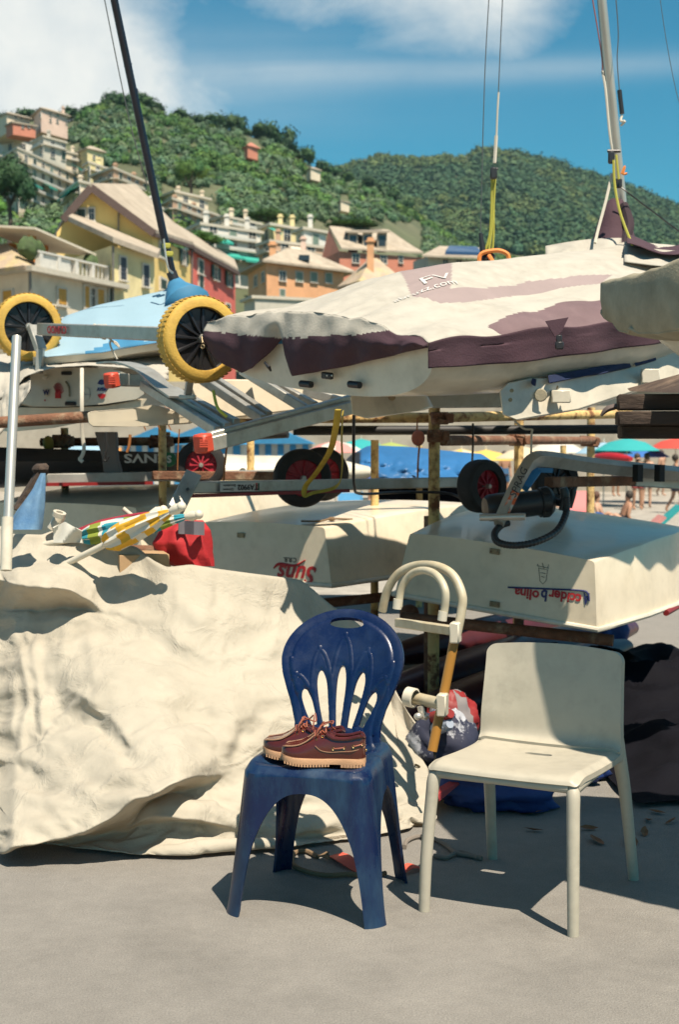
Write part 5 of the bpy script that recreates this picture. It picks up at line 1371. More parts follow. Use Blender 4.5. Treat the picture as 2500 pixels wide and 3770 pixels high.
rope(dn, [(1765, 975, 6.75), (1772, 935, 6.75), (1830, 922, 6.75), (1868, 935, 6.75), (1875, 962, 6.75)], .011, m_ropeo, 'lashing')
rope(dn, [(1800, 940, 6.74), (1815, 968, 6.72), (1790, 975, 6.72), (1768, 968, 6.74)], .010, m_ropeo, 'lashing')
m = MB(); m.ball(PM(1796, 955, 6.78), (.035, .03, .035), 10, 8, jit=.4); m.build('cleat', m_blk, dn)

# ---------------------------------------------------------------- white foils that carry it, with navy pads
def plate(name, label, cat, pts, mat, thick, holes=(), smooth=35, bev=.006, parent=None):
    m = MB(); m.prism([P(*p) for p in pts], (0.35 * thick, thick, 0)); kw = dict(parent=parent) if parent else dict(label=label, cat=cat)
    return m.build(name, mat, bevel=bev, smooth=smooth, **kw)
f1 = plate('centreboard', 'white rounded foil end under the dinghy transom', 'centreboard', [(1288, 1462, 5.85), (1300, 1448, 5.85), (1550, 1438, 6.3), (1582, 1500, 6.3), (1545, 1510, 6.2), (1345, 1540, 5.9), (1296, 1528, 5.85)], m_gelw, .07)
m = MB(); m.lathe([(.0, -.004), (.016, -.004), (.016, .002)], P(1443, 1462, 6.03), (0, 1, 0), 14); m.build('bolt_hole', m_brassw, f1)
f2 = plate('centreboard', 'long white foil with a bolted bracket carrying the dinghy side', 'centreboard', [(1838, 1440, 5.5), (1872, 1408, 5.5), (1950, 1392, 5.55), (2030, 1392, 5.6), (2330, 1345, 6.0), (2420, 1310, 6.1), (2620, 1262, 6.3), (2620, 1350, 6.3), (2130, 1508, 5.7), (1905, 1546, 5.5), (1850, 1528, 5.5)], m_gelw, .06)
for x, y in ((1885, 1438), (1880, 1472), (2050, 1425), (2030, 1460), (2088, 1445)):
    m = MB(); m.lathe([(0, -.003), (.008, -.003), (.008, .002)], P(x, y, 5.62 if x > 2000 else 5.49), (0, 1, 0), 10); m.build('bolt', m_brassw, f2)
m = MB(); m.lathe([(0, -.002), (.022, -.002), (.026, .004)], P(1992, 1455, 5.555), (0, 1, 0), 16); m.build('bolt_hole', m_mould, f2)
m = MB(); m.box(P(2066, 1460, 5.6), (.075, .03, .05), None, .004); m.build('bracket', m_gelw, f2)
m = MB(); m.box(P(2395, 1385, 5.95), (.075, .03, .06), None, .004); m.build('bracket', m_gelw, f2)
for pts in ([(2018, 1382, 5.56), (2320, 1328, 5.95), (2322, 1352, 5.95), (2200, 1380, 5.8), (2150, 1385, 5.7), (2022, 1412, 5.56)], [(2334, 1326, 5.97), (2416, 1304, 6.07), (2416, 1326, 6.07), (2340, 1348, 5.97)], [(1960, 1392, 5.52), (1972, 1395, 5.52), (1968, 1422, 5.52), (1955, 1412, 5.52)]):
    plate('pad', '', '', pts, m_navy, .03, parent=f2, bev=.003)
plate('cradle_beam', 'grey cradle beam behind the two white foils', 'beam', [(1520, 1440, 6.6), (1860, 1445, 6.8), (1850, 1500, 6.8), (1580, 1502, 6.6)], m_alu, .05)

# ---------------------------------------------------------------- canvas covered boat reaching in at the right
eb = thing('covered_boat', 'mildewed beige canvas-covered boat nose jutting in at the right edge', 'boat', Vector((1.3, 3.9, 1.6)))
EL = [(0, .826, 4.52), (.03, .820, 4.50), (.2, .860, 4.30), (.45, .925, 3.98), (.7, 1.23, 3.54), (.85, 1.51, 3.30), (1, 1.95, 2.88)]
ew = Vector((.90, .43, 0))
def eleft(s): return Vector((interp([(q[0], q[1]) for q in EL], s), interp([(q[0], q[2]) for q in EL], s), 0))
def erings(ins, z0, z1, s0, pw):
    out = []
    for i in range(30):
        s = lerp(s0, 1, (i / 29) ** 1.3); l = eleft(s); wd = interp([(0, .13), (.02, .16), (.1, .22), (.4, .5), (1, .9)], s) ; rg = []
        q_ = (s - s0) / (1 - s0); zl = z0 + interp([(0, .085), (.02, .07), (.14, .0), (.3, -.02), (1, -.05)], q_); zh = z1 + interp([(0, -.02), (.02, 0), (1, .04)], q_); hz = (zh - zl) / 2; zc = (zh + zl) / 2
        for k in range(28):
            th = 2 * math.pi * k / 28; c, q = math.cos(th), math.sin(th)
            x = (abs(c) ** pw) * (1 if c > 0 else -1); z = hz * (abs(q) ** pw) * (1 if q > 0 else -1)
            n_ = noise.fractal(Vector((s * 14, x * 3, z * 14)), 1, 2, 4) * .011
            p = l + ew * (ins + wd * (x + 1) + .05 * (q < 0) * (-q) * (1 if x < 0 else -1)); p.z = zc + z + n_; rg.append(p)
        out.append(rg)
    return out
rings = erings(0, 1.70, 1.878, 0, .16)
m = MB(); m.loft(rings, True, True); m.build('boat_cover', m_mould, eb, smooth=50)
m = MB(); m.tube([min(r, key=lambda p: p.z + p.x * .4 + p.y * .15) + Vector((-.004, 0, .006)) for r in rings], .006, 6); m.build('cover_hem', m_mould, eb)
rings = erings(.14, 1.60, 1.78, .12, .6)
m = MB(); m.loft(rings, True, True); m.build('hull', m_gelw, eb, smooth=50)
er = thing('boat_trestle', 'steel trestle outside the frame carrying the canvas-covered boat', 'trestle', Vector((1.75, 3.45, 0)))
for (x, y) in ((1.55, 3.55), (2.05, 3.35)):
    m = MB(); m.tube([Vector((x, y, 0)), Vector((x, y, 1.5))], .025, 10); m.build('post', m_rust, er)
m = MB(); m.tube([Vector((1.4, 3.6, 1.5)), Vector((2.2, 3.3, 1.5))], .025, 10); m.build('rail', m_rust, er)

# ---------------------------------------------------------------- upside-down prams (training dinghies)
def pram(label, tl, tr, drop, length, skew=0.0, mat=None, bow=.78, rise=.07, flare=1.10):
    tl = Vector(tl); tr = Vector(tr); c = (tl + tr) / 2; b = (tr - tl).normalized(); hw = (tr - tl).length / 2
    a = Vector((-b.y, b.x, 0)).normalized()
    if a.y < 0: a = -a
    a = (a + Vector((b.x, b.y, 0)) * skew).normalized(); up = Vector((0, 0, 1)); up = (up - b * up.dot(b)).normalized()
    t = thing('upturned_dinghy', label, 'boat', c - Vector((0, 0, drop)))
    def S(s, w, h): return c + a * (s * length) + b * w + up * h
    rings = []; strake = [[], []]
    for i in range(25):
        s = i / 24; k = interp([(0, 1), (.25, 1.12), (.5, 1.16), (.75, 1.06), (1, bow)], s) * hw; g_ = k * flare + .02 * math.sin(math.pi * s)
        top = rise * math.sin(math.pi * min(1, s * .9)) - .10 * max(0, s - .7) / .3; lo = -drop + .02 * math.sin(math.pi * s)
        rg = [S(s, -g_, lo), S(s, -lerp(g_, k, .5), lerp(lo, top, .5)), S(s, -k, top - .016), S(s, -k + .004, top - .006), S(s, -k + .016, top)]
        rg += [S(s, k * (-.8 + .2 * j), top + .012 * (1 - (-.8 + .2 * j) ** 2)) for j in range(9)]
        rg += [S(s, k - .016, top), S(s, k - .004, top - .006), S(s, k, top - .016), S(s, lerp(g_, k, .5), lerp(lo, top, .5)), S(s, g_, lo)]
        if i == 0: rake = [v.copy() for v in rg]
        rings.append(rg); strake[0].append(S(s, -g_ - .006, lo + .012)); strake[1].append(S(s, g_ + .006, lo + .012))
    m = MB(); m.loft(rings, True, True); h = m.build('hull', mat or m_gel, t, smooth=32)
    m = MB()
    m.tube(strake[0] + [strake[1][-1]] , .013, 8); m.build('rubbing_strake', m_gelw, t)
    m = MB(); m.tube([strake[0][0], strake[1][0]] + strake[1][1:], .013, 8); m.build('rubbing_strake', m_gelw, t)
    return t, S, a, b, up, hw
def on_transom(S, a, tl, tr, px, py, off=.004):
    n = -a; r = ray(px, py); k = (S(0, 0, 0) - CAM).dot(n) / r.dot(n); return CAM + r * k + n * off
gtl, gtr = P(1508, 1962, 6.80), P(2192, 2066, 6.38)
gt, GS, ga, gb, gu, ghw = pram('upturned cream dinghy with red and blue lettering on its transom', gtl, gtr, .318, 2.25, .0)
def GO(px, py, off=.004): return on_transom(GS, ga, gtl, gtr, px, py, off)
def lay(px, py, s, size, mat, par, O, b_, u_, xs=1.0, bold=.0, shear=0, off=.003):
    return text(s, O(px, py, off), -b_, -u_, size, mat, par, 'lettering', bold=bold, shear=shear, fit=xs if xs != 1.0 else None)
lay(2160, 2202, 'A', .075, m_inkb, gt, GO, gb, gu, .03, .002); lay(2083, 2196, 'ccider', .066, m_inkr, gt, GO, gb, gu, .155, .002); lay(2005, 2190, 'b', .072, m_inkb, gt, GO, gb, gu, .030, .002); lay(1941, 2185, 'olina', .066, m_inkr, gt, GO, gb, gu, .122, .002)
m = MB(); m.tube([GO(1872, 2162, .003), GO(2020, 2168, .003), GO(2140, 2174, .003), GO(2166, 2184, .003), GO(2171, 2212, .003)], .0045, 6, n=4); m.build('lettering_rule', m_inkb, gt)
m = MB()
for pts in ([(1985, 2090), (1990, 2140), (2000, 2150), (2012, 2138), (2018, 2098), (1985, 2092)], [(1978, 2082), (2022, 2092)], [(1998, 2072), (2004, 2092)], [(1984, 2086), (1980, 2076)], [(2018, 2090), (2022, 2078)], [(1992, 2108), (2010, 2112)], [(1994, 2122), (2008, 2126)]):
    m.tube([GO(x, y, .002) for x, y in pts], .0014, 5)
m.build('club_crest', M('pencil grey', (.22, .20, .16), .7), gt)
for y in (2030, 2224):
    m = MB(); m.box(GO(1824, y, .006), (.05, .008, .026), frame(gb, gu), .002)
    m.build('gudgeon', m_brassw, gt)
    for x in (1812, 1836):
        m = MB(); m.lathe([(0, .002), (.004, .001), (.004, -.002)], GO(x, y + (x - 1824) * .06, .012), -ga, 8); m.build('screw', m_rustd, gt)
m = MB(); m.tube([GS(.35, ghw * 1.16 * 1.12 + .02, -.300), GS(.6, ghw * 1.12 * 1.12 + .02, -.298), GS(.95, ghw * .9 * 1.1 + .02, -.30)], .016, 8); m.build('red_strake', m_redstripe, gt)
ftl, ftr = P(745, 1922, 7.95), P(1196, 1942, 7.42)
ft, FS, fa, fb_, fu, fhw = pram('upturned cream dinghy with dark red script, behind the tarpaulin', ftl, ftr, .315, 2.2, .0)
def FO(px, py, off=.004): return on_transom(FS, fa, ftl, ftr, px, py, off)
lay(1098, 2112, 'Suns', .135, m_inkr, ft, FO, fb_, fu, .27, .003, .35); lay(1068, 2060, 'C.R.B.', .036, m_inkd, ft, FO, fb_, fu)
m = MB(); m.tube([FO(1008, 2092, .003), FO(1030, 2076, .003), FO(1085, 2082, .003), FO(1125, 2062, .003)], [.003, .009, .007, .003], 6, n=5); m.build('lettering_rule', m_inkr, ft)
m = MB(); m.box(FO(888, 1970, .006), (.05, .008, .026), frame(fb_, fu), .002); m.build('gudgeon', m_brassw, ft)
m = MB()
rr_ = [FS(.16, fhw * 1.02, -.035 + .004)]
m.tube([FS(.02, fhw * .55, .025), FS(.05, fhw * .72, .024), FS(.07, fhw * .80, .036), FS(.09, fhw * .84, .034), FS(.13, fhw * .92, .028)], .006, 6, n=4); m.ball(FS(.075, fhw * .81, .034), (.022, .016, .012), 8, 6); m.build('knotted_cord', m_ropeb, ft)
jt, JS, ja, jb, ju, jhw = pram('upturned shaded dinghy behind the folded beach umbrellas', P(-40, 1850, 8.9), P(500, 1868, 8.35), .33, 2.2, .0)

# ---------------------------------------------------------------- the scaffold rack
rk = thing('boat_rack', 'rusty yellow-painted scaffold rack behind the boats', 'rack', P(1600, 1600, 7.3) - Vector((0, 0, 1.4)))
def post(px, d, ytop, r=.030, cap=True):
    t_ = P(px, ytop, d); m = MB(); m.tube([Vector((t_.x, t_.y, 0)), t_], r, 14)
    o = m.build('post', m_rust, rk)
    if cap:
        m = MB(); m.ball(t_, (r * 1.05, r * 1.05, r * .6), 12, 6); m.build('post_cap', m_rustd, o)
    return o
def coupler(par, px, py, d, s=1.0):
    c = P(px, py, d); m = MB(); rn = random.Random(px)
    m.lathe([(.042 * s, -.032 * s), (.046 * s, -.02 * s), (.046 * s, .02 * s), (.042 * s, .032 * s)], c, (0, 0, 1), 14)
    for k in range(4): m.tube([c + Vector((rn.uniform(-.05, .05), -.05, rn.uniform(-.03, .03))) * s, c + Vector((rn.uniform(-.06, .06), -.072, rn.uniform(-.03, .03))) * s], .011 * s, 6)
    m.box(c + Vector((.045 * s, -.03 * s, 0)), (.035 * s, .05 * s, .05 * s), rotz(.4), .006); m.build('coupler', m_rustd, par)
p1 = post(1600, 7.3, 1484); p2 = post(1912, 8.9, 1545, cap=False); p3 = post(2178, 10.9, 1500, cap=False); post(2178, 10.9, 1560)
coupler(p1, 1620, 1540, 7.24); coupler(p1, 1605, 1605, 7.22); coupler(p2, 1905, 1620, 8.8, 1.15); coupler(p3, 2165, 1625, 10.8, 1.2)
for pts, r, mt in (([(1180, 1538, 7.2), (1600, 1538, 7.36)], .027, m_rust), ([(1600, 1537, 7.36), (2320, 1524, 9.0)], .027, m_rust), ([(1630, 1622, 7.35), (1912, 1621, 8.9), (2200, 1622, 10.9)], .028, m_rustd), ([(1080, 1585, 7.8), (1600, 1584, 7.9), (2330, 1580, 8.0)], .026, m_rbar)):
    m = MB(); m.tube([P(*q) for q in pts], r, 12); m.build('rail', mt, rk)
for px, d, y0 in ((236, 9.6, 1575), (612, 9.4, 1590), (596, 8.4, 1535), (922, 9.8, 1618), (1380, 8.3, 1620), (1545, 11.5, 1640), (2075, 12.5, 1640)): post(px, d, y0, .026 if d > 9 else .024, False)
for pts, r, mt in (([(150, 1628, 9.5), (640, 1624, 9.3)], .028, m_rustd), ([(-80, 1560, 7.4), (560, 1520, 7.4), (830, 1530, 7.6)], .030, m_rustd), ([(640, 1622, 9.3), (1060, 1600, 9.0)], .022, m_rbar), ([(500, 1530, 7.3), (1000, 1545, 7.6)], .024, m_rust)):
    m = MB(); m.tube([P(*q) for q in pts], r, 12); m.build('rail', mt, rk)
coupler(rk, 225, 1625, 9.4, 1.4); coupler(rk, 590, 1625, 9.2, 1.3)
m = MB(); m.tube([P(1585, 1900, 7.34), P(1585, 2700, 7.34)], .034, 14); m.build('post', m_rustd, rk)
for px, d in ((1912, 8.6), (2175, 9.2)):
    m = MB(); t_ = P(px, 2300, d); m.tube([Vector((t_.x, t_.y, 0)), t_ + Vector((0, 0, .3))], .03, 12); m.build('post', m_rustd, rk)
for (a_, b_2) in ((P(1480, 2250, 6.9), P(2260, 2335, 6.6)), (P(1150, 2205, 7.7), P(1700, 2150, 8.3)), (P(0, 1990, 7.4), P(700, 2010, 7.4))):
    m = MB(); m.tube([a_ - Vector((0, 0, .03)), b_2 - Vector((0, 0, .03))], .028, 10); m.build('rail', m_rustd, rk)
fl = MB(); fl.ball(P(1540, 1613, 7.15), (.034, .034, .040), 16, 12); flo = fl.build('float', M('faded red float', (.42, .12, .07), .7, .25, 12), label='small faded red float hanging at the first rack post', cat='float')
m = MB(); m.tube([P(1536, 1585, 7.15), P(1537, 1540, 7.2)], .004, 6); m.build('cord', m_strapo, flo)
m = MB(); m.ball(P(176, 1632, 9.3), (.036, .03, .05), 12, 10); m.build('float', M('yellow float', (.40, .28, .04), .6), label='small yellow float on the far left rack post', cat='float')
m = MB(); m.ball(P(1508, 2260, 7.2), (.05, .045, .05), 14, 10, jit=.1); m.build('float', m_rustd, label='rusty round clamp under the lettered dinghy behind the handle', cat='clamp')
# ---------------------------------------------------------------- timber ends at the right
for k, (x0, y0, y1, d, lab) in enumerate(((2305, 1448, 1508, 5.4, 'top dark timber end stacked at the right edge'), (2302, 1512, 1565, 5.35, 'middle dark timber end with pale scuffs in the right stack'), (2312, 1566, 1616, 5.42, 'bottom dark timber end of the right stack'))):
    a_ = P(x0, (y0 + y1) / 2, d); m = MB(); h_ = (y1 - y0) * d / FPX
    m.box(a_ + Vector((.35, .13, 0)), (.70, .16, h_), rotz(-.15 + .04 * k), .006); m.build('timber', m_wood, label=lab, cat='timber', group='stacked timber ends')
m = MB(); m.prism([P(2320, 1440, 5.6), P(2520, 1385, 5.5), P(2620, 1380, 5.5), P(2620, 1440, 5.3), P(2480, 1446, 5.3)], (0, .05, .012)); m.build('timber', m_wood, label='sloping plank lying across the timber ends', cat='timber')
m = MB(); m.tube([P(2215, 1530, 5.6), P(2240, 1505, 5.6), P(2300, 1490, 5.6), P(2340, 1480, 5.6)], [.012, .03, .028, .02], 10, n=4, squash=(1, .4)); m.build('strap_end', M('grey leather', (.13, .10, .09), .8), label='curled grey strap end left of the timber stack', cat='strap')
# ================================================================ left side: wheels, trolley, covered boats
def wheel(t, c, axis, Rr, width, m_ty, m_hub, lugs=0, spokes=14, name='wheel', hubr=.73, groove=True):
    c = Vector(c); ax = Vector(axis).normalized(); w = width / 2
    mt = MB(); ri = Rr * hubr
    mt.lathe([(ri, -w * .8), (ri * 1.02, -w), (Rr * .90, -w * 1.02), (Rr * .975, -w * .8), (Rr, -w * .4), (Rr, w * .4), (Rr * .975, w * .8), (Rr * .90, w * 1.02), (ri * 1.02, w), (ri, w * .8)], c, ax, 48, closed=True)
    fr = frame(ax, (0.1, 0.2, 1)); u, v = fr.col[1], fr.col[2]
    for k in range(lugs):
        th = 2 * math.pi * k / lugs; rad = u * math.cos(th) + v * math.sin(th); tg = ax.cross(rad)
        for sx in (-1, 1): mt.box(c + rad * (Rr + .001) + ax * sx * w * .44, (w * .62, Rr * .070, Rr * .010), Matrix((ax, tg, rad)).transposed())
    tyre = mt.build('tyre', m_ty, t, smooth=45)
    mh = MB(); mh.lathe([(.0, -w * .3), (ri * .97, -w * .35), (ri * 1.01, -w * .8), (ri * 1.01, w * .8), (ri * .97, w * .35), (.0, w * .3)], c, ax, 40)
    hub = mh.build('hub', m_hub, t, smooth=40)
    for s_ in (-1, 1):
        mr = MB()
        for k in range(spokes):
            th = 2 * math.pi * (k + .25) / spokes; rad = u * math.cos(th) + v * math.sin(th); tg = ax.cross(rad)
            mr.add([c + rad * ri * .12 + ax * s_ * w * .75 + tg * .003, c + rad * ri * .12 + ax * s_ * w * .75 - tg * .003, c + rad * ri * .97 + ax * s_ * w * .5 - tg * ri * .035, c + rad * ri * .97 + ax * s_ * w * .5 + tg * ri * .035, c + rad * ri * .12 + ax * s_ * w * .25, c + rad * ri * .97 + ax * s_ * w * .3 - tg * ri * .09, c + rad * ri * .97 + ax * s_ * w * .3 + tg * ri * .09], [(0, 1, 2, 3), (1, 4, 5, 2), (0, 3, 6, 4)])
        mr.build('spokes', m_hub, hub, smooth=0, kind='stuff', fixn=False)
    mc = MB(); mc.lathe([(0, -w * 1.15), (ri * .13, -w * 1.12), (ri * .16, -w * .7), (ri * .16, w * .7), (ri * .13, w * 1.12), (0, w * 1.15)], c, ax, 14); mc.build('axle_boss', m_alu, hub)
    return tyre
m_ytyre = M('yellow foam tyre', (0.62, 0.40, 0.07), 0.7, .1, 8, .3, 120, col2=(.48, .27, .04), amt=.4, s2=6, soft=.4)
m_bhub = M('black wheel plastic', (.012, .012, .014), .35, .2, 10)
TS = 1.25
def PT(px, py, d): return P(px, py, d * TS)
w2 = PT(735, 1250, 5.05); w1 = PT(100, 1205, 6.45); axd = (w1 - w2).normalized()
tr = thing('launching_trolley', 'aluminium boat trolley with two yellow-tyred wheels lying on the boats', 'trolley', (w1 + w2) / 2 - Vector((0, 0, .4)))
faceax = Vector((.50, -.84, .02)).normalized()
wheel(tr, w2, faceax, .19, .10, m_ytyre, m_bhub, 52, 12); wheel(tr, w1, Vector((.42, -.9, 0)), .19, .10, m_ytyre, m_bhub, 44, 12)
m = MB(); m.bar(PT(150, 1212, 6.3), PT(640, 1232, 5.25), .056, .068, bev=.006); ax_ = m.build('axle', m_alu, tr)
text('CLIMOD', PT(208, 1216, 6.12) + Vector((.01, -.06, 0)), PT(150, 1212, 6.3) - PT(300, 1218, 5.95), (0, 0, -1), .055, m_inkr, tr, bold=.002, xs=1.2)
m = MB()
for k in range(5): m.tube([PT(352 + k * 9, 1196, 5.8), PT(356 + k * 9, 1218, 5.78), PT(362 + k * 8, 1240, 5.8)], .006, 6, n=3)
m.tube([PT(345, 1195, 5.8), PT(372, 1240, 5.75), PT(388, 1246, 5.75)], .007, 6, n=3); m.tube([PT(400, 1245, 5.75), PT(420, 1262, 5.74), PT(438, 1278, 5.74), PT(425, 1260, 5.74), PT(405, 1258, 5.74), PT(408, 1280, 5.74), PT(430, 1322, 5.74)], .005, 6, n=5)
m.build('lashing', m_ropew, tr, kind='stuff')
def bars(par, lst, w, h, mat, name='frame_bar', bev=.004):
    for a_, b_2 in lst:
        m = MB(); m.bar(PT(*a_), PT(*b_2), w, h, bev=bev); m.build(name, mat, par)
bars(tr, [((118, 1200, 6.35), (150, 1290, 6.3)), ((148, 1285, 6.3), (142, 1375, 6.3))], .062, .036, m_alu)
# ladder-like frame: beams and rails
bars(tr, [((745, 1640, 4.75), (1295, 1498, 5.45))], .062, .062, m_alu, 'beam'); bars(tr, [((770, 1615, 4.78), (1290, 1475, 5.48))], .038, .055, m_alu, 'beam')
bars(tr, [((415, 1398, 5.6), (540, 1402, 5.75))], .062, .062, m_alu, 'beam')
bars(tr, [((525, 1418, 5.6), (800, 1588, 4.95)), ((560, 1405, 5.55), (835, 1575, 4.98)), ((640, 1440, 5.5), (870, 1560, 5.02)), ((745, 1398, 5.5), (968, 1545, 5.15)), ((775, 1388, 5.55), (990, 1532, 5.2)), ((890, 1362, 5.5), (1130, 1510, 5.3)), ((930, 1372, 5.6), (1160, 1496, 5.35)), ((1120, 1440, 5.6), (1285, 1485, 5.5))], .035, .044, m_alu, 'rail')
m = MB(); strip_ = catmull([PT(380, 1338, 5.9), PT(450, 1335, 5.8), PT(530, 1362, 5.6), PT(590, 1415, 5.4), PT(655, 1462, 5.25)], 6)
for k in range(len(strip_) - 1): m.bar(strip_[k], strip_[k + 1], .095, .010)
m.build('bent_plate', m_alu, tr)
m = MB(); m.bar(PT(700, 1390, 5.15), PT(690, 1455, 5.2), .03, .03); m.box(PT(690, 1462, 5.2), (.075, .06, .02), None, .003); m.build('wheel_bracket', m_alu, tr)
for q, s in (((748, 1632, 4.72), 1.0), ((410, 1400, 5.57), .95)):
    m = MB(); m.box(PT(*q), (.062 * s, .068 * s, .078 * s), frame(PT(1295, 1490, 5.45) - PT(745, 1640, 4.75), (0, 0, 1)), .008)
    for k in range(4): m.box(PT(q[0] + 2, q[1] + 12 - k * 8, q[2] - .03), (.036, .008, .006))
    m.build('end_cap', m_red, tr)
m = MB(); m.tube([PT(742, 1240, 4.98), PT(745, 1262, 4.97)], .004, 6); m.lathe([(.008, -.002), (.011, 0), (.008, .002), (.005, 0)], PT(745, 1276, 4.97), (0.4, 1, 0), 14, closed=True); m.build('linch_pin', m_brassw, tr, kind='stuff')
# ---------------------------------------------------------------- dinghy stern with club stickers
bo_ = thing('sailing_dinghy', 'white dinghy stern with round club stickers below the yellow wheels', 'boat', PT(260, 1500, 6.4) - Vector((0, 0, .1)))
outl = [(62, 1482), (66, 1430), (90, 1392), (140, 1366), (220, 1354), (300, 1352), (380, 1356), (440, 1366), (490, 1385), (520, 1410), (530, 1450), (500, 1470), (380, 1488), (250, 1497), (120, 1497)]
def od(px): return 6.55 - (px - 60) / 470 * .35
rings = []
for s, k, dz in ((0, 1.0, 0), (.25, 1.04, 0), (.8, 1.10, .02), (1.6, 1.05, .05), (2.4, .7, .10)):
    rg = []; cx = PT(290, 1430, od(290))
    for (x, y) in outl:
        p = PT(x, y, od(x)); p = cx + (p - cx) * k; rg.append(p + Vector((-.45 * s, .9 * s, dz)))
    rings.append(rg)
m = MB(); m.loft(rings, True, True); m.build('hull', m_gelw, bo_, smooth=45)
m = MB(); m.loft([[PT(x, y, od(x) + .03) for x, y in ((50, 1500), (200, 1502), (380, 1495), (540, 1468), (520, 1500), (380, 1540), (200, 1575), (40, 1590))], [PT(x, y, od(x) + .03) + Vector((-.8, 1.6, .05)) for x, y in ((50, 1500), (200, 1502), (380, 1495), (540, 1468), (520, 1500), (380, 1540), (200, 1575), (40, 1590))]]); m.build('bottom', m_gel, bo_, smooth=45)
def OB(px, py, off=.01): return PT(px, py, od(px) - off)
bdir = (OB(400, 1430) - OB(100, 1430)).normalized()
for (x, y, w_) in ((243, 1374, .07), (258, 1486, .075)):
    m = MB(); m.box(OB(x, y, .008), (w_, .014, .022), frame(bdir, (0, 0, 1)), .004); m.build('fitting', m_blk, bo_)
m = MB(); m.ball(OB(164, 1388, .02), (.016, .016, .014), 10, 8); m.build('fitting', m_gelw, bo_)
m = MB(); m.tube([OB(240, 1405), OB(252, 1425), OB(254, 1460)], .005, 6, n=4); m.build('fitting', m_brassw, bo_)
# stickers
def disc(par, px, py, rw, rh, mat, off, name='sticker', n=28, a0=0, a1=2 * math.pi):
    c = OB(px, py, off); pts = [c] + [c + bdir * math.cos(a0 + (a1 - a0) * k / n) * rw + Vector((0, 0, math.sin(a0 + (a1 - a0) * k / n) * rh)) for k in range(n + 1)]
    m = MB(); m.add(pts, [(0, k, k + 1) for k in range(1, n + 1)]); return m.build(name, mat, par, smooth=0, fixn=False)
s1 = disc(bo_, 373, 1433, .030, .043, m_inkw, .008); disc(s1, 373, 1418, .030, .032, m_inkb, .0085, 'sticker_band', 20, .25, math.pi - .25); disc(s1, 373, 1448, .030, .030, m_inkr, .0085, 'sticker_band', 20, math.pi + .2, 2 * math.pi - .2)
text('AVEM', OB(373, 1434, .011), bdir, (0, 0, 1), .026, m_inkb, s1, bold=.001)
s2 = disc(bo_, 318, 1450, .022, .034, m_gelw, .009); text('___', OB(318, 1444, .012), bdir, (0, 0, 1), .03, m_inkb, s2)
m = MB()
for k in range(9):
    a = math.pi * (.28 + .62 * k / 8) - .5; c = OB(212, 1455, .006); m.bar(c + bdir * math.cos(a) * .012 + Vector((0, 0, math.sin(a) * .012)), c + bdir * math.cos(a) * .045 + Vector((0, 0, math.sin(a) * .07)), .003, .006, up=-Vector((0, 1, 0)))
m.box(OB(212, 1455, .006), (.04, .004, .035), frame(bdir, (0, 0, 1))); m.build('sticker', m_inkr, bo_, kind='stuff')
s3 = disc(bo_, 170, 1445, .018, .026, m_gel, .006); text('W', OB(168, 1446, .010), bdir, (0, 0, 1), .04, m_inkb, s3, bold=.002); text('.', OB(164, 1464, .010), bdir, (0, 0, 1), .06, m_inkr, s3, bold=.002)
# rumpled white covers lying over it
def lump_cover(name, label, top, bot, d0, d1, mat, amp=.03, back=1.2, cat='boat cover', nu=50, nv=26, par=None):
    def f(u, v):
        x = lerp(top[0][0], top[-1][0], u); yt = interp(top, x); yb = interp(bot, x)
        if v > .72:
            k = (v - .72) / .28; p = PT(x, yt, d1); q = noise.noise(Vector((u * 7, k * 3, 4))); return p + Vector((-.2 * k * back, back * k, -.25 * k * k))
        vv = v / .72; q = Vector((u * 9 + d0, vv * 4, d1))
        return PT(x, lerp(yb, yt, vv), lerp(d0, d1, vv ** 1.3) - amp * (noise.fractal(q, 1, 2, 4) + .6 * (1 - abs(noise.noise(q * 1.7))) ** 4) * math.sin(math.pi * min(1, vv + .15)))
    m = MB(); m.grid(f, nu, nv); kw = dict(parent=par) if par else dict(label=label, cat=cat)
    return m.build(name, mat, smooth=180, solid=.004, offset=0, fixn=False, **kw)
lump_cover('boat_cover', 'rumpled white cover bunched over the stickered dinghy', [(-120, 1310), (60, 1300), (200, 1322), (330, 1310), (460, 1305), (620, 1262)], [(-120, 1500), (30, 1460), (90, 1385), (200, 1352), (330, 1345), (480, 1356), (620, 1400)], 6.25, 6.75, m_cov, .05)
lump_cover('boat_cover', 'white rolled cover against the left photo edge under the wheel', [(-200, 1330), (0, 1330), (110, 1360)], [(-200, 1640), (0, 1600), (110, 1440)], 6.1, 6.5, m_cov, .06)
lump_cover('boat_cover', 'grumpled white cloth behind the left wheel', [(180, 1190), (230, 1165), (300, 1195), (330, 1240)], [(180, 1300), (240, 1300), (300, 1280), (330, 1270)], 7.2, 7.5, m_cov, .05)
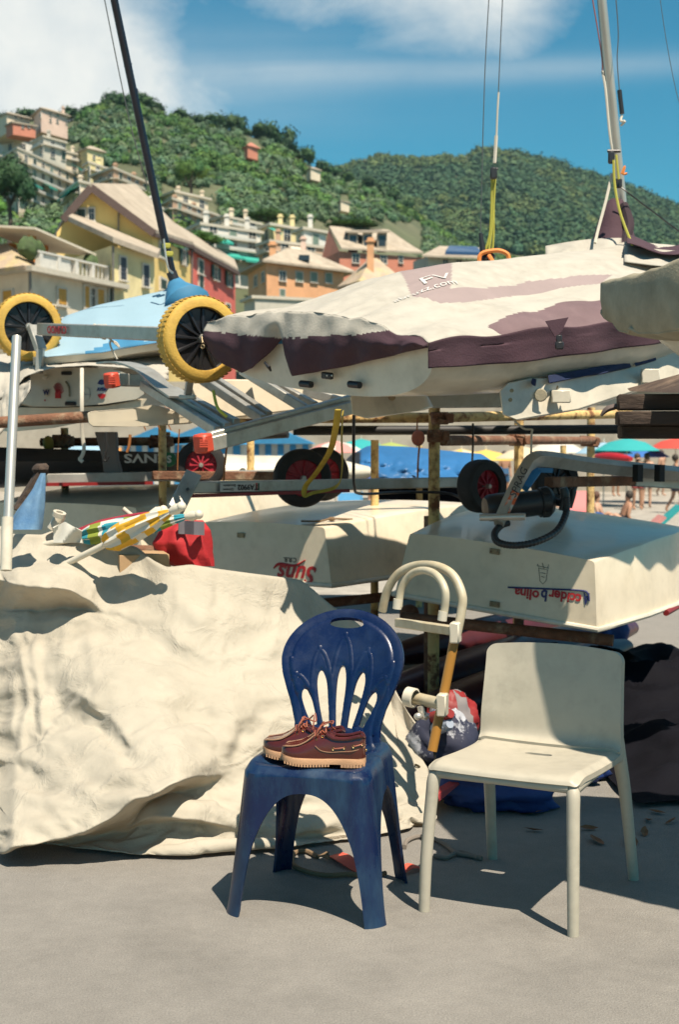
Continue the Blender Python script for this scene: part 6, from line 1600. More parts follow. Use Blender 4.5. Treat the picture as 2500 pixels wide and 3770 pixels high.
# ---------------------------------------------------------------- pale blue covered boat with the black mast
ab = thing('covered_dinghy', 'dinghy under a pale blue tent cover with a black mast', 'boat', P(420, 1330, 8.3) - Vector((0, 0, .2)))
TOPB = [(150, 1215), (247, 1160), (356, 1123), (480, 1095), (603, 1069), (640, 1045), (690, 1075), (800, 1120)]
BOTB = [(150, 1318), (190, 1312), (373, 1298), (459, 1281), (580, 1261), (700, 1262), (800, 1270)]
def ablue(u, v):
    x = lerp(150, 800, u); yt = interp(TOPB, x); yb = interp(BOTB, x)
    if v > .7: k = (v - .7) / .3; return P(x, yt, 8.7) + Vector((-.15 * k, 1.0 * k, -.45 * k))
    vv = v / .7; return P(x, lerp(yb, yt, vv), lerp(7.9, 8.7, vv) - .02 * math.sin(u * 25) * (1 - vv) - .04 * noise.noise(Vector((u * 5, vv * 2, 1))))
m = MB(); m.grid(ablue, 60, 26, mif=lambda u, v: 1 if v < .10 + .05 * math.sin(u * 18) and u > .25 else 0); m.build('boat_cover', [m_lblue, m_mblue], ab, smooth=180, solid=.004, offset=0, fixn=False)
m = MB(); m.tube([P(640, 1022, 8.7), P(645, 1040, 8.68), P(660, 1080, 8.6), P(690, 1130, 8.5)], [.028, .045, .085, .15], 14, n=4); m.build('mast_boot', m_mblue, ab, smooth=120)
rings = []
for i in range(12):
    s = i / 11; x0 = lerp(120, 760, s); yb = interp(BOTB, x0); dd = 7.92
    rings.append([P(x0, yb - 4, dd), P(x0, yb + 26, dd + .02), P(x0, yb + 60 - 20 * s, dd + .2), P(x0, yb + 70, dd + .7), P(x0, yb - 4, dd + 1.3)])
m = MB(); m.loft(rings, True, True); m.build('hull', m_gelw, ab, smooth=50)
m = MB(); m.tube([P(640, 1030, 8.65), P(600, 860, 8.6), P(520, 480, 8.5), P(415, -20, 8.3), P(370, -240, 8.2)], [.022, .0235, .0235, .0225, .022], 12); m.build('mast', M('black carbon mast', (.010, .011, .020), .25, .2, 8), ab)
m = MB(); m.tube([P(630, 1002, 8.64), P(640, 1030, 8.64)], .032, 12); m.build('mast_collar', m_blk, ab)
for (x, y) in ((470, 240), (492, 335), (612, 905), (622, 935)):
    m = MB(); m.box(P(x, y, 8.5), (.045, .03, .03), rotz(.3), .005); m.build('mast_fitting', m_blk if y < 900 else m_ropey, ab)
rope(ab, [(380, -20, 8.2), (470, 420, 8.3), (540, 680, 8.4)], .0035, m_wire, 'stay'); rope(ab, [(602, 880, 8.5), (608, 930, 8.5), (618, 985, 8.5), (635, 1005, 8.55)], .006, m_alup, 'stay')
# ---------------------------------------------------------------- dark hull and rusty bits under the left rack
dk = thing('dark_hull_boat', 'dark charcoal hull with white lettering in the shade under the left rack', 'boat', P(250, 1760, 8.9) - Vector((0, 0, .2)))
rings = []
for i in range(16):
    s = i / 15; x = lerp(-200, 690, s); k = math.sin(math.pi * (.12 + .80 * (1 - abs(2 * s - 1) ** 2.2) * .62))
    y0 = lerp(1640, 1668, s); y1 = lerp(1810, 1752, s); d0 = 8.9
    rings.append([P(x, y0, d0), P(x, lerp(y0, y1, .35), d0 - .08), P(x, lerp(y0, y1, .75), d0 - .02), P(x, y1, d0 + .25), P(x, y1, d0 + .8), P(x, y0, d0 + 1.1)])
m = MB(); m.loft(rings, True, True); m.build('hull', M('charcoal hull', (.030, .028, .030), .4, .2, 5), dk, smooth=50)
text('BENVS', P(553, 1686, 8.74), (-1, 0, 0), (0, 0, -1), .075, m_inkw, dk, bold=.002, xs=1.5)
m = MB(); m.lathe([(0, -.002), (.04, -.001), (.045, .004)], P(622, 1692, 8.72), (0, 1, 0), 20); m.build('sticker', m_inkg, dk); text('S', P(622, 1692, 8.70), (1, 0, 0), (0, 0, 1), .06, m_inkw, dk, bold=.002)
m = MB(); m.bar(P(168, 1762, 8.0), P(1080, 1745, 8.7), .04, .055, bev=.005); bt_ = m.build('trolley_bar', m_alu, label='weathered aluminium bar with a dark red stripe under the left rack', cat='bar')
m = MB(); m.bar(P(168, 1784, 7.97), P(560, 1778, 8.2), .03, .018); m.build('stripe', m_redstripe, bt_)
# strut in the shade: fin plate hanging
fn = plate('rudder_blade', 'grey rudder blade hanging in the shade under the left boats', 'rudder', [(345, 1590, 8.2), (425, 1590, 8.2), (430, 1690, 8.2), (445, 1745, 8.2), (380, 1745, 8.2), (372, 1680, 8.2)], M('grey blade', (.17, .14, .12), .7), .03)
plate('support_board', 'cream board bolted below the stickered dinghy', 'board', [(318, 1520, 6.6), (330, 1515, 6.6), (500, 1500, 6.7), (560, 1490, 6.7), (700, 1530, 6.9), (690, 1560, 6.9), (500, 1570, 6.7), (340, 1572, 6.6), (322, 1560, 6.6)], m_gel, .05)
plate('support_board', 'cream board with holes behind the trolley rails, deepened to shade the dinghy below', 'board', [(690, 1395, 7.0), (1180, 1400, 7.1), (1250, 1490, 7.1), (840, 1540, 7.0), (720, 1470, 7.0)], m_gel, 1.5)  # board's depth is added, run far back to shade the dinghy below
for k, x in enumerate((522, 575, 615)):
    m = MB(); m.tube([P(x - 8, 1500, 7.30), P(x - 3, 1545, 7.28), P(x + 12, 1580, 7.32)], .012, 8, n=4, squash=(1, .25)); m.build('ratchet_strap', m_strapo, label='orange lashing strap on the rack, %s of three' % ('first', 'second', 'third')[k], cat='strap', group='orange lashing straps')
for (pts, r, mt, lab) in (
    ([(300, 1356, 7.7), (300, 1400, 7.62), (300, 1480, 7.55), (301, 1590, 7.55), (308, 1650, 7.55), (300, 1680, 7.55), (292, 1690, 7.55), (304, 1700, 7.55)], .010, m_ropew, 'white rope with a knotted end hanging before the stickered stern'),
    ([(660, 1580, 7.8), (655, 1640, 7.8), (652, 1730, 7.8)], .010, m_strapo, 'orange strap hanging right of the charcoal hull'),
    ([(478, 1600, 7.6), (474, 1640, 7.6), (466, 1665, 7.6)], .008, m_strapo, 'short orange strap end hanging over the charcoal hull'),
    ([(835, 1640, 7.6), (828, 1700, 7.6), (822, 1780, 7.6)], .016, m_strapo, 'orange strap in front of the white surfboard'),
    ([(1545, 1640, 7.5), (1540, 1700, 7.5), (1538, 1770, 7.5)], .015, m_strapo, 'orange strap hanging before the blue tarpaulin'),
    ([(388, 1590, 7.7), (390, 1650, 7.7), (382, 1690, 7.7), (390, 1696, 7.7), (396, 1680, 7.7)], .008, m_rbar, 'black hook hanging beside the grey rudder blade'),
    ([(785, 1440, 6.2), (800, 1500, 6.1), (835, 1535, 6.1)], .007, M('lime strap', (.48, .50, .06), .7), 'lime webbing strap between the trolley rails'),
    ([(1303, 1530, 6.0), (1302, 1700, 6.2), (1305, 1790, 6.5), (1330, 1818, 6.8), (1480, 1812, 7.2), (1640, 1815, 7.25), (1700, 1835, 7.2)], .007, m_blk, 'black cable drooping onto the cream hull'),
    ([(1895, 1548, 6.6), (1930, 1578, 6.6), (1960, 1582, 6.6), (1958, 1600, 6.6), (1956, 1700, 6.6)], .005, m_ropew, 'thin cord tied round the second rack post'),
    ([(1742, 1560, 7.6), (1742, 1640, 7.7), (1738, 1720, 7.9)], .006, m_rbar, 'thin black cord hanging over the blue tarpaulin')):
    m = MB(); m.tube([P(*q) for q in pts], r, 8, n=5, squash=(1, .35) if r >= .010 else None); m.build('rope' if 'rope' in lab or 'cord' in lab or 'cable' in lab else 'strap', mt, label=lab, cat='rope' if 'rope' in lab or 'cord' in lab or 'cable' in lab else 'strap')
m = MB(); m.tube([P(1245, 1508, 5.35), P(1235, 1580, 5.5), (P(1215, 1660, 5.9)), P(1165, 1740, 6.2), P(1125, 1790, 6.3), P(1122, 1825, 6.3), P(1150, 1815, 6.3), P(1240, 1790, 6.3), P(1260, 1720, 6.1), P(1258, 1620, 5.8), P(1262, 1520, 5.4)], .013, 8, n=6, squash=(1, .2)); m.build('strap', m_strap, label='yellow webbing strap looped from the trolley beam', cat='strap')
# ---------------------------------------------------------------- white pole, blue cloth, umbrellas, red bag at the tarpaulin
m = MB(); m.tube([P(60, 1240, 5.6), P(28, 1920, 5.3), P(20, 2100, 5.25)], .0185, 14); po = m.build('pole', m_alup, label='shiny aluminium pole leaning up at the left edge', cat='pole')
m = MB(); m.tube([P(26, 1905, 5.29), P(20, 2100, 5.24)], .0215, 14); m.build('pole_collar', m_gelw, po)
def cloth(name, label, cat, poly_l, poly_r, d, mat, nf=7, amp=.03, depth=.12, mif=None, nu=30, nv=24, nr=1.0):
    """gathered bundle of cloth: left and right outlines as (y, x) lists"""
    y0, y1 = poly_l[0][0], poly_l[-1][0]; m = MB(); rings = []
    for j in range(nv + 1):
        y = lerp(y0, y1, j / nv); xl, xr = interp(poly_l, y), interp(poly_r, y); rg = []
        for k in range(nu):
            th = 2 * math.pi * k / nu; r = 1 + amp * 6 * math.sin(th * nf + j * .15) * .25
            x = (xl + xr) / 2 + (xr - xl) / 2 * math.cos(th) * r; rg.append(P(x, y, d - depth * math.sin(th) * r * (xr - xl) / 200))
        rings.append(rg)
    m.loft(rings, True, True, mif=mif); return m.build(name, mat, label=label, cat=cat, smooth=60)
m_bcl = M('sun-bleached blue cloth', (.06, .17, .34), .8, .25, 6, .2, 90, col2=(.20, .33, .44), amt=.42, s2=5, soft=.4)
cloth('parasol_cloth', 'sun-bleached blue cloth bundle beside the aluminium pole', 'cloth', [(1742, 148), (1800, 118), (1880, 60), (1950, 20)], [(1742, 166), (1800, 165), (1880, 160), (1950, 152)], 5.6, m_bcl, 5, .05)
m = MB(); m.bar(P(60, 1880, 5.75), P(150, 1735, 5.8), .04, .03); m.ball(P(150, 1728, 5.8), (.035, .03, .025), 8, 6, jit=.5); m.build('stick', m_wood, label='dark stick behind the blue cloth bundle', cat='stick')
def umbrella(label, a, b, wid, mats, mif, knob=True, nf=8):
    A = P(*a); B = P(*b); ax = (B - A).normalized(); fr = frame(ax, (0, 0, 1)); t = thing('folded_umbrella', label, 'umbrella', A, 'folded beach umbrellas')
    rings = []; n = 28
    for i in range(n + 1):
        s = i / n; r = wid * interp([(0, .55), (.1, .9), (.35, 1), (.7, .75), (.93, .35), (1, .2)], s); rg = []
        for k in range(32):
            th = 2 * math.pi * k / 32; q = r * (1 + .16 * math.sin(th * nf + s * 2.5) + .06 * math.sin(th * 3 + s * 9)); rg.append(A + (B - A) * s + (fr.col[1] * math.cos(th) * 1.0 + fr.col[2] * math.sin(th) * .8) * q)
        rings.append(rg)
    m = MB(); m.loft(rings, True, True, mif=mif); m.build('canopy', mats, t, smooth=70)
    m = MB(); m.tube([B - ax * .01, B + ax * .02, B + ax * .045], [.012, .022, .016], 12); m.ball(B + ax * .048, .019, 12, 8); m.build('ferrule', m_gelw, t)
    m = MB(); m.tube([A - ax * .5, A + ax * .05], .013, 10); m.build('pole', m_gelw, t)
    return t
m_uy = M('umbrella yellow', (.66, .36, .02), .8, .1, 8); m_uw = M('umbrella white', (.62, .60, .52), .8, .08, 8); m_ut = M('umbrella teal', (.02, .25, .32), .8, .1, 8); m_ug = M('umbrella lime', (.22, .27, .03), .8, .1, 8); m_umr = M('red cloth', (.45, .015, .02), .75, .18, 6, .2, 60); m_umc = M('crimson cloth', (.28, .01, .03), .75, .2, 6)
umbrella('folded yellow and white checked beach umbrella on the tarpaulin', (395, 2000, 5.55), (632, 1882, 5.4), .058, [m_uw, m_uy], lambda i, k: 1 if ((i // 4) + (k // 5)) % 2 == 0 and (i // 4) % 2 == 0 or (i // 4 + k // 4) % 3 == 0 else 0)
umbrella('folded teal and lime plaid beach umbrella behind the yellow one', (300, 1978, 5.75), (690, 1902, 5.6), .052, [m_ut, m_ug, m_uw], lambda i, k: 1 if (i // 3) % 3 == 1 else (2 if i % 6 == 0 or k % 9 == 0 else 0))
umbrella('folded crimson beach umbrella under the teal plaid one', (270, 1985, 5.85), (560, 1890, 5.85), .045, [m_umc], None)
cloth('bag', 'bright red nylon bag slumped beside the cream hull', 'bag', [(1915, 640), (1950, 590), (2000, 560), (2045, 580), (2085, 640)], [(1915, 742), (1950, 768), (2000, 772), (2045, 778), (2085, 785)], 5.95, m_umr, 7, .07, .10)
m = MB(); m.grid(lambda u, v: P(lerp(655, 750, u), lerp(1915, 1965, v) + 6 * u, 5.83 + .02 * math.sin(u * 7)), 8, 6); m.build('cloth', M('grey mesh cloth', (.16, .15, .17), .8), label='grey mesh pouch on the red bag', cat='cloth', solid=.003)
m = MB(); m.tube([P(190, 1950, 5.8), P(222, 1900, 5.8)], .022, 14); m.lathe([(.015, 0), (.027, .0), (.027, .02), (.015, .02)], P(214, 1902, 5.78), (.3, -.2, .9), 16, closed=True); m.build('tube_end', m_gelw, label='white plastic tube end poking out of the tarpaulin', cat='tube')
m = MB(); m.tube([P(452, 1872, 5.9), P(492, 1905, 5.9)], .010, 10); m.build('rod', m_gelw, label='thin white rod end above the folded umbrellas', cat='rod')
m = MB(); m.grid(lambda u, v: P(lerp(195, 300, u), lerp(1920 + 60 * abs(u - .4), 1998, v), 5.62 + .03 * math.sin(u * 6 + v * 3)), 12, 8); m.build('cloth', m_uw, label='white cloth peak between the tube end and plaid umbrella', cat='cloth', solid=.004)
bx_ = MB(); bx_.box(P(520, 2088, 5.80), (.20, .22, .12), rotz(.25)); bx_.build('cardboard_box', M('cardboard', (.42, .27, .14), .85, .08, 10), label='cardboard box corner under the folded umbrellas', cat='box', bevel=.003)
# ================================================================ gear on and under the hulls
m_rhub = M('crimson wheel plastic', (.38, .018, .035), .5, .15, 8)
# bar with the name plate and wheels behind it
nb = thing('launching_trolley', 'aluminium trolley with a name plate and red-hubbed wheels on the middle hull', 'trolley', P(1100, 1800, 6.9) - Vector((0, 0, .1)))
m = MB(); m.bar(P(690, 1795, 6.55), P(1700, 1775, 7.6), .05, .055, bev=.005); m.build('axle', m_alu, nb)
m = MB(); m.bar(P(692, 1826, 6.52), P(1280, 1806, 7.1), .035, .016); m.build('stripe', m_redstripe, nb)
m = MB(); m.bar(P(712, 1745, 6.5), P(645, 1878, 6.35), .075, .035, up=(0, -1, 0), bev=.004); m.build('handle_plate', m_alu, nb)
m = MB(); m.lathe([(0, -.002), (.008, -.002), (.008, .002)], P(690, 1801, 6.40), (0, 1, 0), 10); m.build('bolt_hole', m_blk, nb)
pa = P(877, 1793, 6.69); pdir = (P(1000, 1791, 6.83) - P(800, 1795, 6.63)).normalized(); pn = Vector((pdir.y, -pdir.x, 0))
m = MB(); m.box(pa + pn * .012, (.225, .004, .042), frame(pdir, (0, 0, 1))); pl_ = m.build('name_plate', m_inkw, nb)
text('ITA9902', pa + pn * .016 + pdir * .048, -pdir, (0, 0, -1), .036, m_inkd, nb, bold=.001); text('Giovanni', pa + pn * .016 - pdir * .068 + Vector((0, 0, -.010)), -pdir, (0, 0, -1), .017, m_inkd, nb); text('Boccalatte', pa + pn * .016 - pdir * .062 + Vector((0, 0, .009)), -pdir, (0, 0, -1), .017, m_inkd, nb)
for k, mt in enumerate((m_inkr, m_inkg)):
    m = MB(); m.box(pa + pn * .0145 + pdir * (.095 + .012 * k), (.009, .002, .036), frame(pdir, (0, 0, 1))); m.build('flag_stripe', mt, nb)
wheel(nb, P(1112, 1760, 7.5), (.25, -.96, .0), .155, .09, m_rub, m_rhub, 0, 9, hubr=.62); wheel(nb, P(1185, 1745, 7.9), (.25, -.96, 0), .15, .09, m_rub, m_rhub, 0, 9, hubr=.62)
wt = thing('launching_trolley', 'dark trolley with a red-hubbed wheel beside the charcoal hull', 'trolley', P(740, 1760, 8.2) - Vector((0, 0, .2)))
wheel(wt, P(738, 1712, 8.3), (.15, -.98, 0), .145, .09, m_rub, m_rhub, 0, 10, hubr=.62); m = MB(); m.bar(P(560, 1750, 8.2), P(1010, 1752, 8.4), .05, .05, bev=.005); m.build('axle', m_rustd, wt)
# ---------------------------------------------------------------- bent handle with stickers on the lettered hull
hd = thing('launching_trolley', 'bent aluminium trolley handle with orange sticker and red-hubbed wheel on the lettered dinghy', 'trolley', P(1850, 1900, 6.9) - Vector((0, 0, .1)))
wheel(hd, P(1775, 1790, 7.0), (.62, -.78, .02), .132, .105, m_rub, m_rhub, 0, 9, hubr=.60)
m = MB(); pth = catmull([P(1838, 1925, 6.35), P(1880, 1830, 6.4), P(1930, 1735, 6.45), P(1958, 1700, 6.5), P(2010, 1690, 6.6), P(2200, 1715, 6.9), P(2560, 1750, 7.4)], 5)
for k in range(len(pth) - 1):
    a_, b_2 = pth[k], pth[k + 1]; e_ = (b_2 - a_).normalized() * .004; m.bar(a_ - e_, b_2 + e_, .045, .060, up=(0, -.7, .7))
m.build('handle', m_alu, hd, smooth=50)
m = MB(); m.bar(P(2020, 1775, 6.75), P(2330, 1770, 7.3), .05, .05, bev=.005); m.build('frame_bar', m_rustd, hd)
m = MB(); m.bar(P(2330, 1765, 7.3), P(2560, 1780, 7.5), .06, .07, bev=.005); m.build('frame_bar', m_alu, hd)
for x in (2350, 2430):
    m = MB(); m.box(P(x, 1742, 6.98 + (x - 2350) * .0014), (.028, .055, .085), rotz(.3)); m.build('band', m_rub, hd)
m = MB(); m.tube([P(1768, 1905, 6.35), P(1935, 1902, 6.3)], .016, 12); m.build('cross_tube', m_alup, hd)
m = MB(); m.bar(P(1862, 1888, 6.345), P(1900, 1810, 6.375), .036, .006, up=(0, -1, .3)); m.build('sticker', M('orange sticker', (.75, .13, .03), .6, .1, 8, col2=(.6, .55, .48), amt=.42, s2=30, soft=.1), hd)
text('SPRAG', P(1912, 1775, 6.375), P(1930, 1730, 6.39) - P(1895, 1810, 6.36), (-.8, -.3, .4), .05, m_inkd, hd)
m = MB(); m.bar(P(1930, 1795, 6.5), P(1975, 1735, 6.55), .045, .05, up=(0, -1, .3), bev=.004); m.bar(P(1965, 1730, 6.55), P(2035, 1732, 6.55), .03, .022); m.build('clamp', M('blue plastic', (.02, .17, .38), .5), hd)
wheel(hd, P(2042, 1768, 7.6), (.3, -.95, 0), .13, .09, m_rub, m_bhub, 0, 10, hubr=.6)
# hand pump with hose
pp = thing('hand_pump', 'black cylinder pump with ribbed hose lying on the lettered hull', 'pump', P(1900, 1900, 6.7))
m = MB(); pa_, pb_ = P(1785, 1872, 6.55), P(2035, 1845, 6.62); ax_ = pb_ - pa_; ln = ax_.length
m.lathe([(0, 0), (.050, .002), (.062, .02), (.064, .06), (.062, .14), (.060, ln * .80), (.068, ln * .805), (.070, ln * .86), (.072, ln * .93), (.055, ln * .99), (.02, ln)], pa_, ax_, 26); m.build('cylinder', m_blk, pp, smooth=40)
m = MB()
for k in range(10):
    th = k * .628; fr = frame(ax_, (0, 0, 1)); m.box(pa_ + ax_ * .87 + (fr.col[1] * math.cos(th) + fr.col[2] * math.sin(th)) * .071, (.03, .008, .006), Matrix((fr.col[0], fr.col[1] * -math.sin(th) + fr.col[2] * math.cos(th), fr.col[1] * math.cos(th) + fr.col[2] * math.sin(th))).transposed())
m.build('grip_ribs', m_blk, pp, kind='stuff')
m = MB(); m.tube([pb_, P(2060, 1850, 6.6), P(2075, 1848, 6.58)], .018, 10); m.tube([P(2070, 1880, 6.55), P(2082, 1830, 6.55), P(2076, 1795, 6.55)], [.016, .022, .018], 10, n=4); m.tube([P(2100, 1870, 6.6), P(2112, 1810, 6.6), P(2106, 1798, 6.6)], [.010, .016, .012], 10, n=4); m.build('handle', m_blk, pp, kind='stuff')
hp = catmull([P(1872, 1925, 6.40), P(1845, 1935, 6.37), P(1822, 1965, 6.33), P(1835, 1996, 6.28), P(1895, 2008, 6.24), P(1975, 1995, 6.27), P(2050, 1955, 6.40), P(2085, 1890, 6.5), P(2088, 1830, 6.52)], 26)
m = MB(); m.tube(hp, [.0165 * (1.0 if (k // 2) % 2 else .87) for k in range(len(hp))], 12); m.build('hose', m_blk, pp, smooth=180)
# ---------------------------------------------------------------- sack barrow
sb = thing('sack_barrow', 'white tube-handled barrow with varnished wooden side pole, between the chairs', 'barrow', P(1600, 2830, 5.0))
m_wt = M('yellowed white tube', (.55, .50, .37), .45, .06, 6, col2=(.40, .31, .17), amt=.38, s2=7, soft=.4); m_oak = M('varnished pole', (.42, .20, .035), .4, .15, 6, stretch=(1, 1, .2))
DB = 5.05
m = MB(); m.tube([P(1408, 2250, 5.35), P(1428, 2170, 5.33), P(1470, 2110, 5.3), P(1535, 2082, 5.25), P(1610, 2085, 5.15), P(1670, 2120, 5.1), P(1702, 2190, 5.06), P(1700, 2250, 5.05), P(1682, 2340, 5.04)], .0165, 12, n=6); m.build('handle_hoop', m_wt, sb)
m = MB(); m.tube([P(1468, 2235, 5.2), P(1478, 2170, 5.2), P(1510, 2118, 5.18), P(1560, 2100, 5.12), P(1610, 2120, 5.05), P(1640, 2175, 5.0), P(1638, 2240, 5.0), P(1632, 2275, 5.0)], .014, 12, n=6); m.build('handle_hoop', m_wt, sb)
for (a_, b_2) in (((1466, 2205, 5.2), (1462, 2242, 5.2)), ((1633, 2250, 5.0), (1628, 2285, 5.0))):
    m = MB(); m.tube([P(*a_), P(*b_2)], .0170, 12); m.build('grip_end', m_gelw, sb)
m = MB(); m.bar(P(1462, 2292, 5.3), P(1672, 2322, 5.03), .028, .034, bev=.004); m.build('cross_bar', m_wt, sb)
m = MB(); m.box(P(1678, 2328, 5.03), (.035, .05, .075), rotz(-.3), .005); m.build('joint', m_gelw, sb)
m = MB(); m.tube([P(1676, 2345, 5.04), P(1640, 2530, 5.03), P(1592, 2765, 5.0)], .0175, 14); m.build('side_pole', m_oak, sb)
m = MB(); m.tube([P(1530, 2570, 5.1), P(1625, 2592, 5.0)], .022, 14); m.build('axle_tube', m_wt, sb)
m = MB(); m.lathe([(.030, -.02), (.036, -.018), (.036, .015), (.028, .018), (.020, .0), (.012, .004), (.0, .004)], P(1512, 2567, 5.07), P(1512, 2567, 5.07) - P(1625, 2592, 5.0), 20); m.build('axle_cap', m_gelw, sb)
m = MB(); m.box(P(1630, 2594, 5.0), (.035, .05, .08), rotz(-.3), .005); m.build('joint', m_gelw, sb)
m = MB(); m.tube([P(1598, 2760, 5.0), P(1604, 2800, 5.0), P(1606, 2840, 5.0)], .005, 6); m.build('cord', m_rbar, sb)
m = MB(); m.tube([P(1548, 2600, 5.05), P(1560, 2640, 5.05), P(1575, 2632, 5.05)], .012, 8, n=3); m.ball(P(1540, 2638, 5.03), (.016, .012, .014), 10, 7); m.build('swivel_clip', m_alup, sb, kind='stuff')
# ---------------------------------------------------------------- bags and clutter behind the chairs
def sack(name, label, cat, c, r, mat, seed=1, lump=.35, mif=None, flat=.0, seg=36, ringn=24):
    c = Vector(c); m = MB(); off = Vector((seed * 5.1, seed * 2.3, 0)); vs = []; rings = []
    for i in range(ringn + 1):
        ph = math.pi * i / ringn; rg = []
        for k in range(seg):
            th = 2 * math.pi * k / seg; d = Vector((math.sin(ph) * math.cos(th), math.sin(ph) * math.sin(th), math.cos(ph)))
            q = 1 + lump * (noise.fractal(d * 1.6 + off, 1, 2, 4)) + .12 * (1 - abs(noise.noise(d * 3.2 + off))) ** 3
            p = Vector((d.x * r[0], d.y * r[1], d.z * r[2])) * q + c
            if p.z < .006: p.z = .006
            rg.append(p)
        rings.append(rg)
    m.loft(rings, True, True, mif=mif); return m.build(name, mat, label=label, cat=cat, smooth=70)
m_bagw = M('shade-darkened white cloth', (.22, .20, .20), .8, .1, 6); m_bagr = M('red nylon', (.26, .012, .012), .6, .15, 6); m_bagn = M('navy patterned cloth', (.018, .022, .05), .8, .2, 6, col2=(.45, .46, .50), amt=.40, s2=9, soft=.06); m_bagb = M('blue nylon', (.010, .035, .16), .65, .25, 5, .3, 40)  # red and white bundle cloths darkened, shade put into their colour
sack('parasol_bag', 'red white and grey striped cloth bundle behind the barrow, darkened as if shaded', 'bundle', P(1665, 2655, 5.75), (.105, .10, .12), [m_bagr, m_bagw], 3, .25, lambda i, k: (k // 4) % 2)
sack('bundle', 'navy and white patterned bundle under the striped one', 'bundle', P(1625, 2745, 5.45), (.12, .11, .13), m_bagn, 5, .3)
for (x, y, mt, lab) in ((1650, 2630, m_bagr, 'red rolled umbrella end poking from the bundle'), (1648, 2668, M('pale blue roll', (.33, .38, .46), .7), 'pale blue rolled umbrella end below the red one')):
    m = MB(); m.tube([P(x - 70, y + 22, 5.45), P(x, y, 5.3)], [.030, .024], 14); m.tube([P(x, y, 5.3), P(x + 10, y - 3, 5.28)], [.022, .016], 12); m.build('rolled_umbrella', mt, label=lab, cat='umbrella', group='rolled umbrella ends')
sack('bag', 'blue nylon bag lying in shade behind the ivory chair leg', 'bag', Vector((.60, 5.30, .08)), (.22, .14, .11), m_bagb, 7, .35)
sack('bag', 'smaller dark blue bag lying deeper behind the first blue bag', 'bag', Vector((.86, 5.70, .06)), (.2, .13, .10), m_bagb, 9, .35)
m = MB(); m.prism([P(1612, 2925, 5.1), P(1690, 2880, 5.2), P(1692, 2888, 5.2), P(1618, 2950, 5.1)], (.0, .05, .01)); m.build('board_edge', M('red edged board', (.45, .05, .05), .6), label='thin red-edged board leaning on the blue bag', cat='board')
# kayaks stacked low under the rack
m_kay = M('plum kayak', (.055, .020, .040), .35, .2, 3, .05, 40, col2=(.12, .05, .03), amt=.35, s2=3); m_kay2 = M('maroon kayak', (.075, .015, .018), .4, .2, 3)
for k, (a_, b_2, r, mt, lab) in enumerate((((1390, 2560, 7.2), (2320, 2310, 9.4), .17, m_kay, 'purple kayak lying lowest-left under the rack'), ((1430, 2680, 6.7), (2300, 2380, 8.6), .16, m_kay2, 'maroon kayak in front of the purple one under the rack'), ((1420, 2420, 8.2), (2200, 2250, 10.2), .16, m_kay2, 'maroon kayak at the back under the rack'))):
    A, B = P(*a_), P(*b_2); pts = [lerp(A, B, i / 14) for i in range(15)]
    m = MB(); m.tube(pts, [max(.02, r * math.sin(math.pi * (.06 + .88 * i / 14)) ** .55) for i in range(15)], 18, squash=(1, .75)); m.build('kayak', mt, label=lab, cat='kayak', smooth=60, group='kayaks under the rack')
# dark crumpled sheet at the right, blackened to stand for deep shade
m_dark = M('shade-dark plastic sheet', (.006, .006, .009), .8, .3, 3, .5, 12, spec=.08)
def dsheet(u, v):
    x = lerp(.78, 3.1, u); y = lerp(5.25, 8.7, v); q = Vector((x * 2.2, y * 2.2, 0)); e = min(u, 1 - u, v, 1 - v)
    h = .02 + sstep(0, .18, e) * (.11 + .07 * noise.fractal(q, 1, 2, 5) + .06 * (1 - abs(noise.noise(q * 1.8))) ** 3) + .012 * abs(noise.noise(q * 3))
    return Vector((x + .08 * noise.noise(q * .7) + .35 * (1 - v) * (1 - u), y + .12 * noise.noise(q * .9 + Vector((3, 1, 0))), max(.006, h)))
m = MB(); m.grid(dsheet, 80, 90); m.build('plastic_sheet', m_dark, label='dark crumpled plastic sheet at the right edge, blackened to imitate deep shade', cat='sheet', smooth=180)
sack('bag', 'dark blue bundle on the ground under the far end of the lettered dinghy', 'bag', P(2215, 2370, 9.0), (.16, .14, .2), m_bagb, 12, .3)
# ropes and straps on the ground
def gr(lst, z=.008): return [G(x, y, z) for x, y in lst]
def ground_rope(label, pts, r, mat, name='rope', cat='rope', squash=None, n=6):
    m = MB(); m.tube(gr(pts, r * (1 if not squash else .5) + .001), r, 8, n=n, squash=squash); return m.build(name, mat, label=label, cat=cat)
ground_rope('frayed brown rope curled beneath the blue chair', [(1170, 3155), (1130, 3135), (1085, 3140), (1078, 3180), (1120, 3205), (1200, 3222), (1290, 3218), (1360, 3226), (1420, 3214)], .008, m_ropeb)
m = MB()
for k in range(14):
    a = random.uniform(-.5, .9); m.tube([G(1175 + k, 3152, .012), G(1185 + 18 * math.cos(a) + k, 3155 - 26 * math.sin(a), .02)], .003, 5)
m.build('rope_fray', m_ropeb, label='frayed rope tuft beside the rear blue chair leg', cat='rope', kind='stuff')
def flat_strip(label, pts, w, mat, z=.004):
    p = catmull([Vector((q.x, q.y, z + .02 * math.sin(k * 1.7) ** 2)) for k, q in enumerate(gr(pts, 0))], 5); m = MB(); L_, R__ = [], []
    for i in range(len(p)):
        t = (p[min(i + 1, len(p) - 1)] - p[max(i - 1, 0)]).normalized(); s_ = Vector((-t.y, t.x, .25)) * w / 2; L_.append(p[i] + s_); R__.append(p[i] - s_ + Vector((0, 0, .002)))
    m.loft([L_, R__], False, False); return m.build('strap', mat, label=label, cat='strap', solid=.003, smooth=60)
m_cor = M('coral webbing', (.72, .10, .06), .7, .1, 12)
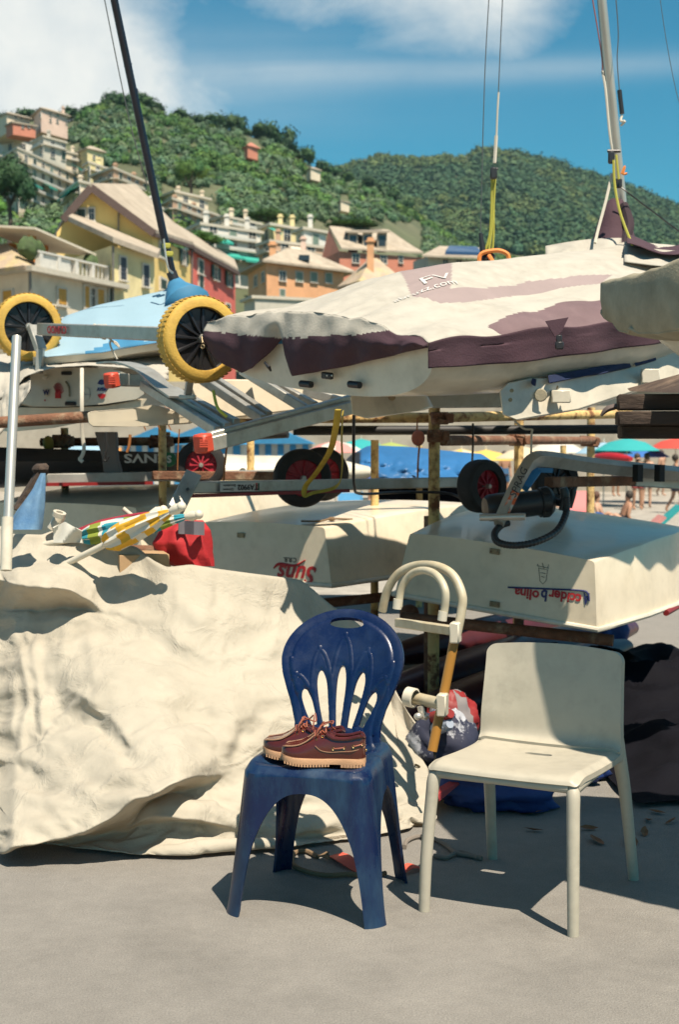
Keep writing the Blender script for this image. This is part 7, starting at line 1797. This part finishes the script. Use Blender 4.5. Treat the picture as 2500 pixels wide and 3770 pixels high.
flat_strip('coral red webbing strap under the blue chair', [(1235, 3150), (1265, 3185), (1330, 3205), (1400, 3210)], .05, m_cor); flat_strip('short coral webbing end right of the blue chair leg', [(1470, 3222), (1510, 3214), (1550, 3200)], .035, m_cor)
ground_rope('grey knotted cord on the ground between the chairs', [(1490, 3118), (1500, 3095), (1540, 3080), (1590, 3085), (1640, 3110), (1680, 3140), (1730, 3150), (1775, 3160)], .008, M('grey cord', (.20, .17, .14), .9))
ground_rope('second loop of grey cord by the ivory chair leg', [(1600, 3150), (1640, 3158), (1670, 3145), (1700, 3138), (1760, 3158)], .008, MATS['grey cord'])
m_dl = M('dry leaf', (.20, .085, .03), .8, .3, 20)
rl = random.Random(5)
for k, (x, y) in enumerate(((2165, 2920), (2170, 2960), (1955, 2990), (1965, 3050), (2170, 3045), (2390, 3015), (2470, 3020), (2375, 3060), (2200, 3090), (2330, 3095), (2420, 2985), (2015, 2945))):
    c = G(x, y, .012); a = rl.uniform(0, 6.28); L_ = rl.uniform(.03, .055); m = MB(); e1 = Vector((math.cos(a), math.sin(a), rl.uniform(-.2, .3))); e2 = Vector((-math.sin(a), math.cos(a), rl.uniform(-.1, .4)))
    if .78 < c.x and c.y > 5.2: c.z = .14
    m.add([c - e1 * L_, c - e1 * L_ * .3 + e2 * L_ * .4, c + e1 * L_ * .4 + e2 * L_ * .3, c + e1 * L_, c + e1 * L_ * .3 - e2 * L_ * .35, c - e1 * L_ * .4 - e2 * L_ * .3, c + Vector((0, 0, -.006))], [(6, 0, 1), (6, 1, 2), (6, 2, 3), (6, 3, 4), (6, 4, 5), (6, 5, 0)])
    m.build('dry_leaf', m_dl, label='dry brown leaf scattered in the shade behind the ivory chair', cat='leaf', group='dry leaves in the shade', smooth=0, fixn=False)
m = MB(); 
gj, gi = int(NVV * .66), NU - 4; gp = Vector(X[gj, gi]); gn = (Vector(X[gj, gi + 2]) - Vector(X[gj, gi - 2])).cross(Vector(X[gj + 2, gi]) - Vector(X[gj - 2, gi])).normalized()
if gn.y > 0: gn = -gn
m.lathe([(.006, -.002), (.012, -.001), (.012, .002), (.006, .003)], gp + gn * .004, gn, 16, closed=True)
m.build('grommet', m_grom, bpy.data.objects['tarpaulin'])
# ================================================================ the beach seen through the rack
m_wall = M('promenade wall', (.42, .38, .31), .9, .12, .8, .3, 6, col2=(.32, .28, .22), amt=.4, s2=.6, soft=.3)
m = MB(); m.box(Vector((8, 57.5, 1.15)), (110, 1.0, 4.1)); m.box(Vector((8, 57.4, 3.35)), (110, 1.4, .3)); m.build('promenade_wall', m_wall, label='long pale promenade wall at the back of the beach', cat='wall', smooth=0)
UM = [('teal', (.02, .33, .33)), ('blue', (.03, .14, .42)), ('pale blue', (.28, .44, .55)), ('cream', (.62, .52, .36)), ('pink', (.60, .25, .22)), ('lime', (.33, .40, .10)), ('yellow', (.66, .46, .10)), ('red', (.55, .06, .04)), ('white', (.62, .58, .50)), ('orange', (.65, .27, .06))]
def parasol(label, px, py, d, r, col, col2=None):
    top = P(px, py, d); base = Vector((top.x, top.y, BEACH)); t = thing('beach_parasol', label, 'parasol', base, 'parasols open on the beach')
    ma = M('parasol %s' % str(col), col, .8, .06, 2); mb = M('parasol %s' % str(col2), col2, .8, .06, 2) if col2 else ma
    m = MB(); n = 16; apex = top; vs = [apex]; 
    for k in range(n):
        a = 2 * math.pi * k / n; q = 1 if k % 2 == 0 else .95; vs.append(top + Vector((math.cos(a) * r * q, math.sin(a) * r * q, -r * .38)))
    mid = [top + Vector((math.cos(2 * math.pi * k / n) * r * .55, math.sin(2 * math.pi * k / n) * r * .55, -r * .13)) for k in range(n)]
    V = [apex] + mid + vs[1:]; Fq = []
    m.V = V
    for k in range(n):
        k2 = (k + 1) % n; m.F.append((0, 1 + k, 1 + k2)); m.F.append((1 + k, 1 + n + k, 1 + n + k2, 1 + k2)); m.I += [(k // 2) % 2] * 2
    m.build('canopy', [ma, mb], t, smooth=25, solid=.012)
    m = MB(); m.tube([base, top + Vector((0, 0, .12))], .02, 8); m.build('pole', m_gelw, t)
    return t
U = {n: c for n, c in UM}
for a in (('teal parasol at the far right above the blue one', 2310, 1612, 45, 1.05, U['teal']), ('blue parasol under the teal one at the far right', 2360, 1640, 48, 1.0, U['blue']), ('pale blue parasol left of the teal one', 2225, 1628, 46, .95, U['pale blue']), ('red parasol at the right photo edge', 2490, 1612, 47, .9, U['red']),
          ('cream parasol right of the second rack post', 1935, 1645, 40, .85, U['cream']), ('yellow parasol between the first two rack posts', 1790, 1655, 46, .9, U['yellow']), ('cream and yellow parasol behind the blue tarpaulin', 1700, 1652, 44, .9, U['cream'], U['yellow']), ('pink parasol above the white surfboard', 1235, 1622, 44, .95, U['pink'], U['white']),
          ('lime green parasol left of the bather by the first post', 1440, 1628, 50, 1.1, U['lime']), ('white parasol above the striped cabins', 930, 1612, 52, 1.1, U['white'], U['blue']), ('blue and white parasol beside the striped cabins', 1050, 1618, 48, 1.0, U['blue'], U['white']), ('orange parasol far left under the rack', 480, 1640, 54, 1.1, U['orange']), ('pale blue parasol left of the charcoal hull post', 320, 1625, 50, 1.2, U['pale blue']), ('teal parasol beyond the pink one', 1330, 1615, 54, 1.1, U['teal']), ('white parasol beyond the red canoe', 2050, 1622, 54, 1.2, U['white'])): parasol(*a)
SKIN = [(.42, .22, .13), (.50, .29, .19), (.30, .15, .085)]
def person(label, px, d, pose='stand', top=None, bottom=(.03, .05, .10), hair=(.04, .025, .015), face=0.0, sk=0, h=1.70):
    c = P(px, 1600, d); base = Vector((c.x, c.y, BEACH)); t = thing('person', label, 'person', base, 'bathers on the beach')
    k = h / 1.70; rz = rotz(face)
    J = {'pel': (0, 0, .93), 'sp': (0, .01, 1.15), 'ch': (0, 0, 1.33), 'nk': (0, 0, 1.46), 'hd': (0, -.01, 1.56), 'ht': (0, 0, 1.67),
         'ls': (-.17, 0, 1.40), 'le': (-.22, .02, 1.12), 'lw': (-.22, -.06, .88), 'lh': (-.21, -.08, .79), 'rs': (.17, 0, 1.40), 're': (.23, .03, 1.13), 'rw': (.20, -.10, .90), 'rh': (.19, -.13, .82),
         'lp': (-.09, 0, .88), 'lk': (-.10, -.02, .49), 'la': (-.10, .02, .09), 'lf': (-.11, -.13, .03), 'rp': (.09, 0, .88), 'rk': (.11, -.01, .49), 'ra': (.12, .03, .09), 'rf': (.13, -.12, .03)}
    if pose == 'sit':
        dz = -.80
        for q in ('pel', 'sp', 'ch', 'nk', 'hd', 'ht', 'ls', 'le', 'lw', 'lh', 'rs', 're', 'rw', 'rh', 'lp', 'rp'): J[q] = (J[q][0], J[q][1] + (.12 if q in ('ch', 'nk', 'hd', 'ht', 'ls', 'rs') else 0), J[q][2] + dz)
        J['lk'] = (-.14, -.36, .40); J['la'] = (-.12, -.60, .08); J['lf'] = (-.12, -.72, .03); J['rk'] = (.14, -.36, .36); J['ra'] = (.12, -.62, .08); J['rf'] = (.12, -.74, .03); J['lw'] = (-.2, -.22, .34); J['lh'] = (-.17, -.30, .36); J['rw'] = (.26, .2, .10); J['rh'] = (.28, .24, .04)
    if pose == 'bend':
        for q in ('sp', 'ch', 'nk', 'hd', 'ht', 'ls', 'le', 'lw', 'lh', 'rs', 're', 'rw', 'rh'):
            x, y, z = J[q]; a = .95; dy, dz = y, z - .93; J[q] = (x, dy * math.cos(a) - dz * math.sin(a), .93 + dz * math.cos(a) + dy * math.sin(a))
    if pose == 'walk': J['lk'] = (-.09, -.16, .51); J['la'] = (-.10, -.08, .10); J['lf'] = (-.10, -.23, .05); J['rk'] = (.10, .06, .48); J['ra'] = (.11, .26, .13); J['rf'] = (.11, .16, .03)
    RD = {'pel': .135, 'sp': .115, 'ch': .135, 'nk': .055, 'hd': .085, 'ht': .06, 'ls': .065, 'le': .042, 'lw': .03, 'lh': .035, 'rs': .065, 're': .042, 'rw': .03, 'rh': .035, 'lp': .09, 'lk': .058, 'la': .04, 'lf': .035, 'rp': .09, 'rk': .058, 'ra': .04, 'rf': .035}
    E = [('pel', 'sp'), ('sp', 'ch'), ('ch', 'nk'), ('nk', 'hd'), ('hd', 'ht'), ('ch', 'ls'), ('ls', 'le'), ('le', 'lw'), ('lw', 'lh'), ('ch', 'rs'), ('rs', 're'), ('re', 'rw'), ('rw', 'rh'), ('pel', 'lp'), ('lp', 'lk'), ('lk', 'la'), ('la', 'lf'), ('pel', 'rp'), ('rp', 'rk'), ('rk', 'ra'), ('ra', 'rf')]
    ks = list(J); me = bpy.data.meshes.new('body'); pos = {q: rz @ Vector(J[q]) * k for q in ks}
    me.from_pydata([tuple(pos[q]) for q in ks], [(ks.index(a), ks.index(b)) for a, b in E], [])
    o = bpy.data.objects.new('tmpb', me); COL.objects.link(o); sm = o.modifiers.new('skin', 'SKIN'); sm.use_smooth_shade = True
    for i, q in enumerate(ks): v = me.skin_vertices[0].data[i]; v.radius = (RD[q] * k, RD[q] * k * (.8 if q in ('pel', 'sp', 'ch') else 1)); v.use_root = (q == 'pel')
    ss = o.modifiers.new('sub', 'SUBSURF'); ss.levels = 1; ss.render_levels = 1
    dg = bpy.context.evaluated_depsgraph_get(); m2 = bpy.data.meshes.new_from_object(o.evaluated_get(dg)); bpy.data.objects.remove(o); bpy.data.meshes.remove(me)
    m2.materials.clear(); m2.materials.append(M('skin %d' % sk, SKIN[sk], .55, .08, 6)); b = bpy.data.objects.new('body', m2); COL.objects.link(b); b.parent = t
    def W(q): return base + pos[q]
    m = MB(); m.ball(lerp(W('hd'), W('ht'), .55) + rz @ Vector((0, .03, .01)) * k, (.10 * k, .115 * k, .11 * k), 10, 8); m.build('hair', M('hair %s' % str(hair), hair, .7), t)
    m = MB(); m.tube([W('sp') - Vector((0, 0, .02)), W('pel')], [.135 * k, .165 * k], 12)
    for s_ in ('l', 'r'): m.tube([W(s_ + 'p') + (W('pel') - W(s_ + 'p')) * .3, lerp(W(s_ + 'p'), W(s_ + 'k'), .55)], [.115 * k, .095 * k], 10)
    m.build('shorts', M('cloth %s' % str(bottom), bottom, .8, .1, 5), t, kind='stuff')
    if top:
        m = MB(); m.tube([W('pel') + (W('sp') - W('pel')) * .5, W('sp'), W('ch'), lerp(W('ch'), W('nk'), .6)], [.15 * k, .14 * k, .165 * k, .09 * k], 12, n=3); m.build('shirt', M('cloth %s' % str(top), top, .8, .1, 5), t)
    return t
for a in (('bather with bare back bending near the first rack post', 1480, 41.4, 'bend', None, (.03, .05, .10), (.03, .02, .015), 1.3, 0), ('person in a white shirt beyond the second rack post', 2040, 44.4, 'stand', (.60, .58, .52), (.25, .25, .28), (.05, .03, .02), .3, 1), ('person in a dark swimsuit right of the white shirt', 2105, 42.4, 'stand', (.02, .02, .03), (.02, .02, .03), (.03, .02, .015), 2.2, 2), ('bather sitting behind the red-hubbed wheel', 1872, 34.7, 'sit', None, (.35, .05, .05), (.09, .04, .02), .6, 1),
          ('bather standing right of the red canoe', 2350, 43.4, 'stand', None, (.25, .04, .04), (.05, .03, .02), .1, 0), ('second bather close to the one by the red canoe', 2385, 44.4, 'stand', None, (.05, .12, .25), (.04, .03, .02), 2.8, 1), ('bather sitting low at the right beyond the hull', 2220, 34.3, 'sit', None, (.45, .10, .10), (.10, .04, .02), 1.2, 1), ('bather lying back right of the low sitting one', 2300, 34.7, 'sit', None, (.03, .03, .04), (.04, .03, .02), -1.4, 0),
          ('person in a dark dress at the right edge', 2492, 41.4, 'walk', (.03, .04, .07), (.03, .04, .07), (.03, .02, .01), 1.5, 0), ('bather between the pink and lime parasols', 1365, 48.4, 'walk', None, (.05, .10, .30), (.04, .03, .02), .4, 0), ('bather in a blue shirt near the striped cabins', 1010, 46.4, 'stand', (.05, .18, .40), (.2, .2, .2), (.04, .03, .02), .4, 1), ('bather walking left of the orange parasol', 420, 48.4, 'walk', None, (.40, .05, .05), (.04, .03, .02), 1.4, 1), ('bather seen between the cream and yellow parasols', 1860, 49.4, 'stand', None, (.03, .10, .20), (.04, .02, .02), .4, 0), ('bather beyond the teal parasol', 2270, 53, 'stand', (.5, .2, .2), (.1, .1, .1), (.04, .02, .02), .4, 0), ('bather far off left of the red parasol', 2440, 53, 'walk', None, (.4, .3, .05), (.04, .02, .02), .9, 1)): person(*a)
# striped bathing cabins
m_sb = M('cabin blue', (.03, .22, .42), .7); m_sw = M('cabin white', (.60, .57, .50), .7)
for k, (px, d, w_) in enumerate(((735, 42, 2.6), (1010, 46, 2.4), (575, 48, 2.4))):
    c = P(px, 1600, d); t = thing('beach_cabin', ('blue and white striped cabin behind the red trolley cap', 'blue and white striped cabin behind the trolley beam', 'distant striped cabin left of the red trolley cap')[k], 'cabin', Vector((c.x, c.y, BEACH)), 'striped bathing cabins')
    m = MB(); m.box(Vector((c.x, c.y + .8, 1.0 + BEACH)), (w_, 1.5, 2.0)); m.build('wall', m_sw, t, smooth=0)
    for i in range(6):
        m = MB(); m.box(Vector((c.x - w_ / 2 + w_ * (i + .5) / 6, c.y + .03, 1.0 + BEACH)), (w_ / 12, .04, 1.96)); m.build('stripe', m_sb, t, smooth=0)
    m = MB(); m.prism([Vector((c.x - w_ / 2 - .1, c.y - .15, 2.0 + BEACH)), Vector((c.x + w_ / 2 + .1, c.y - .15, 2.0 + BEACH)), Vector((c.x, c.y - .15, 2.55 + BEACH))], (0, 1.9, 0)); m.build('roof', m_sb, t, smooth=0)
# deck chairs
for k, (px, d, col, lab) in enumerate(((1290, 33, m_sb, 'blue deck chair beyond the white surfboard tip'), (1655, 34, m_sb, 'blue deck chair beyond the blue tarpaulin'), (870, 35, m_sb, 'blue deck chair behind the trolley beam'), (2140, 34, m_inkr, 'red deck chair by the third rack post'), (960, 33, m_cov, 'white deck chair beside the blue one'))):
    c = P(px, 1600, d); b = Vector((c.x, c.y, BEACH)); t = thing('deck_chair', lab, 'chair', b, 'deck chairs on the beach')
    for s_ in (-1, 1):
        m = MB(); m.bar(b + Vector((s_ * .28, -.45, .05)), b + Vector((s_ * .28, .35, .95)), .03, .04); m.build('frame_leg', m_sb, t); m = MB(); m.bar(b + Vector((s_ * .25, .4, .03)), b + Vector((s_ * .25, -.3, .5)), .03, .04); m.build('frame_leg', m_sb, t)
    m = MB(); m.grid(lambda u, v: b + Vector((lerp(-.26, .26, u), lerp(-.42, .34, v), lerp(.10, .94, v) - .12 * math.sin(math.pi * v))), 4, 10); m.build('sling', col, t, solid=.006)
for (px, d, nm, col, lab) in ((1500, 30, 'white', U['white'], 'white sunbed on the pebbles left of the first post'), (1820, 31, 'orange', U['orange'], 'orange sunbed on the pebbles between the rack posts'), (2020, 28, 'blue', U['blue'], 'blue sunbed on the pebbles right of the second post'), (2240, 27, 'pink', U['pink'], 'pink sunbed beyond the bent trolley handle'), (2330, 31, 'teal', U['teal'], 'teal sunbed beyond the red canoe'), (2440, 26, 'cream', U['cream'], 'cream sunbed at the right edge of the beach'), (1150, 31, 'yellow', U['yellow'], 'yellow sunbed beyond the white surfboard')):
    c = P(px, 1600, d); b = Vector((c.x, c.y, BEACH)); t = thing('sunbed', lab, 'sunbed', b, 'sunbeds on the pebbles')
    m = MB(); m.box(b + Vector((0, 0, .32)), (1.25, .6, .06), None, .01); m.build('seat', M('sunbed ' + nm, col, .8), t)
    m = MB(); m.bar(b + Vector((.6, 0, .34)), b + Vector((1.05, 0, .75)), .6, .05); m.build('backrest', MATS['sunbed ' + nm], t)
    for sx in (-.5, .55):
        for sy in (-.25, .25):
            m = MB(); m.bar(b + Vector((sx, sy, 0)), b + Vector((sx, sy, .3)), .04, .04, up=(1, 0, 0)); m.build('leg', m_gelw, t)
m = MB(); pts = [lerp(P(2190, 1682, 30), P(2325, 1690, 29), i / 10) for i in range(11)]; m.tube(pts, [.14 * max(.12, math.sin(math.pi * (.05 + .9 * i / 10)) ** .5) for i in range(11)], 12, squash=(1, .8)); m.build('canoe', M('red canoe', (.42, .015, .02), .4), label='small red canoe on the beach right of the third post', cat='canoe')
# white boards and the blue tarpaulin heap beyond the hulls
for k, (a_, b_, r, d, lab) in enumerate(((540, 1355, .20, 9.9, 'white surfboard lying behind the red-hubbed wheels'), (480, 1010, .15, 10.6, 'second white board behind the first one'))):
    A, B = P(a_, 1728 - 22 * k, d), P(b_, 1738 - 24 * k, d + .5); pts = [lerp(A, B, i / 20) for i in range(21)]
    m = MB(); m.tube(pts, [r * max(.15, (1 - abs(2 * (i / 20) - 1) ** 3.2)) ** .5 for i in range(21)], 16, squash=(1, .55)); m.build('surfboard', m_gelw, label=lab, cat='surfboard', group='white boards on the beach')
m_btarp = M('blue tarpaulin', (.02, .13, .32), .55, .2, 2, .3, 20)
bt2 = lump_cover('blue_tarpaulin', 'bright blue tarpaulin draped over a boat beyond the first rack post', [(1325, 1665), (1370, 1640), (1500, 1645), (1650, 1660), (1780, 1672), (1850, 1720)], [(1325, 1740), (1400, 1762), (1550, 1772), (1680, 1795), (1800, 1800), (1850, 1800)], 10.6 / TS, 11.4 / TS, m_btarp, .09, 1.0, 'tarpaulin')
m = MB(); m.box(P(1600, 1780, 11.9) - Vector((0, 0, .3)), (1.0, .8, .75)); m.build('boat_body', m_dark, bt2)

# thin sea haze over the whole place
m_hz = bpy.data.materials.new('sea haze'); m_hz.use_nodes = True
n_ = m_hz.node_tree.nodes; n_.clear(); vo = n_.new('ShaderNodeVolumePrincipled'); vo.inputs['Color'].default_value = (.50, .78, .92, 1); vo.inputs['Density'].default_value = 0.00007; vo.inputs['Anisotropy'].default_value = 0.1
ou = n_.new('ShaderNodeOutputMaterial'); m_hz.node_tree.links.new(vo.outputs[0], ou.inputs['Volume'])
m = MB(); m.box(Vector((0, 1800, 160)), (5060, 4860, 330)); m.build('haze', m_hz, kind='stuff', smooth=0)
